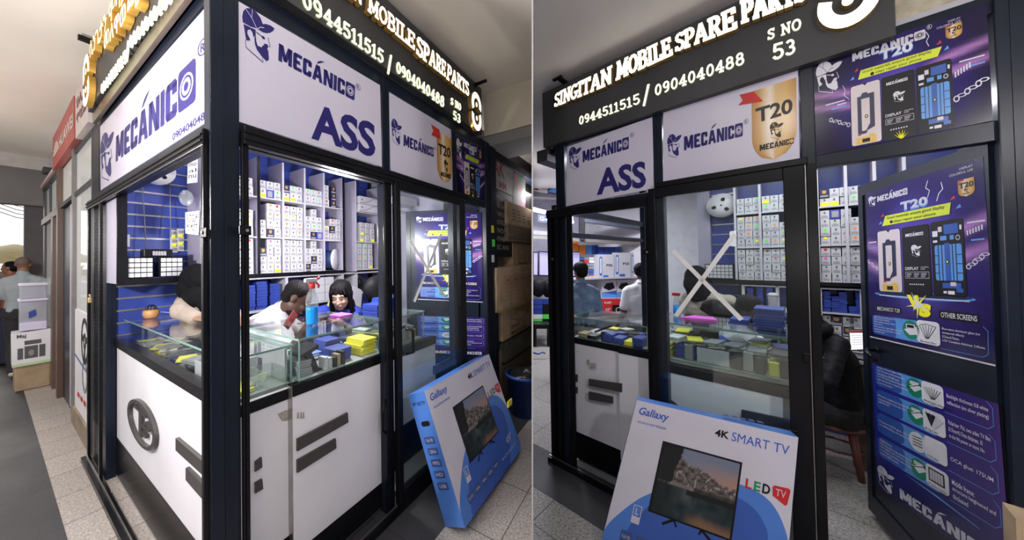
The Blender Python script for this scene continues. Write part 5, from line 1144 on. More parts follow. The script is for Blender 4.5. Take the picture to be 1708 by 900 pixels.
# stand with slanted top
t = thing('tablet_stand', 'black slanted tablet stand inside the front glass counter', 'stand', FA, (.45, .12, .936))
a0, a1 = FA.V(497, 592, .12), FA.V(526, 575, .12); b1 = FA.V(528, 628, .12)
bm = NB(); prism(bm, [(a0.x, .09, a0.z-.012), (a1.x, .09, a1.z-.012), (a1.x, .09, a1.z+.008), (a0.x, .09, a0.z+.006)], (0, .12, 0)); part('top_plate', bm, BLK, t)
bm = NB(); mx_ = (a0.x+a1.x)/2; prism(bm, [(mx_-.014, .11, a0.z-.005), (mx_+.014, .11, a0.z+.012), (b1.x+.012, .11, .938), (b1.x-.018, .11, .938)], (0, .03, 0)); part('leg', bm, BLK, t)
bm = NB(); box(bm, (.40, .10, .936), (.50, .24, .944)); part('foot', bm, BLK, t)
for k, (u, v, n, m_, lab) in enumerate(((.60, .13, 4, BLUE, 'dark blue boxed screen pack, front pile in the counter'), (.655, .30, 5, BLUE, 'dark blue boxed screen pack, rear pile in the counter'))): pack_stack(FA, u, v, .936, n, .105, .12, .017, m_, lab, group='blue packs in the front counter')
pack_stack(FA, .765, .10, .936, 9, .10, .16, .010, YEL, 'yellow envelope in the front counter', 'envelope', 'yellow envelopes in the front counter', .009, 'envelope')
pack_stack(FA, .375, .10, .936, 6, .07, .16, .012, GREYS, 'grey plastic card behind the glass counter corner', 'plastic_card', 'grey cards at the glass counter corner', .004, 'card')
for k in range(5):
    x = .50+.026*k; bm = NB(); box(bm, (x, .075+.004*(k % 2), .936), (x+.020, .13, .936+(.065, .055, .05, .06, .07)[k]), bev=.001); solo('upright_card_box', bm, (BOXW, BOXW, BLK, CARD, BLK)[k], ('first', 'second', 'third', 'fourth', 'fifth')[k]+' from the left of small upright boxes behind the glass', 'box', FA, 'small upright boxes in the front counter')
bm = NB(); box(bm, (.53, .28, .936), (.62, .38, .975), bev=.004); solo('blue_pouch', bm, mat('periwinkle_pouch', (.12, .2, .65), .5), 'light blue pouch between the piles in the glass counter', 'pouch', FA)
bm = NB(); box(bm, (.44, .42, .936), (.86, .56, .955), bev=.002); solo('paper_tray', bm, SHELFW, 'shallow white tray at the back of the front glass counter', 'tray', FA)
t = thing('acrylic_organizer', 'clear acrylic organizer in the corner of the side counter', 'organizer', FA, (.24, .2, .926))
for a, b in (((.15, .112, .926), (.325, .116, 1.0)), ((.15, .25, .926), (.325, .254, 1.0)), ((.15, .116, .926), (.154, .25, 1.0)), ((.321, .116, .926), (.325, .25, 1.0)), ((.235, .116, .926), (.239, .25, 1.0))):
    bm = NB(); box(bm, a, b); part('wall_plate', bm, glass('acrylic', (.9, .93, .92), .05, 1.2, .06), t)
bm = NB(); ell(bm, (.19, .18, .945), (.03, .03, .016)); solo('beige_pouch', bm, mat('beige_fabric', (.4, .34, .24), .8), 'beige pouch lying in the clear organizer', 'pouch', FA)
bm = NB(); box(bm, (.325, .13, .926), (.336, .4, 1.08)); solo('dark_divider', bm, GREYS, 'dark upright sheet between the two glass counters', 'sheet', FA)
# side counter goods
def tray(fr, a, b, lab, m_=SHELFW):
    t = thing('open_box', lab, 'box', fr, ((a[0]+b[0])/2, (a[1]+b[1])/2, a[2])); th = .004
    for n, p0, p1 in (('base', a, (b[0], b[1], a[2]+th)), ('side', a, (b[0], a[1]+th, b[2])), ('side', (a[0], b[1]-th, a[2]), b), ('side', (a[0], a[1]+th, a[2]), (a[0]+th, b[1]-th, b[2])), ('side', (b[0]-th, a[1]+th, a[2]), (b[0], b[1]-th, b[2]))):
        bm = NB(); box(bm, p0, p1); part(n, bm, m_, t)
    return t
tray(FA, (.11, .35, .926), (.30, .56, 1.02), 'white open box in the side glass counter', SHELFW)
for k, (v, m_, h, lab) in enumerate(((.66, BLK, .03, 'black'), (.78, BOXW, .025, 'white'), (.92, BLUE, .03, 'blue'), (1.08, GREYS, .04, 'grey'), (1.24, YEL, .02, 'yellow'), (1.40, BLUE, .035, 'far blue'), (1.58, BOXW, .05, 'far white'))):
    bm = NB(); box(bm, (.13+.02*(k % 2), v, .926), (.26+.03*(k % 3), v+.10, .926+h), bev=.003); solo('accessory_box', bm, m_, f'{lab} accessory box lying in the side glass counter', 'box', FA)
bm = NB(); box(bm, (.12, .14, .926), (.20, .30, .945), bev=.004); solo('yellow_tape_roll', bm, YEL, 'small yellow pack at the near end of the side counter', 'pack', FA)
bm = NB()
for k in range(3): lathe(bm, (.2+.03*k, .44, .99+.006*k), [(.014, 0), (.016, .02), (.013, .03)], 12)
bm.free()
# taped door side: packs on and in the third counter
pack_stack(FA, 1.10, .34, 1.081, 7, .13, .16, .013, BLUE, 'blue boxed screen on the counter behind the taped door', group='blue packs behind the taped door')
pack_stack(FA, 1.24, .40, 1.081, 9, .12, .16, .013, BLUE, 'blue boxed screen, taller pile behind the taped door', group='blue packs behind the taped door')
for k, (u, m_, h) in enumerate(((1.06, GREYS, .06), (1.17, BOXW, .04), (1.28, GREYS, .08), (1.38, CARD, .07))): bm = NB(); box(bm, (u, .30, .871), (u+.09, .48, .871+h), bev=.004); solo('parts_pouch', bm, m_, ('grey', 'white', 'tall grey', 'brown')[k]+' parts pouch in the counter behind the taped door', 'pouch', FA)
# side shelf seen through the taped door
t = thing('white_frame_shelf', 'white framed shelf seen through the taped door', 'shelf unit', FA, (1.7, 1.1, 1.4))
g0, g1, g2 = FA.V(666, 350, 1.0), FA.V(744, 345, 1.0), FA.V(668, 440, 1.0)
for a, b in (((g0.x, 1.0, .9), (g0.x+.03, 1.03, g0.z)), ((g1.x-.02, 1.0, 1.9), (g1.x, 1.02, g1.z)), ((g0.x, 1.0, g0.z-.03), (g1.x, 1.03, g0.z)), ((g0.x, 1.0, g0.z+.08), (g0.x+.3, 1.2, g0.z+.16))): bm = NB(); box(bm, a, b); part('bar', bm, SHELFW, t)
bm = NB(); ell(bm, (1.5, .75, 1.24), (.16, .08, .13))
for v in bm.verts: v.co += V((noise.noise(v.co*12), noise.noise(v.co*12+V((5, 0, 0))), noise.noise(v.co*14+V((0, 9, 0)))))*.035
solo('black_backpack', bm, mat('black_nylon', (.008, .008, .01), .6, spec=.15), 'black backpack heaped on the counter behind the taped door', 'backpack', FA)

# ------------------------------------------------------------------ right kiosk stock
VB = 1.75
LB = [round(FB.V(1270, y, VB).z, 3) for y in (467, 411, 353)]
ub = [FB.V(x, y, VB).x for x, y in ((1227, 400), (1268.8, 400), (1312, 395))]
ud = [FB.V(x, y, VB).x for x, y in ((1318, 400), (1365, 400), (1413.6, 400), (1462, 400), (1512, 400))]
UB = [ub[0], ub[1], ud[0], ud[1], ud[2], ud[3], ud[4], ud[4]+.25]
shelves(FB, 'white board shelf unit packed with small boxes in the right kiosk', VB, VB+.24, UB, LB, LB[0]-.03, 2.34, (), LB[0])
bpit = (UB[2]-UB[1])/3.35; bh = (LB[1]-LB[0]-.02)/4.1
B_ = 'right kiosk'
rows(FB, B_, LB, [
 ('top', 'first', UB[0], UB[1], 2, (2, 2, 2), '.....g'), ('middle', 'first', UB[0], UB[1], 1, (4, 4, 4), '...l.oool.go'[0:12]), ('lower', 'first', UB[0], UB[1], 0, (4, 4, 4), '............'),
 ('top', 'second', UB[1], UB[2], 2, (2, 2, 2), 'gY....'), ('middle', 'second', UB[1], UB[2], 1, (4, 4, 3), 'g...o.o.lg.'), ('lower', 'second', UB[1], UB[2], 0, (4, 4, 4), '...r..p...l.'),
 ('top', 'third', UB[2], UB[3], 2, (2, 2), '..v.'), ('middle', 'third', UB[2], UB[3], 1, (4, 4), '........'), ('lower', 'third', UB[2], UB[3], 0, (4, 3), '....o..'),
 ('top', 'fourth', UB[3], UB[4], 2, (2, 2, 2), 'YnY...'), ('middle', 'fourth', UB[3], UB[4], 1, (4, 4, 4), 'lg.....vo...'), ('lower', 'fourth', UB[3], UB[4], 0, (4, 4, 4), '..pr.....r.'),
 ('top', 'fifth', UB[4], UB[5], 2, (2, 2, 2), 'g..g..'), ('middle', 'fifth', UB[4], UB[5], 1, (3, 4, 3), 'oo........'), ('lower', 'fifth', UB[4], UB[5], 0, (4, 3), '....g..'),
 ('top', 'sixth', UB[5], UB[6], 2, (2, 2), 'Y...'),
], VB+.012, bpit*.94, bh, .15)
# slat wall of the right kiosk (behind the glass panel)
t = thing('slat_wall', 'royal blue slat wall in the right kiosk behind the taped glass', 'slat wall', FB, (.6, 1.98, 1))
u0 = FB.V(1185, 350, 1.97).x
bm = NB(); box(bm, (u0, 1.975, .9), (UB[0]-.01, 1.985, 2.36)); part('board', bm, SLATB, t)
for k in range(13): bm = NB(); box(bm, (u0, 1.97, 1.0+.1*k), (UB[0]-.01, 1.975, 1.01+.1*k)); part('rail', bm, ALU, t)
bm = NB(); box(bm, (FB.V(1163, 350, 1.9).x, 1.9, .8), (FB.V(1184, 350, 1.9).x, 1.98, 2.36)); solo('wall_panel', bm, WALLP, 'pale upright wall panel left of the blue slat wall in right kiosk', 'panel', FB)
t = thing('drawer_organizer', 'black organizer of small white drawers behind the taped glass', 'organizer', FB, (.9, 1.9, 1.3))
a, b = FB.V(1177, 463, 1.8), FB.V(1222, 441, 1.8)
bm = NB(); box(bm, (a.x-.006, 1.81, a.z-.004), (b.x+.006, 1.95, b.z+.004)); part('frame', bm, BLACKF, t)
for i in range(7):
    for j in range(4):
        x = a.x+(b.x-a.x)*i/7; z = a.z+(b.z-a.z)*j/4; bm = NB(); box(bm, (x+.002, 1.803, z+.002), (x+(b.x-a.x)/7-.002, 1.812, z+(b.z-a.z)/4-.003)); part('drawer', bm, BOXW, t)
bm = NB(); x0 = FB.V(1160, 466, 1.8).x; box(bm, (x0, 1.80, a.z-.05), (b.x+.02, 1.97, a.z-.02)); solo('wall_ledge', bm, BLACKF, 'black ledge under the drawers behind the taped glass', 'ledge', FB)
plN = Pl(FB, (0, 1.745, 0), (1, 0, 0), (0, 0, 1), (0, -1, 0))
sheetpaper(FB, plN, ((1217, 410), (1228, 411), (1228, 384), (1217, 386)), 'small white note beside the shelves of the right kiosk', None)
# lower shelf of right kiosk
t = thing('lower_shelf', 'white lower shelf under the black rail of right kiosk', 'shelf unit', FB, (1.3, 1.8, .4))
zr = LB[0]-.045; zl = FB.V(1400, 522, VB).z
for u in (FB.V(1240, 500, VB).x, FB.V(1297, 500, VB).x, FB.V(1368, 500, VB).x, FB.V(1438, 500, VB).x, FB.V(1500, 500, VB).x): bm = NB(); box(bm, (u-.01, VB, .4), (u+.01, VB+.24, zr)); part('divider', bm, SHELFW, t)
u_a, u_b = FB.V(1240, 500, VB).x, FB.V(1500, 500, VB).x
for z in (zr, zl, zl-.26): bm = NB(); box(bm, (u_a, VB, z-.012), (u_b, VB+.24, z)); part('shelf_board', bm, SHELFW, t)
bm = NB(); box(bm, (u_a, VB+.24, .4), (u_b, VB+.25, zr)); part('back_board', bm, SLATB, t)
x0 = FB.V(1372, 500, VB).x; x1 = FB.V(1387, 500, VB).x; pw = x1-x0
for i, (xp, n) in enumerate(((1373, 9), (1387, 7), (1400, 9), (1416, 3), (1428, 10))): pack_stack(FB, FB.V(xp, 500, VB).x, VB+.02, zl+.001, n, pw*.88, .16, .018, BLUE, 'flat blue pack on the right kiosk lower shelf, '+('first', 'second', 'third', 'fourth', 'fifth')[i]+' pile', group='blue packs on the right kiosk lower shelf', jit=.003)
for i, (xp, n) in enumerate(((1246, 9), (1262, 10), (1278, 10))): pack_stack(FB, FB.V(xp, 500, VB).x, VB+.02, zl+.001, n, pw*.9, .16, .018, BLUE, 'flat blue pack behind the bending man, '+('left', 'middle', 'right')[i]+' pile', group='blue packs behind the bending man', jit=.003)
for i in range(4):
    for k in range(3):
        u = FB.V(1372+14*i+(4 if i > 1 else 0), 545, VB).x; stockbox(FB, u+.03, VB+.02, zl-.259+k*.078, ('plain', 'yellow', 'plain', 'navy', 'plain')[(i+k) % 5], .065, .076, .15, f'bottom shelf of right kiosk, column {i+1}, {ORD[k]}', 'parts boxes on the bottom shelf')
t = thing('travel_cup', 'white lidded cup on the shelf behind the taped glass', 'cup', FB, (1.2, 1.5, 1.0))
p = FB.V(1290, 517, 1.62); bm = NB(); lathe(bm, p, [(.026, 0), (.032, .11), (.033, .12)], 20); part('cup_body', bm, SHELFW, t); bm = NB(); lathe(bm, p, [(.036, .12), (.036, .13), (.02, .145)], 20); part('lid', bm, SHELFW, t)
bm = NB(); box(bm, (p.x-.09, 1.5, p.z-.03), (p.x+.2, VB, p.z-.001)); solo('back_ledge', bm, SHELFW, 'white ledge carrying the lidded cup in the right kiosk', 'ledge', FB)
# goods in / on the right counters
for (u, v, z, n, w_, m_, lab, g) in ((1.09, .28, 1.101, 7, .115, BLUE, 'blue boxed screen piled on the right kiosk counter', 'blue packs on the right kiosk counter'), (.985, .30, 1.101, 2, .08, BLUE, 'blue boxed screen in the low pile on the right kiosk counter', 'blue packs low pile')): pack_stack(FB, u, v, z, n, w_, .15, .015, m_, lab, group=g, jit=.008)
bm = NB(); P = [(.755, .26), (.93, .30), (.90, .40), (.80, .40)]; prism(bm, [V((a, b, 1.101)) for a, b in P], (0, 0, .012)); solo('folded_cloth', bm, bpy.data.materials['magenta_cloth'], 'folded magenta cloth on the right kiosk counter', 'cloth', FB)
pack_stack(FB, .67, .12, .886, 6, .06, .16, .011, YEL, 'yellow envelope in the right kiosk counter', 'envelope', 'yellow envelopes in the right kiosk counter', .005, 'envelope')
pack_stack(FB, .75, .16, .886, 4, .10, .16, .018, BLUE, 'blue pack inside the taped glass counter', group='blue packs inside the taped glass counter')
tray(FB, (.86, .14, .886), (1.0, .32, .97), 'white printed box of pens in the right kiosk counter')
for k, (u, m_, h) in enumerate(((1.01, BLK, .07), (1.055, GREYS, .10), (1.10, BLK, .085), (1.15, YEL, .07), (1.19, BLK, .095), (.80, GREYS, .09))): bm = NB(); box(bm, (u, .13+.01*(k % 2), .886), (u+.04, .30, .886+h), bev=.004); solo('parts_pouch', bm, m_, ('first black', 'grey', 'second black', 'yellow', 'last black', 'leftmost grey')[k]+' parts pouch in the taped glass counter of right kiosk', 'pouch', FB)
bm = NB(); box(bm, (.84, .33, .886), (.93, .36, 1.03), bev=.002); solo('dark_card', bm, BLK, 'dark upright card in the right kiosk counter', 'card', FB)
t = thing('tablet_stand', 'black slanted tablet stand in the right kiosk glass counter', 'stand', FB, (.3, .15, .905))
a0, a1 = FB.V(994, 552, .14), FB.V(1014, 545, .14)
bm = NB(); prism(bm, [(a0.x, .12, a0.z-.01), (a1.x, .12, a1.z-.01), (a1.x, .12, a1.z+.006), (a0.x, .12, a0.z+.005)], (0, .10, 0)); part('top_plate', bm, BLK, t)
bm = NB(); box(bm, ((a0.x+a1.x)/2-.008, .14, .906), ((a0.x+a1.x)/2+.010, .16, a0.z)); part('leg', bm, BLK, t)
for k, (u, m_, h, lab) in enumerate(((.15, CARD, .03, 'brown'), (.22, BLK, .025, 'black'), (.33, BLUE, .05, 'blue'), (.40, BLUE, .04, 'second blue'), (.47, YEL, .03, 'yellow'), (.52, BLUE, .06, 'right blue'), (.36, BOXW, .02, 'white'))): bm = NB(); box(bm, (u, .13+(.12 if k == 6 else 0), .906), (u+.06, .24+(.12 if k == 6 else 0), .906+h), bev=.003); solo('accessory_pack', bm, m_, f'{lab} pack lying in the left glass counter of right kiosk', 'pack', FB)
# laptop, table, cartons behind the open doorway
t = thing('laptop', 'open silver laptop with white document on screen behind the doorway', 'laptop', FB, (1.5, 1.5, .78))
c = [FB.V(x, y, 1.60) for x, y in ((1418, 586), (1446, 584), (1444, 549), (1415, 549))]
bm = NB(); prism(bm, c, (0, .012, 0)); part('lid', bm, ALU, t)
pl = Pl(FB, (0, 1.598, 0), (1, 0, 0), (0, 0, 1), (0, -1, 0)); bm = NB(); P = [pl.px(*z_) for z_ in ((1419.5, 583), (1444.5, 581.5), (1442.5, 551.5), (1417, 551.5))]; Q = Quad(pl, P)
rc(bm, Q, 0, 0, 1, 1, .001, 0); rc(bm, Q, 0, .9, 1, 1, .002, 1); [rc(bm, Q, .1, .75-.12*k, .9-.1*(k % 2), .77-.12*k, .002, 2) for k in range(5)]
part('screen', bm, [mat('laptop_screen_white', (.8, .8, .8), .3, emis=.8, ecol=(.95, .97, 1)), RED, BARC], t, 'lit screen')
bm = NB(); a, b = c[0], c[1]; hexa(bm, [(a.x, 1.40, a.z-.012), (b.x+.02, 1.40, a.z-.012), (b.x, 1.6, a.z-.012), (a.x, 1.6, a.z-.012), (a.x, 1.40, a.z), (b.x+.02, 1.40, a.z), (b.x, 1.6, a.z), (a.x, 1.6, a.z)]); part('base', bm, BLK, t)
zt = c[0].z-.014
bm = NB(); box(bm, (c[0].x-.03, 1.38, zt-.02), (c[1].x+.25, 1.72, zt)); solo('small_table', bm, SHELFW, 'small shelf table under the open laptop', 'table', FB)
for k, (xa, ya, yb, lab) in enumerate(((1421, 604, 677, 'upper'), (1426, 680, 755, 'lower'))):
    a = FB.V(xa, ya, 1.45); bq = FB.V(xa, yb, 1.45)
    t = thing('cardboard_carton', lab+' brown taped carton stacked under the laptop table', 'carton', FB, (a.x+.1, 1.6, bq.z))
    z0 = 0 if k else bq.z
    if k == 0: zmid = bq.z
    z0, z1 = (0.001, zmid-.001) if k else (zmid, zt-.021)
    bm = NB(); box(bm, (a.x, 1.45, z0), (a.x+.30, 1.73, z1), bev=.004); part('body', bm, CARDD, t)
    if k: pl = Pl(FB, (a.x, 1.449, z0), (1, 0, 0), (0, 0, 1), (0, -1, 0)); bm = NB(); rc(bm, rect(pl, 0, 0, 1, 1), .02, z1-.10, .07, z1-.03, .001); part('label', bm, WHT, t)
# thin pouches and cards strewn inside the glass counters, each turned its own way
SILV = mat('silver_antistatic_pouch', (.32, .32, .33), .3, .4, var=.3, scale=30); GRB = mat('dark_screen_film', (.05, .055, .07), .2); CREAMC = mat('cream_card', (.55, .50, .40), .6)
def strewn(fr, who, u0, v0, u1, v1, z, nx, ny, layers, seed, h=.009):
    rnd = random.Random(seed); kinds = [('silver', SILV), ('dark', GRB), ('blue', BLUE), ('white', WHT), ('cream', CREAMC), ('grey', GREYS), ('yellow', YEL)]
    dx, dy = (u1-u0)/nx, (v1-v0)/ny
    for i in range(nx):
        for j in range(ny):
            zz = z
            for k in range(rnd.randint(max(1, layers-2), layers)):
                nm, m_ = kinds[min(6, int(rnd.random()**1.3*7))]; a = rnd.uniform(-.5, .5); cx_, cy_ = u0+dx*(i+.5), v0+dy*(j+.5); w_, d_ = dx*.40, dy*.40
                bm = NB(); ca, sa = math.cos(a), math.sin(a); tilt = rnd.uniform(0, .004)
                P = [(cx_+ca*x*w_-sa*y*d_, cy_+sa*x*w_+ca*y*d_) for x, y in ((-1, -1), (1, -1), (1, 1), (-1, 1))]
                hexa(bm, [V((x, y, zz)) for x, y in P]+[V((x, y, zz+h-(tilt if q in (0, 3) else 0))) for q, (x, y) in enumerate(P)]); zz += h+.0008
                solo('flat_pouch', bm, m_, f'thin {nm} pouch strewn in {who}', 'pouch', fr, f'{nm} pouches in {who}')
strewn(FA, 'the front glass counter of left kiosk', .44, .26, .60, .42, .937, 2, 2, 3, 3)
strewn(FA, 'the near end of the side counter', .11, .62, .32, 1.70, .962, 2, 7, 3, 5)
strewn(FA, 'the counter behind the taped door', 1.06, .28, 1.46, .60, .952, 4, 2, 4, 6)
strewn(FB, 'the left glass counter of right kiosk', .26, .26, .60, .46, .912, 4, 2, 5, 8)
strewn(FB, 'the taped glass counter of right kiosk', .70, .14, 1.24, .46, .976, 6, 2, 4, 9)
# ------------------------------------------------------------------ television cartons
TVB_ = mat('carton_blue_print', (.07, .20, .62), .4, var=.05); TVM = mat('carton_mid_blue_print', (.035, .10, .42), .4, var=.05); TVD = mat('carton_dark_blue_print', (.02, .06, .30), .4); CARW = mat('carton_white_print', (.60, .58, .68), .4, var=.03)
ICO = mat('carton_icon_blue', (.04, .08, .25), .4)
def tvpic0(x, y):
    n1 = noise.noise(V((x*6, 1.3, 0))); n2 = noise.noise(V((x*21, 4, 0)))
    K_ = .7
    ridge = .98-.42*x+.05*n1+.07*abs(n2)-.10*max(0, .12-abs(x-.40))*4
    if x > .78: ridge = .64+.04*n2-.1*(x-.78)
    sky = mixc((.42, .36, .42), (.26, .30, .42), y); sky = mixc(sky, (.75, .36, .16), 1.1*max(0, x-.35)*max(0, 1-abs(y-.80+.15*x)*4.5))
    left = y > .45 and x < .20+.12*(y-.45)+.02*n2
    if left: return (.022, .024, .026)
    if y > ridge: return sky
    n = noise.noise(V((x*15, y*24, 3)))+.5*noise.noise(V((x*40, y*50, 3)))
    if y > .43:
        c = mixc((.06, .05, .052), (.26, .22, .21), .5+n*1.1)
        if abs(noise.noise(V((x*8, y*3.5, 8)))) < .03: c = (.5, .46, .45)
        if y < .50: c = mixc(c, (.30, .26, .24) if .15 < x < .5 else (.03, .034, .034), .75)
        return c
    if y > .36 and x > .4: return (.018, .022, .022)
    c = mixc((.012, .03, .038), (.05, .075, .082), .5+.8*noise.noise(V((x*9, y*8, 5))))
    c = mixc(c, (.20, .19, .19), .7*max(0, 1-abs(x-.42-.15*n2)*9)*max(0, min(1, (y-.2)*9)))
    c = mixc(c, (.42, .22, .13), .7*max(0, min(1, (.16+.05*n1-y)*9))*max(0, min(1, (x-.4)*5)))
    return mixc(c, (.014, .018, .02), max(0, .4-x)*2.2)
def tvpic(x, y): return tuple(c*.72 for c in tvpic0(x, y))
def tvart(t, pl, q):
    def P(pts, mi, h, name, lab=None):
        out = []; n_ = len(pts)
        for i in range(n_-3 if False else n_-1):
            p0, p1, p2, p3 = (V(pts[max(i-1, 0)]+(0,)), V(pts[i]+(0,)), V(pts[i+1]+(0,)), V(pts[min(i+2, n_-1)]+(0,)))
            for k in range(4):
                t_ = k/4; v_ = .5*((2*p1)+(p2-p0)*t_+(2*p0-5*p1+4*p2-p3)*t_*t_+(3*p1-p0-3*p2+p3)*t_**3); out.append((min(1, max(0, v_.x)), max(0, v_.y)))
        pts = out+[pts[-1]]
        bm = NB(); poly(bm, q, pts, h, mi); return part(name, bm, [TVB_, TVM, TVD], t, lab)
    c0 = [(0, 0), (0, .10), (.04, .19), (.154, .342), (.24, .42), (.36, .52), (.5, .59), (.65, .63), (.8, .625), (.9, .58), (.97, .48), (1, .36), (1, .06), (.97, 0)]
    P(c0, 0, .0006, 'blue_swoosh')
    P([(.10, 0), (.14, .16), (.22, .31), (.35, .45), (.5, .53), (.65, .56), (.78, .54), (.86, .48), (.90, .38), (.86, .2), (.74, 0)], 1, .0009, 'blue_swoosh')
    gridart('screen_picture', pl, sub(q, .252, .318, .712, .752), 60, 40, tvpic, t, .0018, 'printed picture of mountains over a lake')
    bm = NB(); rc(bm, q, .238, .306, .724, .764, .0014, 0); ln(bm, q, [(.40, .31), (.336, .264)], .016, .0014, 0); ln(bm, q, [(.40, .31), (.42, .275)], .012, .0014, 0); ln(bm, q, [(.56, .31), (.62, .268)], .016, .0014, 0); ln(bm, q, [(.56, .31), (.55, .28)], .012, .0014, 0)
    part('printed_screen', bm, BLK, t)
    bm = NB(); text(bm, q, 'Gallaxy', .035, .885, .245, .958, .02, .0014, 0, shear=.15); text(bm, q, '-WE CAN DO WHAT WE BELIEVE-', .04, .840, .245, .856, .01, .0014, 0)
    text(bm, q, 'SMART TV', .645, .880, .960, .938, .0, .0014, 0); text(bm, q, '4K', .545, .884, .630, .932, .03, .0014, 1)
    text(bm, q, 'L', .755, .622, .79, .678, .03, .0014, 2); text(bm, q, 'E', .80, .622, .835, .678, .03, .0014, 3); text(bm, q, 'D', .845, .622, .885, .678, .03, .0014, 1)
    poly(bm, q, [(.90, .625), (.965, .59), (.975, .60), (.985, .68), (.975, .69), (.905, .685), (.895, .675)], .0014, 2); text(bm, q, 'TV', .912, .63, .965, .67, .0, .0018, 4)
    text(bm, q, '49"', .79, .15, .90, .22, .0, .0014, 4); text(bm, q, '4K ULTRA HD LED TV', .64, .085, .92, .105, .0, .0014, 4)
    ln(bm, q, [(.15, .21), (.20, .21), (.20, .315), (.15, .315), (.15, .21)], .005, .0014, 4); rc(bm, q, .15, .21, .20, .25, .0014, 4); text(bm, q, 'L', .165, .26, .188, .30, .01, .0014, 4)
    for k, s in enumerate(('Full HD', '120Hz', 'MPEG', 'USB', 'HD')):
        x = .105+.098*k; poly(bm, q, rrect(x, .082, x+.075, .150, .008), .0014, 5); text(bm, q, s, x+.012, .105, x+.063, .125, .0, .0018, 4)
    part('lettering', bm, [mat('carton_ink_blue', (.03, .10, .48), .4), BLK, RED, mat('carton_ink_green', (.0, .3, .1), .4), CARW, ICO], t)
def tvcarton(fr, lab, c, th, side_left=True):
    """c: front corners bl, br, tr, tl in the frame"""
    a = (c[1]-c[0]); n = a.cross(c[3]-c[0]).normalized()
    if n.dot(fr.eye-c[0]) < 0: n = -n
    t = thing('television_carton', lab, 'carton', fr, (c[0]+c[1])/2-V((0, 0, (c[0]+c[1]).z/2)))
    bm = NB(); F = [bm.verts.new(p) for p in c]; B = [bm.verts.new(p-n*th) for p in c]
    f = bm.faces.new(F); f.material_index = 0; f = bm.faces.new(B[::-1]); f.material_index = 1
    for i in range(4): bm.faces.new((F[i], B[i], B[(i+1) % 4], F[(i+1) % 4])).material_index = 1
    part('body', bm, [CARW, TVB_], t)
    e = V(c[1])-V(c[0]); pl = Pl(fr, c[0], e, n.cross(e) if n.cross(e).z > 0 else -n.cross(e), n)
    def to(p): d = p-pl.o; return (d.dot(pl.a), d.dot(pl.b))
    tvart(t, pl, Quad(pl, [to(p) for p in c]))
    # left side: hand hole and small icons
    ea = (c[0]-n*th); up = (c[3]-c[0]).normalized(); sp = Pl(fr, ea, n, up, None); 
    if sp.n.dot(fr.eye-ea) < 0: sp.n = -sp.n
    hgt = (c[3]-c[0]).length; q = rect(sp, 0, 0, th, hgt); bm = NB()
    poly(bm, q, rrect(.30, .735, .78, .775, .1, .018), .001, 0)
    for k in range(5): poly(bm, q, rrect(.22, .60-.085*k, .78, .655-.085*k, .05, .006), .001, 1); text(bm, q, ('Full HD', '120Hz', 'MPEG', 'HD', 'USB')[k], .32, .615-.085*k, .68, .64-.085*k, 0, .0014, 2)
    text(bm, q, '49" HD TV', .12, .90, .85, .93, .01, .001, 0)
    part('side_print', bm, [BLK, ICO, CARW], t)
    tp = Pl(fr, c[3]-n*th, e, n, None)
    if tp.n.dot(fr.eye-c[3]) < 0: tp.n = -tp.n
    q = rect(tp, 0, 0, (c[2]-c[3]).length, th); bm = NB()
    for k in range(5): rc(bm, q, .60+.05*k, .3, .635+.05*k, .7, .001, 0)
    poly(bm, q, [(0, .96), (.2, 1.0), (.5, .97), (.8, 1), (1, .96), (1, .99), (0, .99)], .001, 1); part('top_print', bm, [ICO, CARD], t)
    return t
u, v, yaw, lean, w_, h_, th = 0.961, -0.471, -0.002, 0.381, 0.824, 0.724, 0.139
P0 = V((u, v, th*math.sin(lean))); b_ = V((-math.sin(yaw), math.cos(yaw), 0)); e_ = V((math.cos(yaw), math.sin(yaw), 0)); up_ = V((0, 0, math.cos(lean)))+b_*math.sin(lean)
tvcarton(FA, 'blue and white television carton leaning on the glass door of left kiosk', [P0, P0+e_*w_, P0+e_*w_+up_*h_, P0+up_*h_], th)
TL_, TR_ = (1062.2, 666.7), (1331.7, 729.2)
B0 = FB.Z(1001, 911.7, .03); B1 = FB.Z(1303.4, 1045.2, .03)
d = FB.rd(*TL_); oc = FB.eye-B0; aa = d.dot(d); bb = 2*d.dot(oc)
tt = -bb/2/aa*.92
T0 = FB.eye+d*tt; n_ = (B1-B0).cross(T0-B0); d2 = FB.rd(*TR_); T1 = FB.eye+d2*((B0-FB.eye).dot(n_)/d2.dot(n_))
tvcarton(FB, 'large blue and white television carton in front of the right kiosk', [B0, B1, T1, T0], .085)

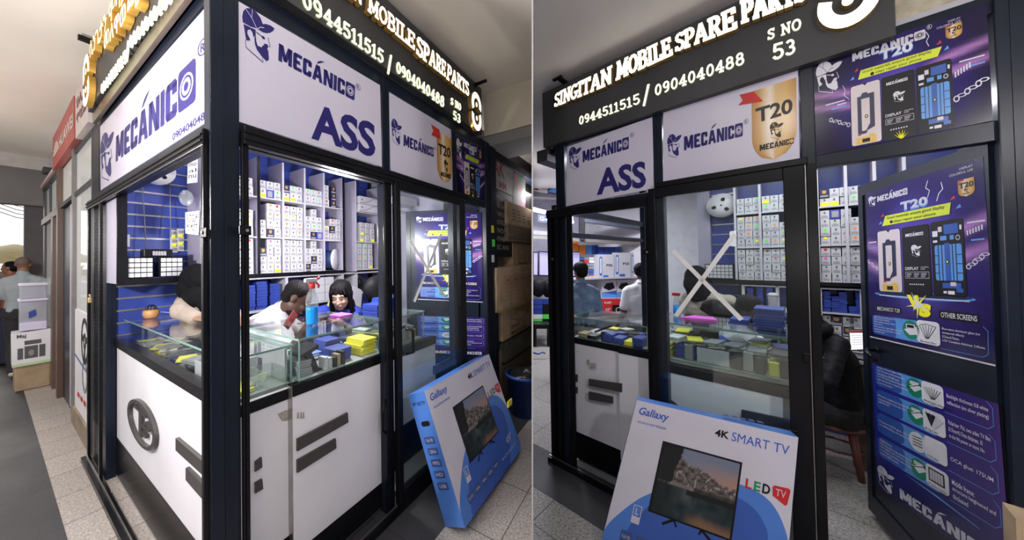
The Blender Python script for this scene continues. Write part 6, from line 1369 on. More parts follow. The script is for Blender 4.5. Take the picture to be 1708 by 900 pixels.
# ------------------------------------------------------------------ left place: next shops, street end
PALEG = glass('shop_window_glass', (.85, .88, .92), .03, 1.8, .5)  # diffuse haze mixed into the glass so the panes look brighter
DKF = mat('dark_shop_frame', (.03, .03, .035), .4); BRNF = mat('brown_shop_post', (.10, .06, .045), .4)
def sheetstruct(name, fr, pts, off, m_, lab=None, cat=None, side=0):
    bm = NB(); prism(bm, pts, off)
    return solo(name, bm, m_, lab, cat, fr, side=side)
t = thing('shop_window', 'tall neighbouring shop window with white poster, left of the corner kiosk', 'shop window', FA, (0, 2.85, 0))
for nm, a, b, m_ in (('frame_post', (0, 2.38, 0), (.04, 2.42, 2.62), DKF), ('frame_post', (-.01, 3.28, 0), (.05, 3.36, 2.62), mat('grey_shop_post', (.16, .15, .15), .4)), ('plinth', (-.01, 2.42, 0), (.05, 3.28, .17), mat('worn_plinth', (.22, .17, .12), .6, var=.3)), ('glass_pane', (.015, 2.42, 1.08), (.022, 3.28, 2.60), PALEG), ('frame_rail', (0, 2.42, 2.15), (.04, 3.28, 2.19), DKF), ('frame_rail', (0, 2.42, 2.56), (.04, 3.28, 2.62), DKF), ('poster_board', (.005, 2.42, .17), (.03, 3.28, 1.08), WHITEP)):
    bm = NB(); box(bm, a, b); part(nm, bm, m_, t)
pl = Pl(FA, (.003, 0, 0), (0, -1, 0), (0, 0, 1), (-1, 0, 0)); bm = NB(); q = rect(pl, 0, 0, 1, 1)
c_ = pl.px(141, 569); ring(bm, q, c_[0], c_[1], .17, .2, .22, .001, 0); ring(bm, q, c_[0], c_[1], .06, .07, .5, .001, 0)
for a in (10, 170, 270): ln(bm, q, [(c_[0]+.05*math.cos(R(a)), c_[1]+.05*math.sin(R(a))), (c_[0]+.15*math.cos(R(a)), c_[1]+.17*math.sin(R(a)))], .05, .001, 0)
c_ = pl.px(141, 628); ring(bm, q, c_[0], c_[1], .12, .14, .25, .001, 1); 
ln(bm, q, [pl.px(124, 589), pl.px(152, 632)], .015, .001, 2)
for k in range(4): rc(bm, q, -3.1+.16*k, .30, -3.0+.16*k, .34, .0012, 3)
part('poster_print', bm, [BLK, GREYS, MBIX := INKS[10], RED], t, 'printed steering wheel and headset')
t = thing('shop_window', 'far shop front with brown posts beside the stacked boxes', 'shop window', FA, (0, 5, 0))
for nm, a, b, m_ in (('frame_post', (-.02, 4.30, 0), (.06, 4.42, 2.66), BRNF), ('frame_post', (-.02, 4.78, 0), (.06, 4.95, 2.10), BRNF), ('frame_post', (0, 6.05, 0), (.05, 6.25, 2.66), DKF), ('frame_rail', (-.02, 4.4, 2.08), (.06, 6.2, 2.16), BRNF), ('frame_rail', (-.01, 4.4, 2.58), (.05, 6.2, 2.66), DKF), ('glass_pane', (.02, 4.42, 2.16), (.026, 6.1, 2.58), PALEG), ('glass_pane', (.02, 4.95, .1), (.026, 6.05, 2.08), PALEG), ('frame_rail', (0, 5.4, 2.16), (.05, 5.46, 2.58), DKF), ('frame_rail', (-.005, 3.36, 2.14), (.04, 4.3, 2.18), DKF), ('glass_pane', (.02, 3.36, 2.18), (.026, 4.3, 2.6), PALEG), ('plinth', (0, 4.95, 0), (.05, 6.05, .1), DKF)):
    bm = NB(); box(bm, a, b); part(nm, bm, m_, t)
t = thing('shop_door', 'dark open shop door with pale panel between the two shop windows', 'door', FA, (.1, 3.9, 0))
for nm, a, b, m_ in (('door_leaf', (.02, 3.75, .02), (.06, 4.28, 2.12), NAVYF), ('edge_panel', (.0, 3.42, .1), (.03, 3.56, 2.1), WALLP), ('door_leaf', (.03, 3.56, .02), (.06, 3.75, 2.12), DKF)):
    bm = NB(); box(bm, a, b); part(nm, bm, m_, t)
bm = NB(); box(bm, (.06, 2.36, 0), (.12, 6.4, 3.1)); struct('wall_side', bm, mat('pale_shop_backing', (.55, .54, .60), .8), FA)  # even pale colour, raised to brighten the windows in front
# sign boards over the next shops
REDS = mat('faded_red_sign', (.36, .07, .06), .45, var=.12, scale=3); CREAM = mat('pale_sign_board', (.52, .46, .44), .45)
def signboard(lab, c, m_, items):
    pl = Pl(FA, (-.04, 0, 0), (0, -1, 0), (0, 0, 1), (-1, 0, 0)); P = [pl.px(*p) for p in c]
    t = thing('shop_sign', lab, 'sign', FA, pl.pt(*P[0])); bm = NB(); prism(bm, [pl.pt(x, y, 0) for x, y in P], (.05, 0, 0)); part('board', bm, m_, t)
    bm = NB(); q = Quad(pl, P)
    for s, x0, y0, x1, y1, b in items:
        if s == 'petals':
            for k in range(8):
                a = R(22*k+12); cx_, cy_ = (x0+x1)/2, y0; poly(bm, q, [(cx_, cy_), (cx_+(x1-x0)*.5*math.cos(a+.16), cy_+(y1-y0)*math.sin(a+.16)), (cx_+(x1-x0)*.56*math.cos(a), cy_+(y1-y0)*1.1*math.sin(a)), (cx_+(x1-x0)*.5*math.cos(a-.16), cy_+(y1-y0)*math.sin(a-.16))], .002)
        else: text(bm, q, s, x0, y0, x1, y1, b, .002)
    return t, bm
t, bm = signboard('faded red shop sign with flower mark and white letters', ((87.5, 284), (124, 230), (123, 159), (88, 230)), REDS, [('petals', .06, .32, .36, .66, 0), ('HUAWEI', .38, .30, .97, .62, .03)]); part('lettering', bm, mat('dull_white_letters', (.6, .5, .45), .5), t)
t, bm = signboard('pale shop sign with dark red Amharic letters beside the red sign', ((126, 231), (146.5, 203), (146, 114), (125.5, 157)), CREAM, [('ሁሊዶ', .15, .58, .85, .82, .02), ('ሞባይል', .12, .26, .9, .48, .02)]); part('lettering', bm, mat('dark_red_letters', (.16, .03, .03), .5), t)
bm = NB(); box(bm, (-.03, 2.36, 2.62), (.04, 6.2, 2.66)); solo('sign_ledge', bm, mat('pale_ledge', (.55, .42, .38), .6), 'narrow pale ledge running under the two shop signs', 'ledge', FA)
# stack by the shop
v0 = 5.0
def tr(x0, y0, x1, y1): a, b = FA.V(x0, y1, v0), FA.V(x1, y0, v0); return a.x, a.z, b.x, b.z
a = tr(24, 603, 84, 651); t = thing('cardboard_carton', 'brown taped cardboard box at the bottom of the stack by the far shop', 'carton', FA, ((a[0]+a[2])/2, v0, 0))
bm = NB(); box(bm, (a[0], v0, .002), (a[2], v0+.3, a[3]), bev=.012)
for v in bm.verts: v.co += V((noise.noise(v.co*9), noise.noise(v.co*7), noise.noise(v.co*11)))*.012
part('body', bm, CARD, t); zb = a[3]+.008
a = tr(20, 546, 90, 608); t = thing('speaker_carton', 'white carton with printed speaker set in the stack by the far shop', 'carton', FA, ((a[0]+a[2])/2, v0, zb))
bm = NB(); hexa(bm, [(a[0], v0-.02, zb), (a[2]-.02, v0-.02, zb+.0), (a[2]-.02, v0+.3, zb), (a[0], v0+.3, zb), (a[0]-.01, v0-.02, a[3]-.02), (a[2], v0-.02, a[3]), (a[2], v0+.3, a[3]), (a[0], v0+.3, a[3]-.02)]); part('body', bm, WHITEP, t)
pl = Pl(FA, (a[0], v0-.021, zb), (1, 0, 0), (0, 0, 1), (0, -1, 0)); W_, H_ = a[2]-a[0], a[3]-zb; q = rect(pl, 0, 0, W_, H_); bm = NB()
for x0, y0, x1, y1 in ((.28, .2, .6, .56), (.12, .2, .25, .52), (.63, .2, .78, .56), (.28, .60, .68, .72)): rc(bm, q, x0, y0, x1, y1, .001, 0)
poly(bm, q, circ(.44, .36, .07, .09, 12), .0015, 1); text(bm, q, 'Maj', .1, .78, .32, .92, .03, .001, 0); rc(bm, q, .0, .0, 1, .08, .001, 2)
part('print', bm, [mat('charcoal_print', (.08, .08, .08), .5), GREYS, mat('pale_green_print', (.45, .6, .35), .5)], t); z1 = a[3]+.001
CL = glass('storage_box_plastic', (.80, .76, .95), .12, 1, .35); LIDP = mat('lilac_white_lid', (.62, .58, .75), .4)
for k, (x0, y0, x1, y1) in enumerate(((30, 496, 81, 547), (31, 471, 81, 496))):
    a = tr(x0, y0, x1, y1); t = thing('storage_box', ('lower','upper')[k]+' clear lilac plastic storage box in the stack by the shop', 'storage box', FA, ((a[0]+a[2])/2, v0, z1))
    bm = NB(); box(bm, (a[0]+.01, v0, z1), (a[2]-.01, v0+.22, a[3]-.03), bev=.01); part('tub', bm, CL, t)
    bm = NB(); box(bm, (a[0], v0-.01, a[3]-.03), (a[2], v0+.23, a[3]-.002), bev=.006); part('lid', bm, LIDP, t)
    if k == 0:
        bm = NB(); pl = Pl(FA, (a[0], v0-.003, z1), (1, 0, 0), (0, 0, 1), (0, -1, 0)); poly(bm, rect(pl, 0, 0, a[2]-a[0], a[3]-z1), [(.35, .38), (.6, .46), (.56, .66), (.33, .58)], .001); part('label', bm, BLUE, t, 'blue label')
        bm = NB(); box(bm, (a[0]+.01, v0-.002, z1), (a[2]-.01, v0+.22, z1+.1), bev=.008); part('base_tray', bm, LIDP, t)
    z1 = a[3]-.001
p = FA.V(84, 288, 6.0); bm = NB(); box(bm, (p.x-.07, 5.9, p.z-.03), (p.x+.05, 6.05, p.z+.06), bev=.01); tube(bm, [(p.x, 5.97, p.z+.05), (p.x+.08, 5.97, p.z+.1)], .012); solo('flood_lamp', bm, DKF, 'small dark flood lamp under the ceiling beam at far left', 'lamp', FA)
# padlock on the kiosk frame, litter
bm = NB(); p = FA.U(152, 497, -.07); box(bm, (-.085, p.y-.02, p.z-.03), (-.068, p.y+.02, p.z+.005), bev=.004); tube(bm, [(-.076, p.y-.013, p.z), (-.076, p.y-.013, p.z+.025), (-.076, p.y+.013, p.z+.025), (-.076, p.y+.013, p.z)], .004, 8); solo('padlock', bm, mat('brass', (.5, .38, .18), .35, .9), 'brass padlock hanging on the left frame of the corner kiosk', 'padlock', FA)
for k, (x, y) in enumerate(((171, 812), (184, 821))):
    p = FA.Z(x, y, .008); bm = NB(); ell(bm, p, (.008, .012, .007), n=8)
    for v in bm.verts: v.co += V((noise.noise(v.co*90), noise.noise(v.co*80), 0))*.006
    solo('paper_scrap', bm, WHT, ('left', 'right')[k]+' crumpled white paper scrap on the granite tiles', 'paper scrap', FA)
# street end
t = thing('market_umbrella', 'pale yellow market umbrella out in the bright street', 'umbrella', FA, (-.6, 11, 0))
c0 = FA.V(25, 420, 10.5); bm = NB(); lathe(bm, (c0.x, 10.5, c0.z-.25), [(1.1, 0), (1.08, .02), (.6, .25), (.04, .42)], 10); part('canopy', bm, mat('cream_yellow_canvas', (.8, .68, .35), .7), t)
bm = NB(); tube(bm, [(c0.x, 10.5, 0), (c0.x, 10.5, c0.z+.1)], .03); part('pole', bm, ALU, t)
bm = NB(); box(bm, (-4, 13.5, 0), (2, 13.7, 1.35)); solo('street_wall', bm, mat('buff_low_wall', (.55, .42, .34), .8, var=.4, scale=1.5), 'low buff wall across the far street', 'wall', FA)  # buff base colour, tone varied at random
bm = NB()
for k in range(5): a, b = FA.V(-20, 318+7*k, 9), FA.V(70, 345+6*k, 9); tube(bm, [a, (a+b)/2-V((0, 0, .05)), b], .008, 5)
solo('street_cables', bm, GREYS, 'thin overhead cables crossing the bright street', 'cables', FA)

# ------------------------------------------------------------------ left place: stall at the right
bm = NB(); box(bm, (2.24, .45, 0), (5.2, .55, 3.13)); struct('wall_stall', bm, mat('dark_brown_stall_wall', (.035, .028, .024), .6, var=.3), FA, -1)
bm = NB(); box(bm, (2.30, .0, 2.52), (5.2, .12, 2.60)); struct('trim_4', bm, NAVYF, FA, -1)
bm = NB(); box(bm, (2.24, -.02, 0), (2.36, .45, 2.60)); struct('trim_5', bm, NAVYF, FA, -1)
plw = Pl(FA, (0, .03, 0), (1, 0, 0), (0, 0, 1), (0, -1, 0)); P = [plw.px(*p) for p in ((821, 310), (876, 336), (876, 288), (820.5, 258))]
t = thing('stall_sign', 'white stall sign with red letters AK and a flower picture', 'sign', FA, plw.pt(*P[0]))
bm = NB(); prism(bm, [plw.pt(x, y, 0) for x, y in P], (0, .03, 0)); part('board', bm, mat('grey_sign_sheet', (.45, .42, .42), .5), t)  # plain grey-white sheet, one even colour
q = Quad(plw, P); bm = NB(); text(bm, q, 'AK', .02, .42, .36, .95, .01, .002, 0); text(bm, q, 'MM', .2, .05, .4, .28, .01, .002, 0); text(bm, q, 'ሞባይል', .4, .5, .62, .72, .01, .002, 1)
part('lettering', bm, [mat('brick_red_letters', (.30, .03, .03), .5), GREYS], t)
gridart('flower_picture', plw, sub(q, .62, -.9, 1.0, .98), 12, 14, lambda x, y: mixc((.35, .04, .10), (.03, .16, .05), .5+noise.noise(V((x*4, y*4, 2)))*1.8), t, .0025)
t = thing('painted_board', 'dark board with rows of pale hand painted words', 'board', FA, (2.6, .03, 1.5))
P = [plw.px(*p) for p in ((821, 428), (862, 428), (862, 333), (821, 311))]; bm = NB(); prism(bm, [plw.pt(x, y, 0) for x, y in P], (0, .03, 0)); part('board', bm, mat('board_black', (.012, .012, .012), .5), t)
q = Quad(plw, P); bm = NB()
for k, s in enumerate(('PHUN INVEST', 'TECNOPPS', 'INKI T.B', 'COTE', 'VIVO', 'OTHER AS', 'TEC AND')): text(bm, q, s, .08, .86-.125*k, .08+.08*len(s), .93-.125*k, .01, .002)
part('writing', bm, mat('chalk_paint', (.42, .40, .34), .7), t)
for k, (x, y, m_, lab) in enumerate(((821.5, 382, YEL, 'small yellow card'), (823, 405, GRN, 'small lime card'), (822, 431, WHT, 'small white card'))):
    p = FA.V(x, y, -.022); bm = NB(); box(bm, (p.x-.025, -.026, p.z-.035), (p.x+.025, -.021, p.z+.035)); solo('sticker_card', bm, m_, lab+' stuck on the dark post right of the doorway', 'card', FA)
def carton(x0, y0, x1, y1, vf, dep, lab, m_, name='cardboard_carton', bev=.006, jit=.0, zbot=None, marks=None, skew=0):
    a, b = FA.V(x0, y1, vf), FA.V(x1, y0, vf); zl = a.z if zbot is None else zbot; zt = FA.V(x0, y0, vf).z
    ub = FA.V(x1, (y0+y1)/2, vf).x+.35
    bm = NB(); box(bm, (a.x, vf, zl), (ub, vf+dep, zt), bev=bev)
    if jit:
        bmesh.ops.subdivide_edges(bm, edges=bm.edges[:], cuts=3, use_grid_fill=True)
        for v in bm.verts: v.co += V((noise.noise(v.co*6), noise.noise(v.co*7+V((3, 0, 0))), noise.noise(v.co*8)*.4))*jit
    t = thing(name, lab, 'carton', FA, ((a.x+ub)/2, vf, zl)); part('body', bm, m_, t, side=-1)
    if marks:
        pl = Pl(FA, (a.x, vf-.003-jit*.6, zl), (1, 0, 0), (0, 0, 1), (0, -1, 0)); q = rect(pl, 0, 0, ub-a.x, zt-zl); bm = NB(); marks(bm, q); part('print', bm, [mat('carton_dark_print', (.09, .06, .04), .7), mat('carton_red_print', (.32, .09, .05), .7), mat('carton_tape', (.45, .30, .10), .4)], t, side=-1)
    return zt
CB = mat('aged_brown_cardboard', (.46, .34, .22), .75, var=.2, scale=6, bump=.2, bscale=25)
z = carton(838, 517, 900, 570, .0, .3, 'brown carton marked MADE IN under the taped carton', CB, zbot=FA.V(838, 570, 0).z, jit=.01, marks=lambda bm, q: (text(bm, q, 'O/NO', .14, .28, .30, .40, .01, .001, 0), text(bm, q, 'MADE IN', .14, .08, .42, .20, .01, .001, 0), ln(bm, q, [(.12, .65), (.3, .85), (.48, .65), (.3, .45), (.12, .65)], .01, .001, 0)))
def mk(bm, q):
    for k in range(4):
        x = .10+.12*k; ln(bm, q, [(x, .60), (x+.09, .60), (x+.09, .78), (x, .78), (x, .60)], .006, .001, 1); poly(bm, q, [(x+.02, .66), (x+.045, .74), (x+.07, .66)], .001, 1)
    for k in range(4): ln(bm, q, [(.1, .50-.09*k), (.55, .50-.09*k)], .006, .001, 1)
    poly(bm, q, [(.33, .0), (.37, .0), (.40, .5), (.36, .55)], .0012, 2); rc(bm, q, .0, .0, .6, .04, .001, 2)
carton(829, 446, 905, 515, -.04, .36, 'wide taped carton with red shipping symbols beside the left kiosk', CB, zbot=z+.004, jit=.014, marks=mk)
z2 = carton(856, 404, 905, 444, .02, .3, 'smaller brown carton standing on the wide taped carton', CB, jit=.006, marks=lambda bm, q: (rc(bm, q, .1, .1, .3, .14, .001, 0), ln(bm, q, [(.15, .3), (.25, .3), (.25, .45), (.15, .45), (.15, .3)], .01, .001, 0)))
zz = z2+.004
for k in range(6):
    a = FA.V(845, 400, .0); bm = NB(); zt = zz+.030
    bm = NB(); box(bm, (a.x+.02*((k*37) % 5)/5, -.02, zz), (4.2, .3, zt), bev=.002); o = solo('folded_carton', bm, CARDD, f'flattened dark carton in the pile beside the kiosk, {("bottom","second","third","fourth","fifth","top")[k]} one', 'carton', FA, 'flattened cartons beside the left kiosk', side=-1); zz = zt+.002
carton(846, 335, 905, 372, .0, .3, 'printed brown carton on top of the flattened cartons', CB, zbot=zz+.002, jit=.008, marks=lambda bm, q: [rc(bm, q, .08+.1*(k % 4), .2+.15*(k//4), .13+.1*(k % 4), .24+.15*(k//4), .001, 0) for k in range(14)])
# sack and blue basket
a, b = FA.V(842, 628, .02), FA.V(842, 570, .02)
bm = NB(); box(bm, (a.x, .02, .36), (a.x+1.2, .34, b.z-.006), bev=.03); bmesh.ops.subdivide_edges(bm, edges=bm.edges[:], cuts=4, use_grid_fill=True)
for v in bm.verts: v.co += V((noise.noise(v.co*7), noise.noise(v.co*6+V((3, 0, 0))), noise.noise(v.co*8)*.3))*.035
solo('plastic_sack', bm, mat('olive_grey_sacking', (.12, .115, .09), .6, var=.2), 'bulging olive plastic sack under the brown cartons', 'sack', FA, side=-1)
bm = NB(); box(bm, (a.x, .04, 0.002), (a.x+1.2, .32, .34), bev=.01); solo('low_crate', bm, CARDD, 'dark low crate under the olive sack', 'crate', FA, side=-1)
c0 = FA.V(872, 676, -.12); bx = V((2.62, -.16, 0)); bx = FA.Z(884, 690, .0); r0 = .17
t = thing('blue_basket', 'round blue plastic basket filled with black waste bags', 'basket', FA, (bx.x, bx.y, 0))
hz = FA.V(870, 634, bx.y).z
bm = NB(); lathe(bm, (bx.x, bx.y+.05, .002), [(r0*.8, 0), (r0, hz-.03), (r0*1.07, hz-.03), (r0*1.07, hz), (r0*.97, hz), (r0*.97, hz-.04)], 24); part('tub', bm, mat('blue_basket_plastic', (.015, .045, .20), .4), t, side=-1)
bm = NB(); ell(bm, (bx.x, bx.y+.05, hz-.02), (r0*.9, r0*.9, .07))
for v in bm.verts: v.co += V((noise.noise(v.co*20), noise.noise(v.co*22+V((3, 0, 0))), noise.noise(v.co*24)))*.03
solo('waste_bag', bm, bpy.data.materials['black_polythene'], 'crumpled black waste bag in the round blue basket', 'bag', FA, side=-1)
p = FA.V(850, 630, bx.y-.1); bm = NB(); box(bm, (p.x-.03, bx.y-.10, hz-.01), (p.x+.04, bx.y-.09, hz+.035)); solo('yellow_tag', bm, YEL, 'yellow tag hanging over the rim of blue basket', 'tag', FA)
a = FA.V(829, 690, -.02); bm = NB(); box(bm, (FA.V(829, 640, -.02).x, -.02, .002), (FA.V(838, 640, -.02).x, .2, FA.V(829, 588, -.02).z)); solo('cardboard_sheet', bm, CARDD, 'folded brown cardboard sheet standing beside the olive sack', 'cardboard', FA)

# ------------------------------------------------------------------ right place: game shop behind
def YW(x, y, Y=6.): return FW.V(x, y, Y)
def slabq(name, c, Y, th, m_, lab=None, cat=None, group=None, parent=None, kind=None, side=0):
    bm = NB(); P = [YW(x, y, Y) for x, y in c]; prism(bm, P, (0, th, 0))
    if parent: return part(name, bm, m_, parent)
    return solo(name, bm, m_, lab, cat, FW, group, kind, side)
def rp(x0, y0, x1, y1, s=0): return ((x0, y1), (x1, y1+s), (x1, y0+s), (x0, y0))
def rectbox(name, x0, y0, x1, y1, Y, th, m_, lab, cat, group=None, s=0, art=None, ims=None):
    t = thing(name, lab, cat, FW, YW((x0+x1)/2, y1, Y), group)
    slabq('body', rp(x0, y0, x1, y1, s), Y, th, m_, parent=t)
    if art:
        pl = Pl(FW, (0, Y-.002, 0), (1, 0, 0), (0, 0, 1), (0, -1, 0)); q = pxq(pl, *rp(x0, y0, x1, y1, s)); bm = NB(); art(bm, q); part('print', bm, ims or INKS, t)
    return t
LILW = mat('pale_lilac_shop_wall', (.50, .49, .62), .6)
slabq('wall_game_shop', ((889.5, 640), (1200, 640), (1200, 330), (889.5, 330)), 6.9, .05, LILW, kind='structure')
slabq('trim_6', ((889.5, 391), (1085, 404), (1085, 398), (889.5, 384)), 6.0, .08, GREYS, kind='structure')
slabq('trim_7', ((889.5, 398), (1085, 410), (1085, 405), (889.5, 392)), 6.0, .08, mat('silver_track', (.30, .28, .27), .4, .5), kind='structure')
slabq('trim_8', ((889.5, 327), (1085, 345), (1085, 336), (889.5, 316)), 5.9, .1, mat('grey_beam', (.32, .30, .33), .6), kind='structure')
slabq('trim_9', ((968, 400), (976, 400), (976, 350), (968, 350)), 5.95, .08, DKF, kind='structure')
slabq('trim_10', ((976, 370), (1085, 385), (1085, 372), (976, 357)), 5.9, .08, mat('slate_beam', (.09, .10, .14), .5), kind='structure')
t = thing('ceiling_tube', 'bright white tube light over the game shop at the left', 'lamp', FW, YW(905, 352, 6.2)); slabq('tube', ((889.5, 352), (934, 362), (934, 357), (889.5, 345)), 6.2, .04, mat('lit_tube', (.9, .9, 1), .5, emis=3.5, ecol=(.92, .94, 1)), parent=t)
t = thing('bright_lamp', 'small glaring lamp beside the orange trinket', 'lamp', FW, YW(953, 370, 5.8)); bm = NB(); ell(bm, YW(953, 370, 5.8), (.05, .04, .035)); part('bulb', bm, mat('lit_bulb', (1, 1, 1), .5, emis=4, ecol=(1, .97, .9)), t); bm = NB(); p = YW(953, 370, 5.8); box(bm, (p.x-.03, 5.78, p.z+.03), (p.x+.03, 5.84, p.z+.2)); part('holder', bm, GREYS, t)
rectbox('shop_number_sign', 897, 357.5, 925, 369.5, 5.9, .02, mat('slate_blue_sign', (.06, .08, .16), .4), 'slate blue number sign reading G-64', 'sign', s=3, art=lambda bm, q: text(bm, q, 'G-64', .12, .2, .88, .8, .02, .001, SIi))
bdw = mat('peach_white_board', (.62, .55, .56), .5)
t = rectbox('shop_signboard', 889.5, 243, 937, 317, 5.7, .05, bdw, 'white game shop signboard with red Amharic letters and console pictures', 'sign', s=8, art=lambda bm, q: (text(bm, q, 'ፕሎሲ', .12, .58, .92, .84, .03, .002, 0), rc(bm, q, .0, .02, .17, .46, .001, 1), rc(bm, q, .26, .06, .95, .50, .001, 2), rc(bm, q, .28, .08, .93, .48, .0014, 3), poly(bm, q, [(.3, .1), (.92, .1), (.92, .2), (.6, .17), (.45, .24), (.3, .22)], .002, 4), text(bm, q, 'PS4', .45, .38, .7, .44, .02, .002, 1), rc(bm, q, .50, -.02, .97, .36, .003, 5), text(bm, q, 'PS5', .6, .24, .85, .3, .02, .004, 3), poly(bm, q, [(.52, .02), (.95, .02), (.95, .1), (.75, .14), (.6, .08)], .004, 4), ln(bm, q, [(0, .92), (1, .92)], .02, .001, 5)),
    ims=[mat('brick_letters', (.38, .04, .03), .5), BLK, GREYS, WHT, INKS[4], mat('dark_blue_box_print', (.05, .06, .16), .4)])
SCR = mat('lit_lilac_screen', (.3, .28, .5), .2, emis=.45, ecol=(.55, .5, .85))
for k, (x0, y0, x1, y1, s) in enumerate(((889.5, 421, 897.5, 458, 0), (899, 420, 924, 458, 1), (945, 420, 968, 459, 1))):
    t = thing('television', ('leftmost cut off', 'second', 'third, behind the denim shirt')[k]+' flat television showing a lilac screen in the game shop', 'television', FW, YW(x0, y1, 6.3)); slabq('frame', rp(x0, y0-1.5, x1, y1+1.5, s), 6.32, .04, BLK, parent=t); slabq('screen', rp(x0+1, y0, x1-1, y1, s), 6.30, .02, SCR, parent=t)
rnd = random.Random(4)
shc = [BLUE, WHT, RED, MBIX, GREYS, ORG, INKS[4], BLK]
def goods(x0, y0, x1, y1, nx, ny, Y, lab, name, grp, cat='game case', cols=None):
    for j in range(ny):
        for i in range(nx):
            a = x0+(x1-x0)*i/nx; b = y0+(y1-y0)*j/ny; bm = NB()
            P = [YW(x, y, Y) for x, y in rp(a+.3, b+.4, a+(x1-x0)/nx-.3, b+(y1-y0)/ny-.3)]; prism(bm, P, (0, .12, 0), 0)
            solo(name, bm, (cols or shc)[rnd.randrange(len(cols or shc))], f'{lab}, row {j+1} from top, place {i+1}', cat, FW, grp)
goods(966, 428, 999, 464, 4, 7, 6.3, 'game case on the rack beside the console cartons', 'game_case', 'game cases on the rack')
goods(966, 408, 998, 424, 3, 1, 6.3, 'controller pack above the game cases', 'controller_pack', 'controller packs', 'pack')
goods(998, 411, 1034, 424, 4, 1, 6.2, 'boxed controller on top of the console cartons', 'controller_box', 'boxed controllers', 'box', [WHT, BLUE, MBIX, BLUE])
goods(945, 400, 965, 418, 2, 1, 6.3, 'hanging toy pack above the third television', 'toy_pack', 'hanging toy packs', 'pack', [RED, MBIX, ORG])
def ps5(bm, q): poly(bm, q, rrect(.08, .12, .24, .9, .07, .04), .001, MBi); poly(bm, q, rrect(.12, .2, .2, .84, .04), .0015, WHi); text(bm, q, 'PS5', .52, .5, .9, .6, .02, .001, NVi); poly(bm, q, rrect(.3, .03, .65, .13, .05, .04), .001, MBi)
for k, (x0, y0, x1, y1) in enumerate(((998, 424, 1024, 464), (1025, 421, 1052, 462), (1053, 421, 1067, 460))): rectbox('console_carton', x0, y0, x1, y1, 6.1, .25, BOXW, ('left', 'middle', 'right')[k]+' tall white console carton on the game shop shelf', 'carton', 'tall white console cartons', art=ps5)
def ps4(bm, q): rc(bm, q, 0, 0, 1, .3, .001, SKi); poly(bm, q, [(0, .3), (1, .2), (1, .42), (.4, .34)], .0012, MBi); poly(bm, q, [(.1, .55), (.5, .42), (.9, .55), (.75, .85), (.3, .8)], .0014, BLKi)
for k, (x0, x1) in enumerate(((1004, 1028), (1029, 1052), (1053, 1078))): rectbox('console_box', x0, 466, x1, 497, 6.15, .2, BOXW, ('left', 'middle', 'right')[k]+' white box with black console on the middle shelf', 'box', 'console boxes on the middle shelf', art=ps4)
slabq('goods_shelf', ((945, 467), (1085, 463), (1085, 460), (945, 464)), 6.05, .5, SHELFW, 'white shelf carrying the tall console cartons', 'shelf'); slabq('goods_shelf', ((940, 500), (1085, 498), (1085, 496), (940, 498)), 6.1, .5, SHELFW, 'white shelf carrying the boxes with black consoles', 'shelf')
rectbox('red_carton', 1006, 498.5, 1046, 524, 6.0, .2, RED, 'red carton with white lettering under the shelf', 'carton', art=lambda bm, q: (text(bm, q, 'PLANET', .05, .7, .35, .84, .02, .001, WHi), text(bm, q, '32"', .1, .2, .3, .4, .02, .001, WHi), rc(bm, q, .38, .1, .9, .62, .001, BLKi), ring(bm, q, .64, .3, .12, .16, .2, .002, WHi)))
# black bags and stacked boxes at the very left
for k, (x, y) in enumerate(((898, 480), (914, 480))):
    p = YW(x, y, 5.6); bm = NB(); ell(bm, p, (.12, .1, .17))
    for v in bm.verts: v.co += V((noise.noise(v.co*8), noise.noise(v.co*8+V((3, 0, 0))), noise.noise(v.co*9)))*.03
    solo('black_bag', bm, bpy.data.materials['black_nylon'], ('left', 'right')[k]+' black bag lying on the boxes at the left edge', 'bag', FW, side=1)
goods(889.5, 499, 921, 540, 2, 5, 5.5, 'blue and white packed box at the left edge', 'packed_box', 'packed boxes at the left edge', 'box', [BLUE, WHT, BLUE, GRN, BLK])
t = thing('low_bench', 'low black bench beside the game shop boxes', 'bench', FW, YW(905, 600, 5.0)); slabq('seat', rp(889.5, 541, 921, 548), 5.2, .3, BLK, parent=t)
for x in (893, 917): slabq('leg', rp(x-2, 548, x+2, 578), 5.2, .1, BLK, parent=t)
bm = NB(); p = YW(905, 585, 4.6)
tube(bm, [YW(889.8, 588, 4.6), YW(898, 590, 4.6), YW(905, 587, 4.6), YW(909, 589, 4.6)], .012); solo('blue_cable', bm, BLUE, 'blue cable loop on the floor at the left edge', 'cable', FW, side=1)
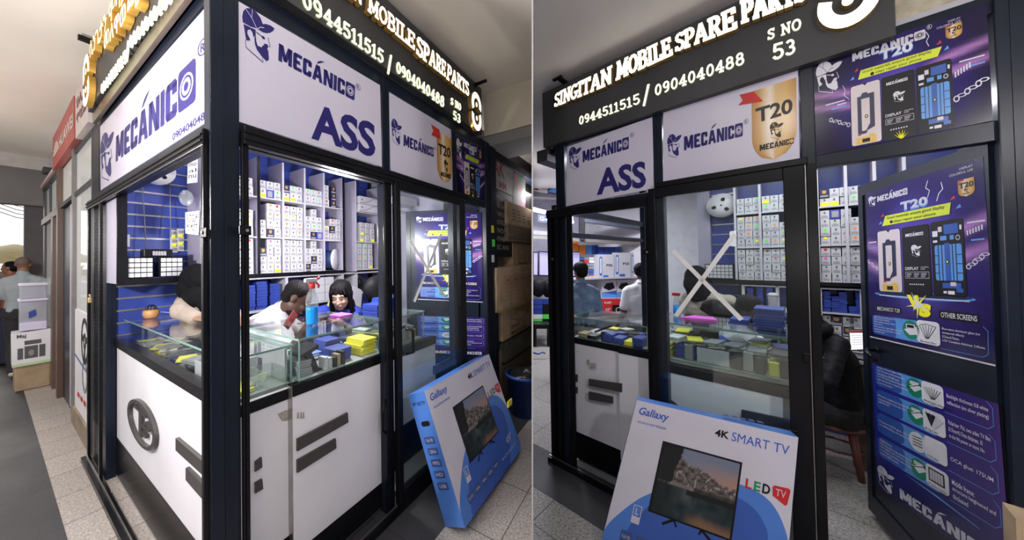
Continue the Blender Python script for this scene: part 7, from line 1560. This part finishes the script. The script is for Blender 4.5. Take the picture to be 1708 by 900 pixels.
# solid stand-ins for the reflection of the shop opposite in the taped glass
slabq('wall_reflected_shop', ((1098, 520), (1165, 520), (1165, 390), (1098, 390)), 6.6, .05, mat('pale_green_reflection', (.45, .50, .30), .6), kind='structure')
goods(1112, 412, 1130, 520, 2, 7, 6.0, 'hanging accessory for the reflection in taped glass', 'reflected_accessory', 'accessories for the reflection in taped glass', 'accessory', [GREYS, BLK, RED, WHT, GRN])
slabq('trim_11', ((1142, 520), (1150, 520), (1150, 395), (1142, 395)), 5.8, .08, DKF, kind='structure')
slabq('trim_12', ((1098, 398), (1165, 404), (1165, 394), (1098, 386)), 5.7, .08, DKF, kind='structure')
t = thing('spray_bottle', 'blue spray bottle standing behind the taped glass at left', 'bottle', FB, (.66, .42, 1.10)); p = FB.Z(1112, 536, 1.101); p.x = max(p.x, .69)
p = V((.70, .44, 1.101)); bm = NB(); lathe(bm, p, [(.02, 0), (.022, .01), (.022, .06)], 16); part('liquid', bm, bpy.data.materials['bright_blue_liquid'], t); bm = NB(); lathe(bm, p, [(.022, .06), (.018, .10), (.01, .125)], 16); part('bottle', bm, bpy.data.materials['bottle_plastic'], t); bm = NB(); box(bm, p+V((-.025, -.01, .125)), p+V((.02, .01, .145)), bev=.003); part('spray_head', bm, RED, t)
# right edge of the right place
bm = NB(); box(bm, (1.78, .0, 0), (3.4, .1, 2.40)); struct('wall_right_stall', bm, NAVYF, FB, 1)
bm = NB(); tube(bm, [(1.80, -.03, 0), (1.80, -.03, 2.36)], .02, 12); solo('corner_pipe', bm, NAVYF, 'round dark corner tube right of the open door', 'pipe', FB)
plr = Pl(FB, (0, -.002, 0), (1, 0, 0), (0, 0, 1), (0, -1, 0))
for nm, c, m_, lab, lines, ink in (('wall_sticker', ((1687, 320), (1712, 326), (1712, 281), (1686, 284)), mat('amber_card', (.65, .42, .08), .4), 'amber printed card on the dark wall at the right edge', ('GOLD CARD', 'WARRANTY'), RED), ('wall_sticker', ((1690, 341), (1712, 343), (1712, 327), (1690, 322)), INKB, 'violet sticker under the amber card', ('MECHANIC',), WHT), ('wall_sticker', ((1705, 400), (1712, 400), (1712, 349), (1705, 350)), GRN, 'lime strip sticker at the right edge', None, BLK), ('wall_sticker', ((1686, 430), (1712, 432), (1712, 400), (1686, 400)), WHT, 'white notice with red figure on the dark wall', ('GO BACK', 'OCR TAB', 'TODAY', 'ONLY'), RED)): sheetpaper(FB, plr, c, lab, lines, ink, m_, nm)
a = FB.V(1700, 862, -.1); bm = NB(); box(bm, (a.x-.01, -.12, .002), (a.x+.3, -.02, a.z)); solo('cardboard_carton', bm, CARD, 'brown cardboard carton at the lower right corner', 'carton', FB)
# ------------------------------------------------------------------ people
def remesh(bm, voxel, smooth=2, nz=0., nf=20., zs=0):
    me = bpy.data.meshes.new('r'); bm.to_mesh(me); bm.free()
    o = bpy.data.objects.new('r', me); C.objects.link(o)
    md = o.modifiers.new('r', 'REMESH'); md.mode = 'VOXEL'; md.voxel_size = voxel; md.use_smooth_shade = True
    if smooth: s_ = o.modifiers.new('s', 'SMOOTH'); s_.iterations = smooth; s_.factor = .5
    dg = bpy.context.evaluated_depsgraph_get(); dg.update(); ev = o.evaluated_get(dg).to_mesh()
    b = NB(); b.from_mesh(ev); o.evaluated_get(dg).to_mesh_clear(); bpy.data.objects.remove(o); bpy.data.meshes.remove(me)
    if nz:
        b.normal_update()
        for v in b.verts: v.co += v.normal*(noise.noise(V((v.co.x*nf, v.co.y*nf, v.co.z*nf*.6)))*nz + noise.noise(v.co*nf*2.3)*nz*.4)
    for f in b.faces: f.smooth = True
    return b
def cap(bm, p0, r0, p1, r1, n=14):
    p0, p1 = V(p0), V(p1); d = (p1-p0)
    if d.length < 1e-5: ell(bm, p0, (r0,)*3, n=n); return
    d = d.normalized(); pts, rr = [], []
    for k in range(5): a = R(90-90*k/4.01-.5); pts.append(p0-d*r0*math.sin(a)); rr.append(max(.0006, r0*math.cos(a)))
    for k in range(5): a = R(90*k/4); pts.append(p1+d*r1*math.sin(a)); rr.append(max(.0006, r1*math.cos(a)))
    tube(bm, pts, rr, n)
def basis(f, u):
    f = V(f).normalized(); u = V(u); s = f.cross(u).normalized(); u = s.cross(f); return f, s, u     # forward, right, up
def bmat(f, s, u, c):
    return Matrix(((s.x, f.x, u.x, c.x), (s.y, f.y, u.y, c.y), (s.z, f.z, u.z, c.z), (0, 0, 0, 1)))
def headshape(bm, c, f, u, k=1.):
    """head with brow, nose, cheeks, lips, chin and ears; c is the centre, f where the face points"""
    f, s, u = basis(f, u); c = V(c)
    def P(x, y, z): return c+s*x*k+f*y*k+u*z*k
    def E(x, y, z, a, b_, d, rot=0):
        M = bmat(f, s, u, P(x, y, z)) @ Matrix.Rotation(rot, 4, 'X') @ Matrix.Diagonal((a*k, b_*k, d*k, 1))
        bmesh.ops.create_uvsphere(bm, u_segments=18, v_segments=12, radius=1, matrix=M)
    E(0, -.008, .030, .074, .093, .085); E(0, .018, -.030, .058, .068, .078); E(0, .045, -.088, .026, .026, .020)
    E(0, .030, -.055, .046, .048, .044); E(0, .070, .026, .046, .018, .010)                       # jaw, brow
    E(0, .090, -.010, .0095, .018, .026, R(-12)); E(0, .098, -.026, .0145, .014, .0105)            # nose
    E(.032, .066, -.024, .020, .018, .018); E(-.032, .066, -.024, .020, .018, .018)
    E(0, .078, -.054, .021, .012, .0065); E(0, .075, -.065, .018, .011, .0065)                      # lips
    for q in (-1, 1): E(q*.073, -.008, -.004, .008, .018, .030)
    return P
def face(t, P, fsu, skin_lip, k=1.):
    f, s, u = fsu; bm = NB()
    for q in (-1, 1):
        M = bmat(f, s, u, P(q*.030, .078, .006)) @ Matrix.Diagonal((.012*k, .006*k, .0055*k, 1)); bmesh.ops.create_uvsphere(bm, u_segments=12, v_segments=8, radius=1, matrix=M)
    part('eyes', bm, mat('eye_white', (.5, .48, .45), .3), t)
    bm = NB()
    for q in (-1, 1):
        M = bmat(f, s, u, P(q*.030, .0835, .006)) @ Matrix.Diagonal((.005*k, .0022*k, .005*k, 1)); bmesh.ops.create_uvsphere(bm, u_segments=10, v_segments=8, radius=1, matrix=M)
        tube(bm, [P(q*.016, .088, .026), P(q*.032, .087, .031), P(q*.048, .078, .026)], [.0022*k, .0032*k, .0018*k], 6)
    part('brows_and_pupils', bm, HAIR, t)
    bm = NB(); tube(bm, [P(-.020, .081, -.059), P(-.006, .089, -.057), P(.006, .089, -.057), P(.020, .081, -.059)], [.0025*k, .0045*k, .0045*k, .0025*k], 6); part('lips', bm, skin_lip, t)
def hand(bm, w_, d, n, k=1., curl=.5, side=1, spread=.0):
    """palm, four fingers and a thumb: w_ wrist, d towards the fingertips, n out of the back of the hand"""
    d = V(d).normalized(); n = V(n); s = d.cross(n).normalized()*side; n = (s.cross(d)*side).normalized()
    w_ = V(w_)
    for a in (-.026, -.009, .009, .026): cap(bm, w_+s*a*.7*k+d*.012*k, .013*k, w_+s*a*1.15*k+d*.080*k, .0105*k, 10)
    for a, L_ in ((-.030, .060), (-.010, .074), (.010, .080), (.029, .070)):
        p = w_+s*a*1.1*k+d*.084*k; dd = (d+s*a*spread*6).normalized(); r_ = .0088*k
        for j, (fr_, cu) in enumerate(((.42, .35), (.33, .75), (.25, .7))):
            dd = (dd*math.cos(curl*cu)-n*math.sin(curl*cu)).normalized(); q = p+dd*L_*fr_*k
            cap(bm, p, r_, q, r_*.88, 8); p = q; r_ *= .88
    p = w_+s*.026*k+d*.025*k; dd = (d*.55+s*.8-n*.25).normalized(); r_ = .0115*k
    for L_, cu in ((.034, .0), (.030, .35), (.024, .3)):
        dd = (dd+d*cu-n*cu*.3).normalized(); q = p+dd*L_*k; cap(bm, p, r_, q, r_*.86, 8); p = q; r_ *= .86
def person(fr, label, J, skin, top=None, legs=None, hair=None, hairkind='short', shoes=None, k=1., collar=None, sleeve='long', topname='shirt', vox=.008, facing=True, beard=False, group=None, wrinkle=.006, nolegs=False):
    """J: pelvis, chest, neck, head (centre), f (face direction), up (head), sh, el, wr (pairs right,left), kn, an, hand=(dir, normal, curl) pairs"""
    base = V((J['pelvis'][0], J['pelvis'][1], J.get('base', 0)))
    t = thing('person', label, 'person', fr, base, group)
    pv, ch, ne, hd = V(J['pelvis']), V(J['chest']), V(J['neck']), V(J['head'])
    f, s, u = basis(J['f'], J.get('up', (0, 0, 1)))
    shr, shl = V(J['sh'][0]), V(J['sh'][1]); ax = (shr-shl).normalized()
    def torso(bm, g):
        for q in (-1, 1):
            cap(bm, pv+ax*q*.070*k, (.098+g)*k, pv*.55+ch*.45+ax*q*.055*k, (.088+g)*k); cap(bm, pv*.55+ch*.45+ax*q*.055*k, (.088+g)*k, ch+ax*q*.075*k, (.100+g)*k)
            cap(bm, ch+ax*q*.07*k, (.095+g)*k, (shr if q > 0 else shl)*.8+ne*.2-V((0, 0, .01)), (.055+g)*k)
        cap(bm, ch, (.10+g)*k, ne-(ne-ch)*.1, (.058+g)*k)
        for q_ in (shr, shl): cap(bm, ne-(ne-ch)*.22, (.050+g)*k, q_+V((0, 0, .004)), (.048+g)*k)
    bm = NB(); torso(bm, 0); cap(bm, ne-(hd-ne)*.1, .056*k, hd-u*.04*k, .052*k); P = headshape(bm, hd, f, u, k)
    for i, q in ((0, 1), (1, -1)):
        S_, E_, W_ = V(J['sh'][i]), V(J['el'][i]), V(J['wr'][i])
        cap(bm, S_, .052*k, E_, .039*k); cap(bm, E_, .040*k, W_, .026*k)
        hd_ = J.get('hand', ((None,)*3,)*2)[i]
        dv = V(hd_[0]) if hd_[0] else (W_-E_).normalized(); nv = V(hd_[1]) if hd_[1] else dv.cross(V((0, 0, 1))).cross(dv)+V((.01, .02, .0))
        hand(bm, W_, dv, nv, k, hd_[2] if hd_[2] is not None else .5, q)
    if not nolegs:
        for i in (0, 1):
            H_ = pv+ax*(.085 if i == 0 else -.085)*k-V((0, 0, .04)); K_, A_ = V(J['kn'][i]), V(J['an'][i])
            cap(bm, H_, .080*k, K_, .056*k); cap(bm, K_, .054*k, A_, .036*k); fd = V(J.get('ft', J['f'])); fd = V((fd.x, fd.y, 0)).normalized(); cap(bm, A_-V((0, 0, .03)), .034*k, A_+fd*.13*k-V((0, 0, .045)), .026*k)
    part('body', remesh(bm, vox*.8), skin, t)
    if facing: face(t, P, (f, s, u), mat('lip_tone', (.20, .07, .06), .45), k)
    if top:
        bm = NB(); torso(bm, .014)
        cap(bm, ne-(ne-ch)*.25, .075*k, ne, .064*k)
        for i in (0, 1):
            S_, E_, W_ = V(J['sh'][i]), V(J['el'][i]), V(J['wr'][i])
            if sleeve == 'long': cap(bm, S_, .062*k, E_, .055*k); cap(bm, E_, .058*k, E_+(W_-E_)*.92, .044*k)
            else: cap(bm, S_, .062*k, S_+(E_-S_)*.72, .060*k)
        part(topname, remesh(bm, vox, 2, wrinkle, 14), top, t)
        if collar:
            bm = NB(); cdir = (hd-ne).normalized(); lathe(bm, ne-cdir*.015*k, [(.068*k, -.006), (.070*k, .004), (.066*k, .030*k), (.060*k, .030*k), (.060*k, 0)], 20, cdir); part('collar', bm, collar, t)
    if legs and not nolegs:
        bm = NB()
        for q in (-1, 1): cap(bm, pv+ax*q*.07*k, .115*k, pv+ax*q*.075*k-V((0, 0, .06)), .11*k)
        for i in (0, 1):
            H_ = pv+ax*(.085 if i == 0 else -.085)*k-V((0, 0, .04)); K_, A_ = V(J['kn'][i]), V(J['an'][i]); cap(bm, H_, .098*k, K_, .072*k); cap(bm, K_, .070*k, A_, .056*k)
        part('trousers', remesh(bm, vox, 2, wrinkle, 12), legs, t)
    if shoes and not nolegs:
        for i in (0, 1):
            bm = NB(); A_ = V(J['an'][i]); fd = V(J.get('ft', J['f'])); fd = V((fd.x, fd.y, 0)).normalized(); g = J.get('base', 0)
            cap(bm, V((A_.x, A_.y, g+.045))-fd*.02, .042*k, V((A_.x, A_.y, g+.036))+fd*.15*k, .034*k); part('shoe', remesh(bm, vox, 1), shoes, t)
    if hair:
        bm = NB()
        def E(x, y, z, a, b_, d):
            M = bmat(f, s, u, P(x, y, z)) @ Matrix.Diagonal((a*k, b_*k, d*k, 1)); bmesh.ops.create_uvsphere(bm, u_segments=20, v_segments=14, radius=1, matrix=M)
        if hairkind == 'short': E(0, -.018, .044, .080, .090, .079); E(0, -.045, .0, .070, .055, .06)
        elif hairkind == 'bald': E(0, -.010, .034, .0742, .0932, .0845)
        elif hairkind == 'full': E(0, -.018, .048, .090, .098, .086); E(0, -.05, .0, .078, .06, .075)
        elif hairkind == 'scarf':
            E(0, -.020, .022, .088, .102, .112); E(0, -.045, -.05, .082, .075, .10); cap(bm, P(0, -.02, -.08), .078*k, ne-u*.02, .095*k); cap(bm, ne, .092*k, ch+(ne-ch)*.35+f*.05, .085*k)
        elif hairkind == 'long':
            E(0, -.016, .046, .088, .098, .086); E(0, -.05, -.0, .084, .062, .08)
            for q in (-1, 1): cap(bm, P(q*.070, .012, .03), .020*k, P(q*.080, .0, -.16), .022*k)
            cap(bm, P(0, -.07, .0), .075*k, P(0, -.085, -.26), .06*k); cap(bm, P(.04, -.06, -.1), .05*k, P(.05, -.06, -.24), .045*k); cap(bm, P(-.04, -.06, -.1), .05*k, P(-.05, -.06, -.24), .045*k)
            for x in (-.045, -.02, .01, .04): cap(bm, P(x, .055, .090), .014*k, P(x*1.3, .080, .050), .007*k)
        elif hairkind == 'hood': E(0, -.05, -.07, .10, .08, .075); E(0, -.02, .03, .085, .098, .09)
        part('headscarf' if hairkind == 'scarf' else ('hood' if hairkind == 'hood' else 'hair'), remesh(bm, .006 if vox < .01 else .008, 2, .004 if hairkind != 'bald' else 0, 30), hair if not isinstance(hair, bool) else HAIR, t)
    if beard:
        bm = NB()
        def E(x, y, z, a, b_, d):
            M = bmat(f, s, u, P(x, y, z)) @ Matrix.Diagonal((a*k, b_*k, d*k, 1)); bmesh.ops.create_uvsphere(bm, u_segments=16, v_segments=12, radius=1, matrix=M)
        E(0, .034, -.082, .050, .050, .030); E(0, .080, -.043, .022, .010, .005)
        part('beard', remesh(bm, .006, 1, .002, 60), HAIR, t)
    return t, P
WTEE = mat('white_polo_cotton', (.60, .60, .66), .75, bump=.3, bscale=60)
def std(hx, hy, hz, yaw, k, fr=None, lean=0., base=0, headyaw=None, arms='down'):
    """a standing figure: (hx, hy, hz) head centre, facing yaw"""
    f = V((math.cos(yaw), math.sin(yaw), 0)); s = V((math.sin(yaw), -math.cos(yaw), 0)); hd = V((hx, hy, hz)); pz = min(base+.93*k, hz-.66*k)
    pv = V((hx, hy, pz))-f*lean*.5; ch = V((hx, hy, hz-.36*k))-f*lean*.15; ne = V((hx, hy, hz-.135*k))-f*.02
    sh = [ch+s*q*.175*k+V((0, 0, .098*k)) for q in (1, -1)]
    el = [p+s*q*.05*k-V((0, 0, .28*k))+f*.0 for p, q in zip(sh, (1, -1))]; wr = [p+f*.05-V((0, 0, .25*k)) for p in el]
    kn = [V(((pv+s*q*.09*k).x+f.x*.02, (pv+s*q*.09*k).y+f.y*.02, base+pz*.52-base*.5)) for q in (1, -1)]; an = [V((p.x-f.x*.02, p.y-f.y*.02, base+.075)) for p in kn]
    hy_ = headyaw if headyaw is not None else yaw
    return dict(pelvis=pv, chest=ch, neck=ne, head=hd, f=(math.cos(hy_), math.sin(hy_), 0), ft=f, sh=sh, el=el, wr=wr, kn=kn, an=an, base=base)
# -- left kiosk: woman with black headscarf, side on, leaning on the side counter
H = FA.V(329, 470, 1.45); k = .98
J = dict(pelvis=(.55, 1.40, .84), chest=(.44, 1.41, 1.10), neck=(.39, 1.42, 1.265), head=(H.x, 1.43, H.z), f=(.60, -.72, -.30), up=(.1, -.1, 1), sh=[V((.345, 1.53, 1.215)), V((.48, 1.28, 1.20))][::-1],
     el=[V((.55, 1.10, 1.04)), V((.275, 1.38, 1.17))], wr=[V((.44, .92, 1.13)), V((.30, 1.17, 1.135))], kn=[(.58, 1.32, .45), (.50, 1.42, .45)], an=[(.60, 1.36, .10), (.50, 1.44, .10)], base=.03, hand=(((-.2, -1, 0), (0, 0, 1), .25), ((.25, -.95, 0), (0, 0, 1), .35)))
BEIG = mat('beige_jacket_cotton', (.30, .25, .21), .8, bump=.4, bscale=40)
person(FA, 'person in a black headscarf and beige jacket leaning on the side counter', J, SKINB, BEIG, mat('dark_skirt', (.03, .03, .035), .8), mat('black_headscarf', (.006, .006, .007), .8, spec=.08), 'scarf', None, k, wrinkle=.010, topname='jacket')
# -- man in white polo bending over a phone
Hm = FA.V(494, 498, .80); k = 1.06
J = dict(pelvis=(.50, 1.16, .76), chest=(.62, .99, 1.0), neck=(.715, .88, 1.155), head=(Hm.x+.0, .80, Hm.z), f=(.62, -.50, -.60), up=(.50, -.25, .80), sh=[V((.66, .83, 1.07)), V((.76, 1.12, 1.10))],
     el=[V((.64, .68, .88)), V((.96, 1.02, .90))], wr=[V((.74, .60, 1.085)), V((.90, .74, 1.05))], kn=[(.5, 1.2, .46), (.62, 1.34, .46)], an=[(.48, 1.3, .10), (.6, 1.42, .10)], base=.03, hand=(((.75, .25, .25), (-.2, -.2, .9), .9), ((-.3, -.7, .2), (.5, 0, .8), .7)))
person(FA, 'bearded person in a white polo shirt bending over a red phone', J, SKIND, WTEE, mat('dark_jeans', (.02, .025, .04), .8), True, 'short', None, k, WTEE, 'short', beard=True)
p = FA.V(485, 533, .62); t = thing('phone_case', 'dark red phone held by the bearded person in the white polo', 'phone', FA, p)
bm = NB(); Mx = Matrix.Translation(p) @ Matrix.Rotation(R(35), 4, 'Z') @ Matrix.Rotation(R(35), 4, 'Y') @ Matrix.Rotation(R(20), 4, 'X')
box(bm, (-.034, -.006, -.055), (.034, .006, .055), bev=.004); bmesh.ops.transform(bm, matrix=Mx, verts=bm.verts); part('body', bm, mat('dark_red_case', (.22, .015, .02), .5), t)
bm = NB(); box(bm, (-.012, .0062, .03), (.012, .008, .055)); bmesh.ops.transform(bm, matrix=Mx, verts=bm.verts); part('camera', bm, BLK, t)
# -- woman in blue polo with yellow collar
Hw = FA.V(571, 493, .92); k = 1.06
J = dict(pelvis=(1.36, 1.12, .60), chest=(1.30, 1.08, .93), neck=(1.27, 1.06, 1.10), head=(Hw.x, .94, Hw.z), f=(-.72, -.55, -.30), up=(-.15, -.1, 1), sh=[V((1.17, 1.20, 1.02)), V((1.38, .93, 1.02))],
     el=[V((1.02, 1.02, .84)), V((1.25, .72, .86))], wr=[V((.92, .84, 1.0)), V((1.03, .70, 1.03))], kn=[(1.05, 1.1, .5), (1.15, .85, .5)], an=[(1.04, 1.1, .10), (1.12, .84, .10)], base=.03, hand=(((-.6, -.5, .3), (.3, -.2, .8), .7), ((-.7, .3, .3), (.2, 0, .9), .6)))
YC = mat('yellow_collar_cloth', (.65, .6, .08), .7)
person(FA, 'person with long black hair in a blue polo with a yellow collar', J, SKINM, mat('royal_blue_polo', (.015, .035, .30), .75, bump=.3), mat('black_trousers', (.015, .015, .018), .8), True, 'long', None, k, YC, 'short')
# -- arm with a watch reaching in at the left of the front window: a helper behind the post
p = FA.V(425, 545, .75)
J = dict(pelvis=(.46, .98, .84), chest=(.47, .95, 1.06), neck=(.46, .94, 1.22), head=(.45, .92, 1.33), f=(.9, -.3, -.3), sh=[V((.48, .80, 1.14)), V((.44, 1.08, 1.14))], el=[V((.47, .74, 1.10)), V((.44, 1.12, .9))], wr=[V((.60, .76, 1.07)), V((.5, .98, .86))], kn=[(.5, .9, .46), (.46, 1.02, .46)], an=[(.5, .9, .1), (.46, 1.02, .1)], base=.03)
# -- street end: two pedestrians seen from behind and beside
Hp = FA.V(39, 441, 6.1); k = Hp.z/1.62
J = std(Hp.x, 6.1, Hp.z, R(80), k, headyaw=R(70)); J['el'][0] += V((.02, 0, .02)); J['wr'][1] = J['el'][1]+V((.0, .16, -.14)); J['kn'][0] += V((0, .1, 0)); J['an'][1] += V((0, -.18, 0)); J['an'][0] += V((0, .1, 0))
person(FA, 'pedestrian in a grey t-shirt and black trousers walking away past the boxes', J, SKINB, mat('grey_tee_cotton', (.30, .34, .37), .8, bump=.3), mat('black_cargo_cloth', (.02, .02, .025), .8), mat('shaved_hair', (.13, .09, .08), .7), 'bald', mat('cream_trainers', (.55, .50, .38), .6), k, None, 'short', vox=.012)
Hp = FA.V(17, 447, 6.9); k = Hp.z/1.60
J = std(Hp.x, 6.9, Hp.z, R(150), k, headyaw=R(150)); f_ = V((math.cos(R(150)), math.sin(R(150)), 0))
J['el'] = [J['sh'][0]+f_*.22+V((0, 0, -.06)), J['sh'][1]+f_*.22+V((0, 0, -.06))]; J['wr'] = [J['el'][0]+V((0, 0, .20))+f_*.05, J['el'][1]+V((0, 0, .20))+f_*.05]
person(FA, 'pedestrian in a red shirt raising both hands at the left edge', J, SKINB, mat('brick_red_shirt', (.30, .06, .05), .8, bump=.3), mat('navy_trousers', (.02, .025, .05), .8), True, 'short', BLK, k, None, 'long', vox=.012)
# -- right place: two shoppers seen from behind through the window
Hd = YW(967.5, 453, 4.15); k = 1.05
J = std(Hd.x, Hd.y, Hd.z, R(85), k, headyaw=R(95)); J['wr'][1] = J['sh'][1]+V((-.02, .12, .05)); J['el'][1] = J['sh'][1]+V((-.10, .05, -.22))
DEN = mat('faded_denim_cloth', (.13, .19, .30), .85, var=.25, scale=12, bump=.5, bscale=60)
person(FW, 'person in a faded denim jacket seen from behind in the game shop', J, SKINB, DEN, mat('dark_cloth', (.02, .02, .03), .8), True, 'full', BLK, k, DEN, 'long', vox=.010, topname='jacket')
Hs = YW(1070, 453, 4.2); k = 1.04
J = std(Hs.x, Hs.y, Hs.z, R(75), k, headyaw=R(35)); J['wr'][1] = J['el'][1]+V((-.03, .1, -.18))
person(FW, 'person in a white polo shirt seen from behind by the console boxes', J, SKIND, WTEE, mat('grey_slacks', (.08, .08, .09), .8), True, 'short', BLK, k, WTEE, 'short', vox=.010)
# -- right kiosk: person in beige with dark scarf, back turned, behind the taped glass
Hb = FB.V(1162, 464, 1.35); k = .92
J = dict(pelvis=(.74, 1.50, .72), chest=(.72, 1.38, 1.0), neck=(Hb.x+.02, 1.36, 1.17), head=(Hb.x, 1.35, Hb.z-.01), f=(.25, .85, -.35), up=(0, .1, 1), sh=[V((.87, 1.34, 1.10)), V((.57, 1.40, 1.10))], el=[V((.97, 1.40, .92)), V((.50, 1.38, .90))], wr=[V((.93, 1.58, .95)), V((.60, 1.56, .93))], kn=[(.82, 1.6, .42), (.66, 1.6, .42)], an=[(.82, 1.6, .08), (.66, 1.6, .08)], base=.005)
person(FB, 'person in a beige jacket and black scarf with back turned behind the taped glass', J, SKINB, mat('sand_jacket_cotton', (.33, .29, .24), .8, bump=.4, bscale=40), mat('brown_skirt', (.05, .04, .035), .8), mat('black_scarf_cloth', (.006, .006, .008), .8, spec=.08), 'scarf', None, k, wrinkle=.012, topname='jacket', facing=False)
# -- bending man with striped shirt below the counter glass
Hn = FB.V(1251, 514, .82); k = .80
J = dict(pelvis=(.80, 1.20, .70), chest=(.96, .92, .90), neck=(1.0, .82, 1.03), head=(Hn.x, .78, Hn.z), f=(.86, -.1, -.50), up=(.25, -.5, .8), sh=[V((1.02, .72, .95)), V((.93, 1.0, .98))], el=[V((1.08, .62, .80)), V((1.13, .98, .80))], wr=[V((1.22, .66, .86)), V((1.25, .85, .86))], kn=[(.9, 1.2, .4), (.8, 1.35, .4)], an=[(.9, 1.25, .08), (.8, 1.4, .08)], base=.005)
person(FB, 'dark haired person bending behind the blue pile on the right counter', J, SKIND, WTEE, mat('grey_trousers', (.06, .06, .07), .8), True, 'short', None, k, WTEE, 'short', beard=True, vox=.007)
bm = NB(); c0 = FB.V(1212, 522, 1.0); ell(bm, (c0.x, 1.0, c0.z), (.14, .07, .07)); ell(bm, (c0.x-.08, 1.0, c0.z+.03), (.08, .07, .06))
for v in bm.verts: v.co += V((noise.noise(v.co*14), noise.noise(v.co*14+V((3, 0, 0))), noise.noise(v.co*16)))*.03
solo('black_jacket', bm, bpy.data.materials['black_nylon'], 'crumpled black jacket beside the bending person', 'jacket', FB)
# -- person in black hooded jacket sitting on a brown stool in the doorway
k = .86
J = dict(pelvis=(1.40, 1.34, .44), chest=(1.375, 1.28, .78), neck=(1.335, 1.22, .96), head=(1.275, 1.14, 1.02), f=(-.75, -.45, -.45), up=(-.3, -.2, .9), sh=[V((1.30, 1.38, .90)), V((1.42, 1.14, .90))], el=[V((1.20, 1.32, .68)), V((1.36, .98, .68))], wr=[V((1.02, 1.20, .70)), V((1.14, .98, .70))], kn=[(1.1, 1.38, .44), (1.14, 1.06, .44)], an=[(1.1, 1.36, .08), (1.14, 1.06, .08)], base=.005)
BJ = mat('black_rain_jacket', (.007, .007, .009), .6, spec=.15, bump=.4, bscale=30)
person(FB, 'person in a black hooded jacket sitting with back to the doorway', J, SKIND, BJ, mat('black_jeans', (.012, .012, .015), .8), BJ, 'hood', BLK, k, None, 'long', topname='jacket', wrinkle=.007, facing=False)
bm = NB(); cap(bm, (1.40, 1.36, .50), .135, (1.40, 1.34, .42), .15); cap(bm, (1.39, 1.33, .75), .13, (1.40, 1.36, .52), .14)
solo('coat_tail', remesh(bm, .01, 2, .006, 9), BJ, 'long tail of the black jacket hanging over the brown stool', 'jacket', FB)
t = thing('stool', 'brown plastic stool under the person in the black jacket', 'stool', FB, (1.40, 1.34, 0))
BRS = mat('brown_stool_plastic', (.14, .045, .03), .4)
bm = NB(); lathe(bm, (1.40, 1.34, .30), [(.13, 0), (.14, .01), (.135, .03)], 20); part('seat', bm, BRS, t)
for a in (45, 135, 225, 315): bm = NB(); x, y = math.cos(R(a)), math.sin(R(a)); tube(bm, [(1.40+.10*x, 1.34+.10*y, .305), (1.40+.145*x, 1.34+.145*y, .005)], [.022, .017], 8); part('leg', bm, BRS, t)
bm = NB()
for a in range(0, 360, 30): tube(bm, [(1.40+.12*math.cos(R(a)), 1.34+.12*math.sin(R(a)), .16), (1.40+.12*math.cos(R(a+30)), 1.34+.12*math.sin(R(a+30)), .16)], .008, 6)
part('ring_brace', bm, BRS, t)
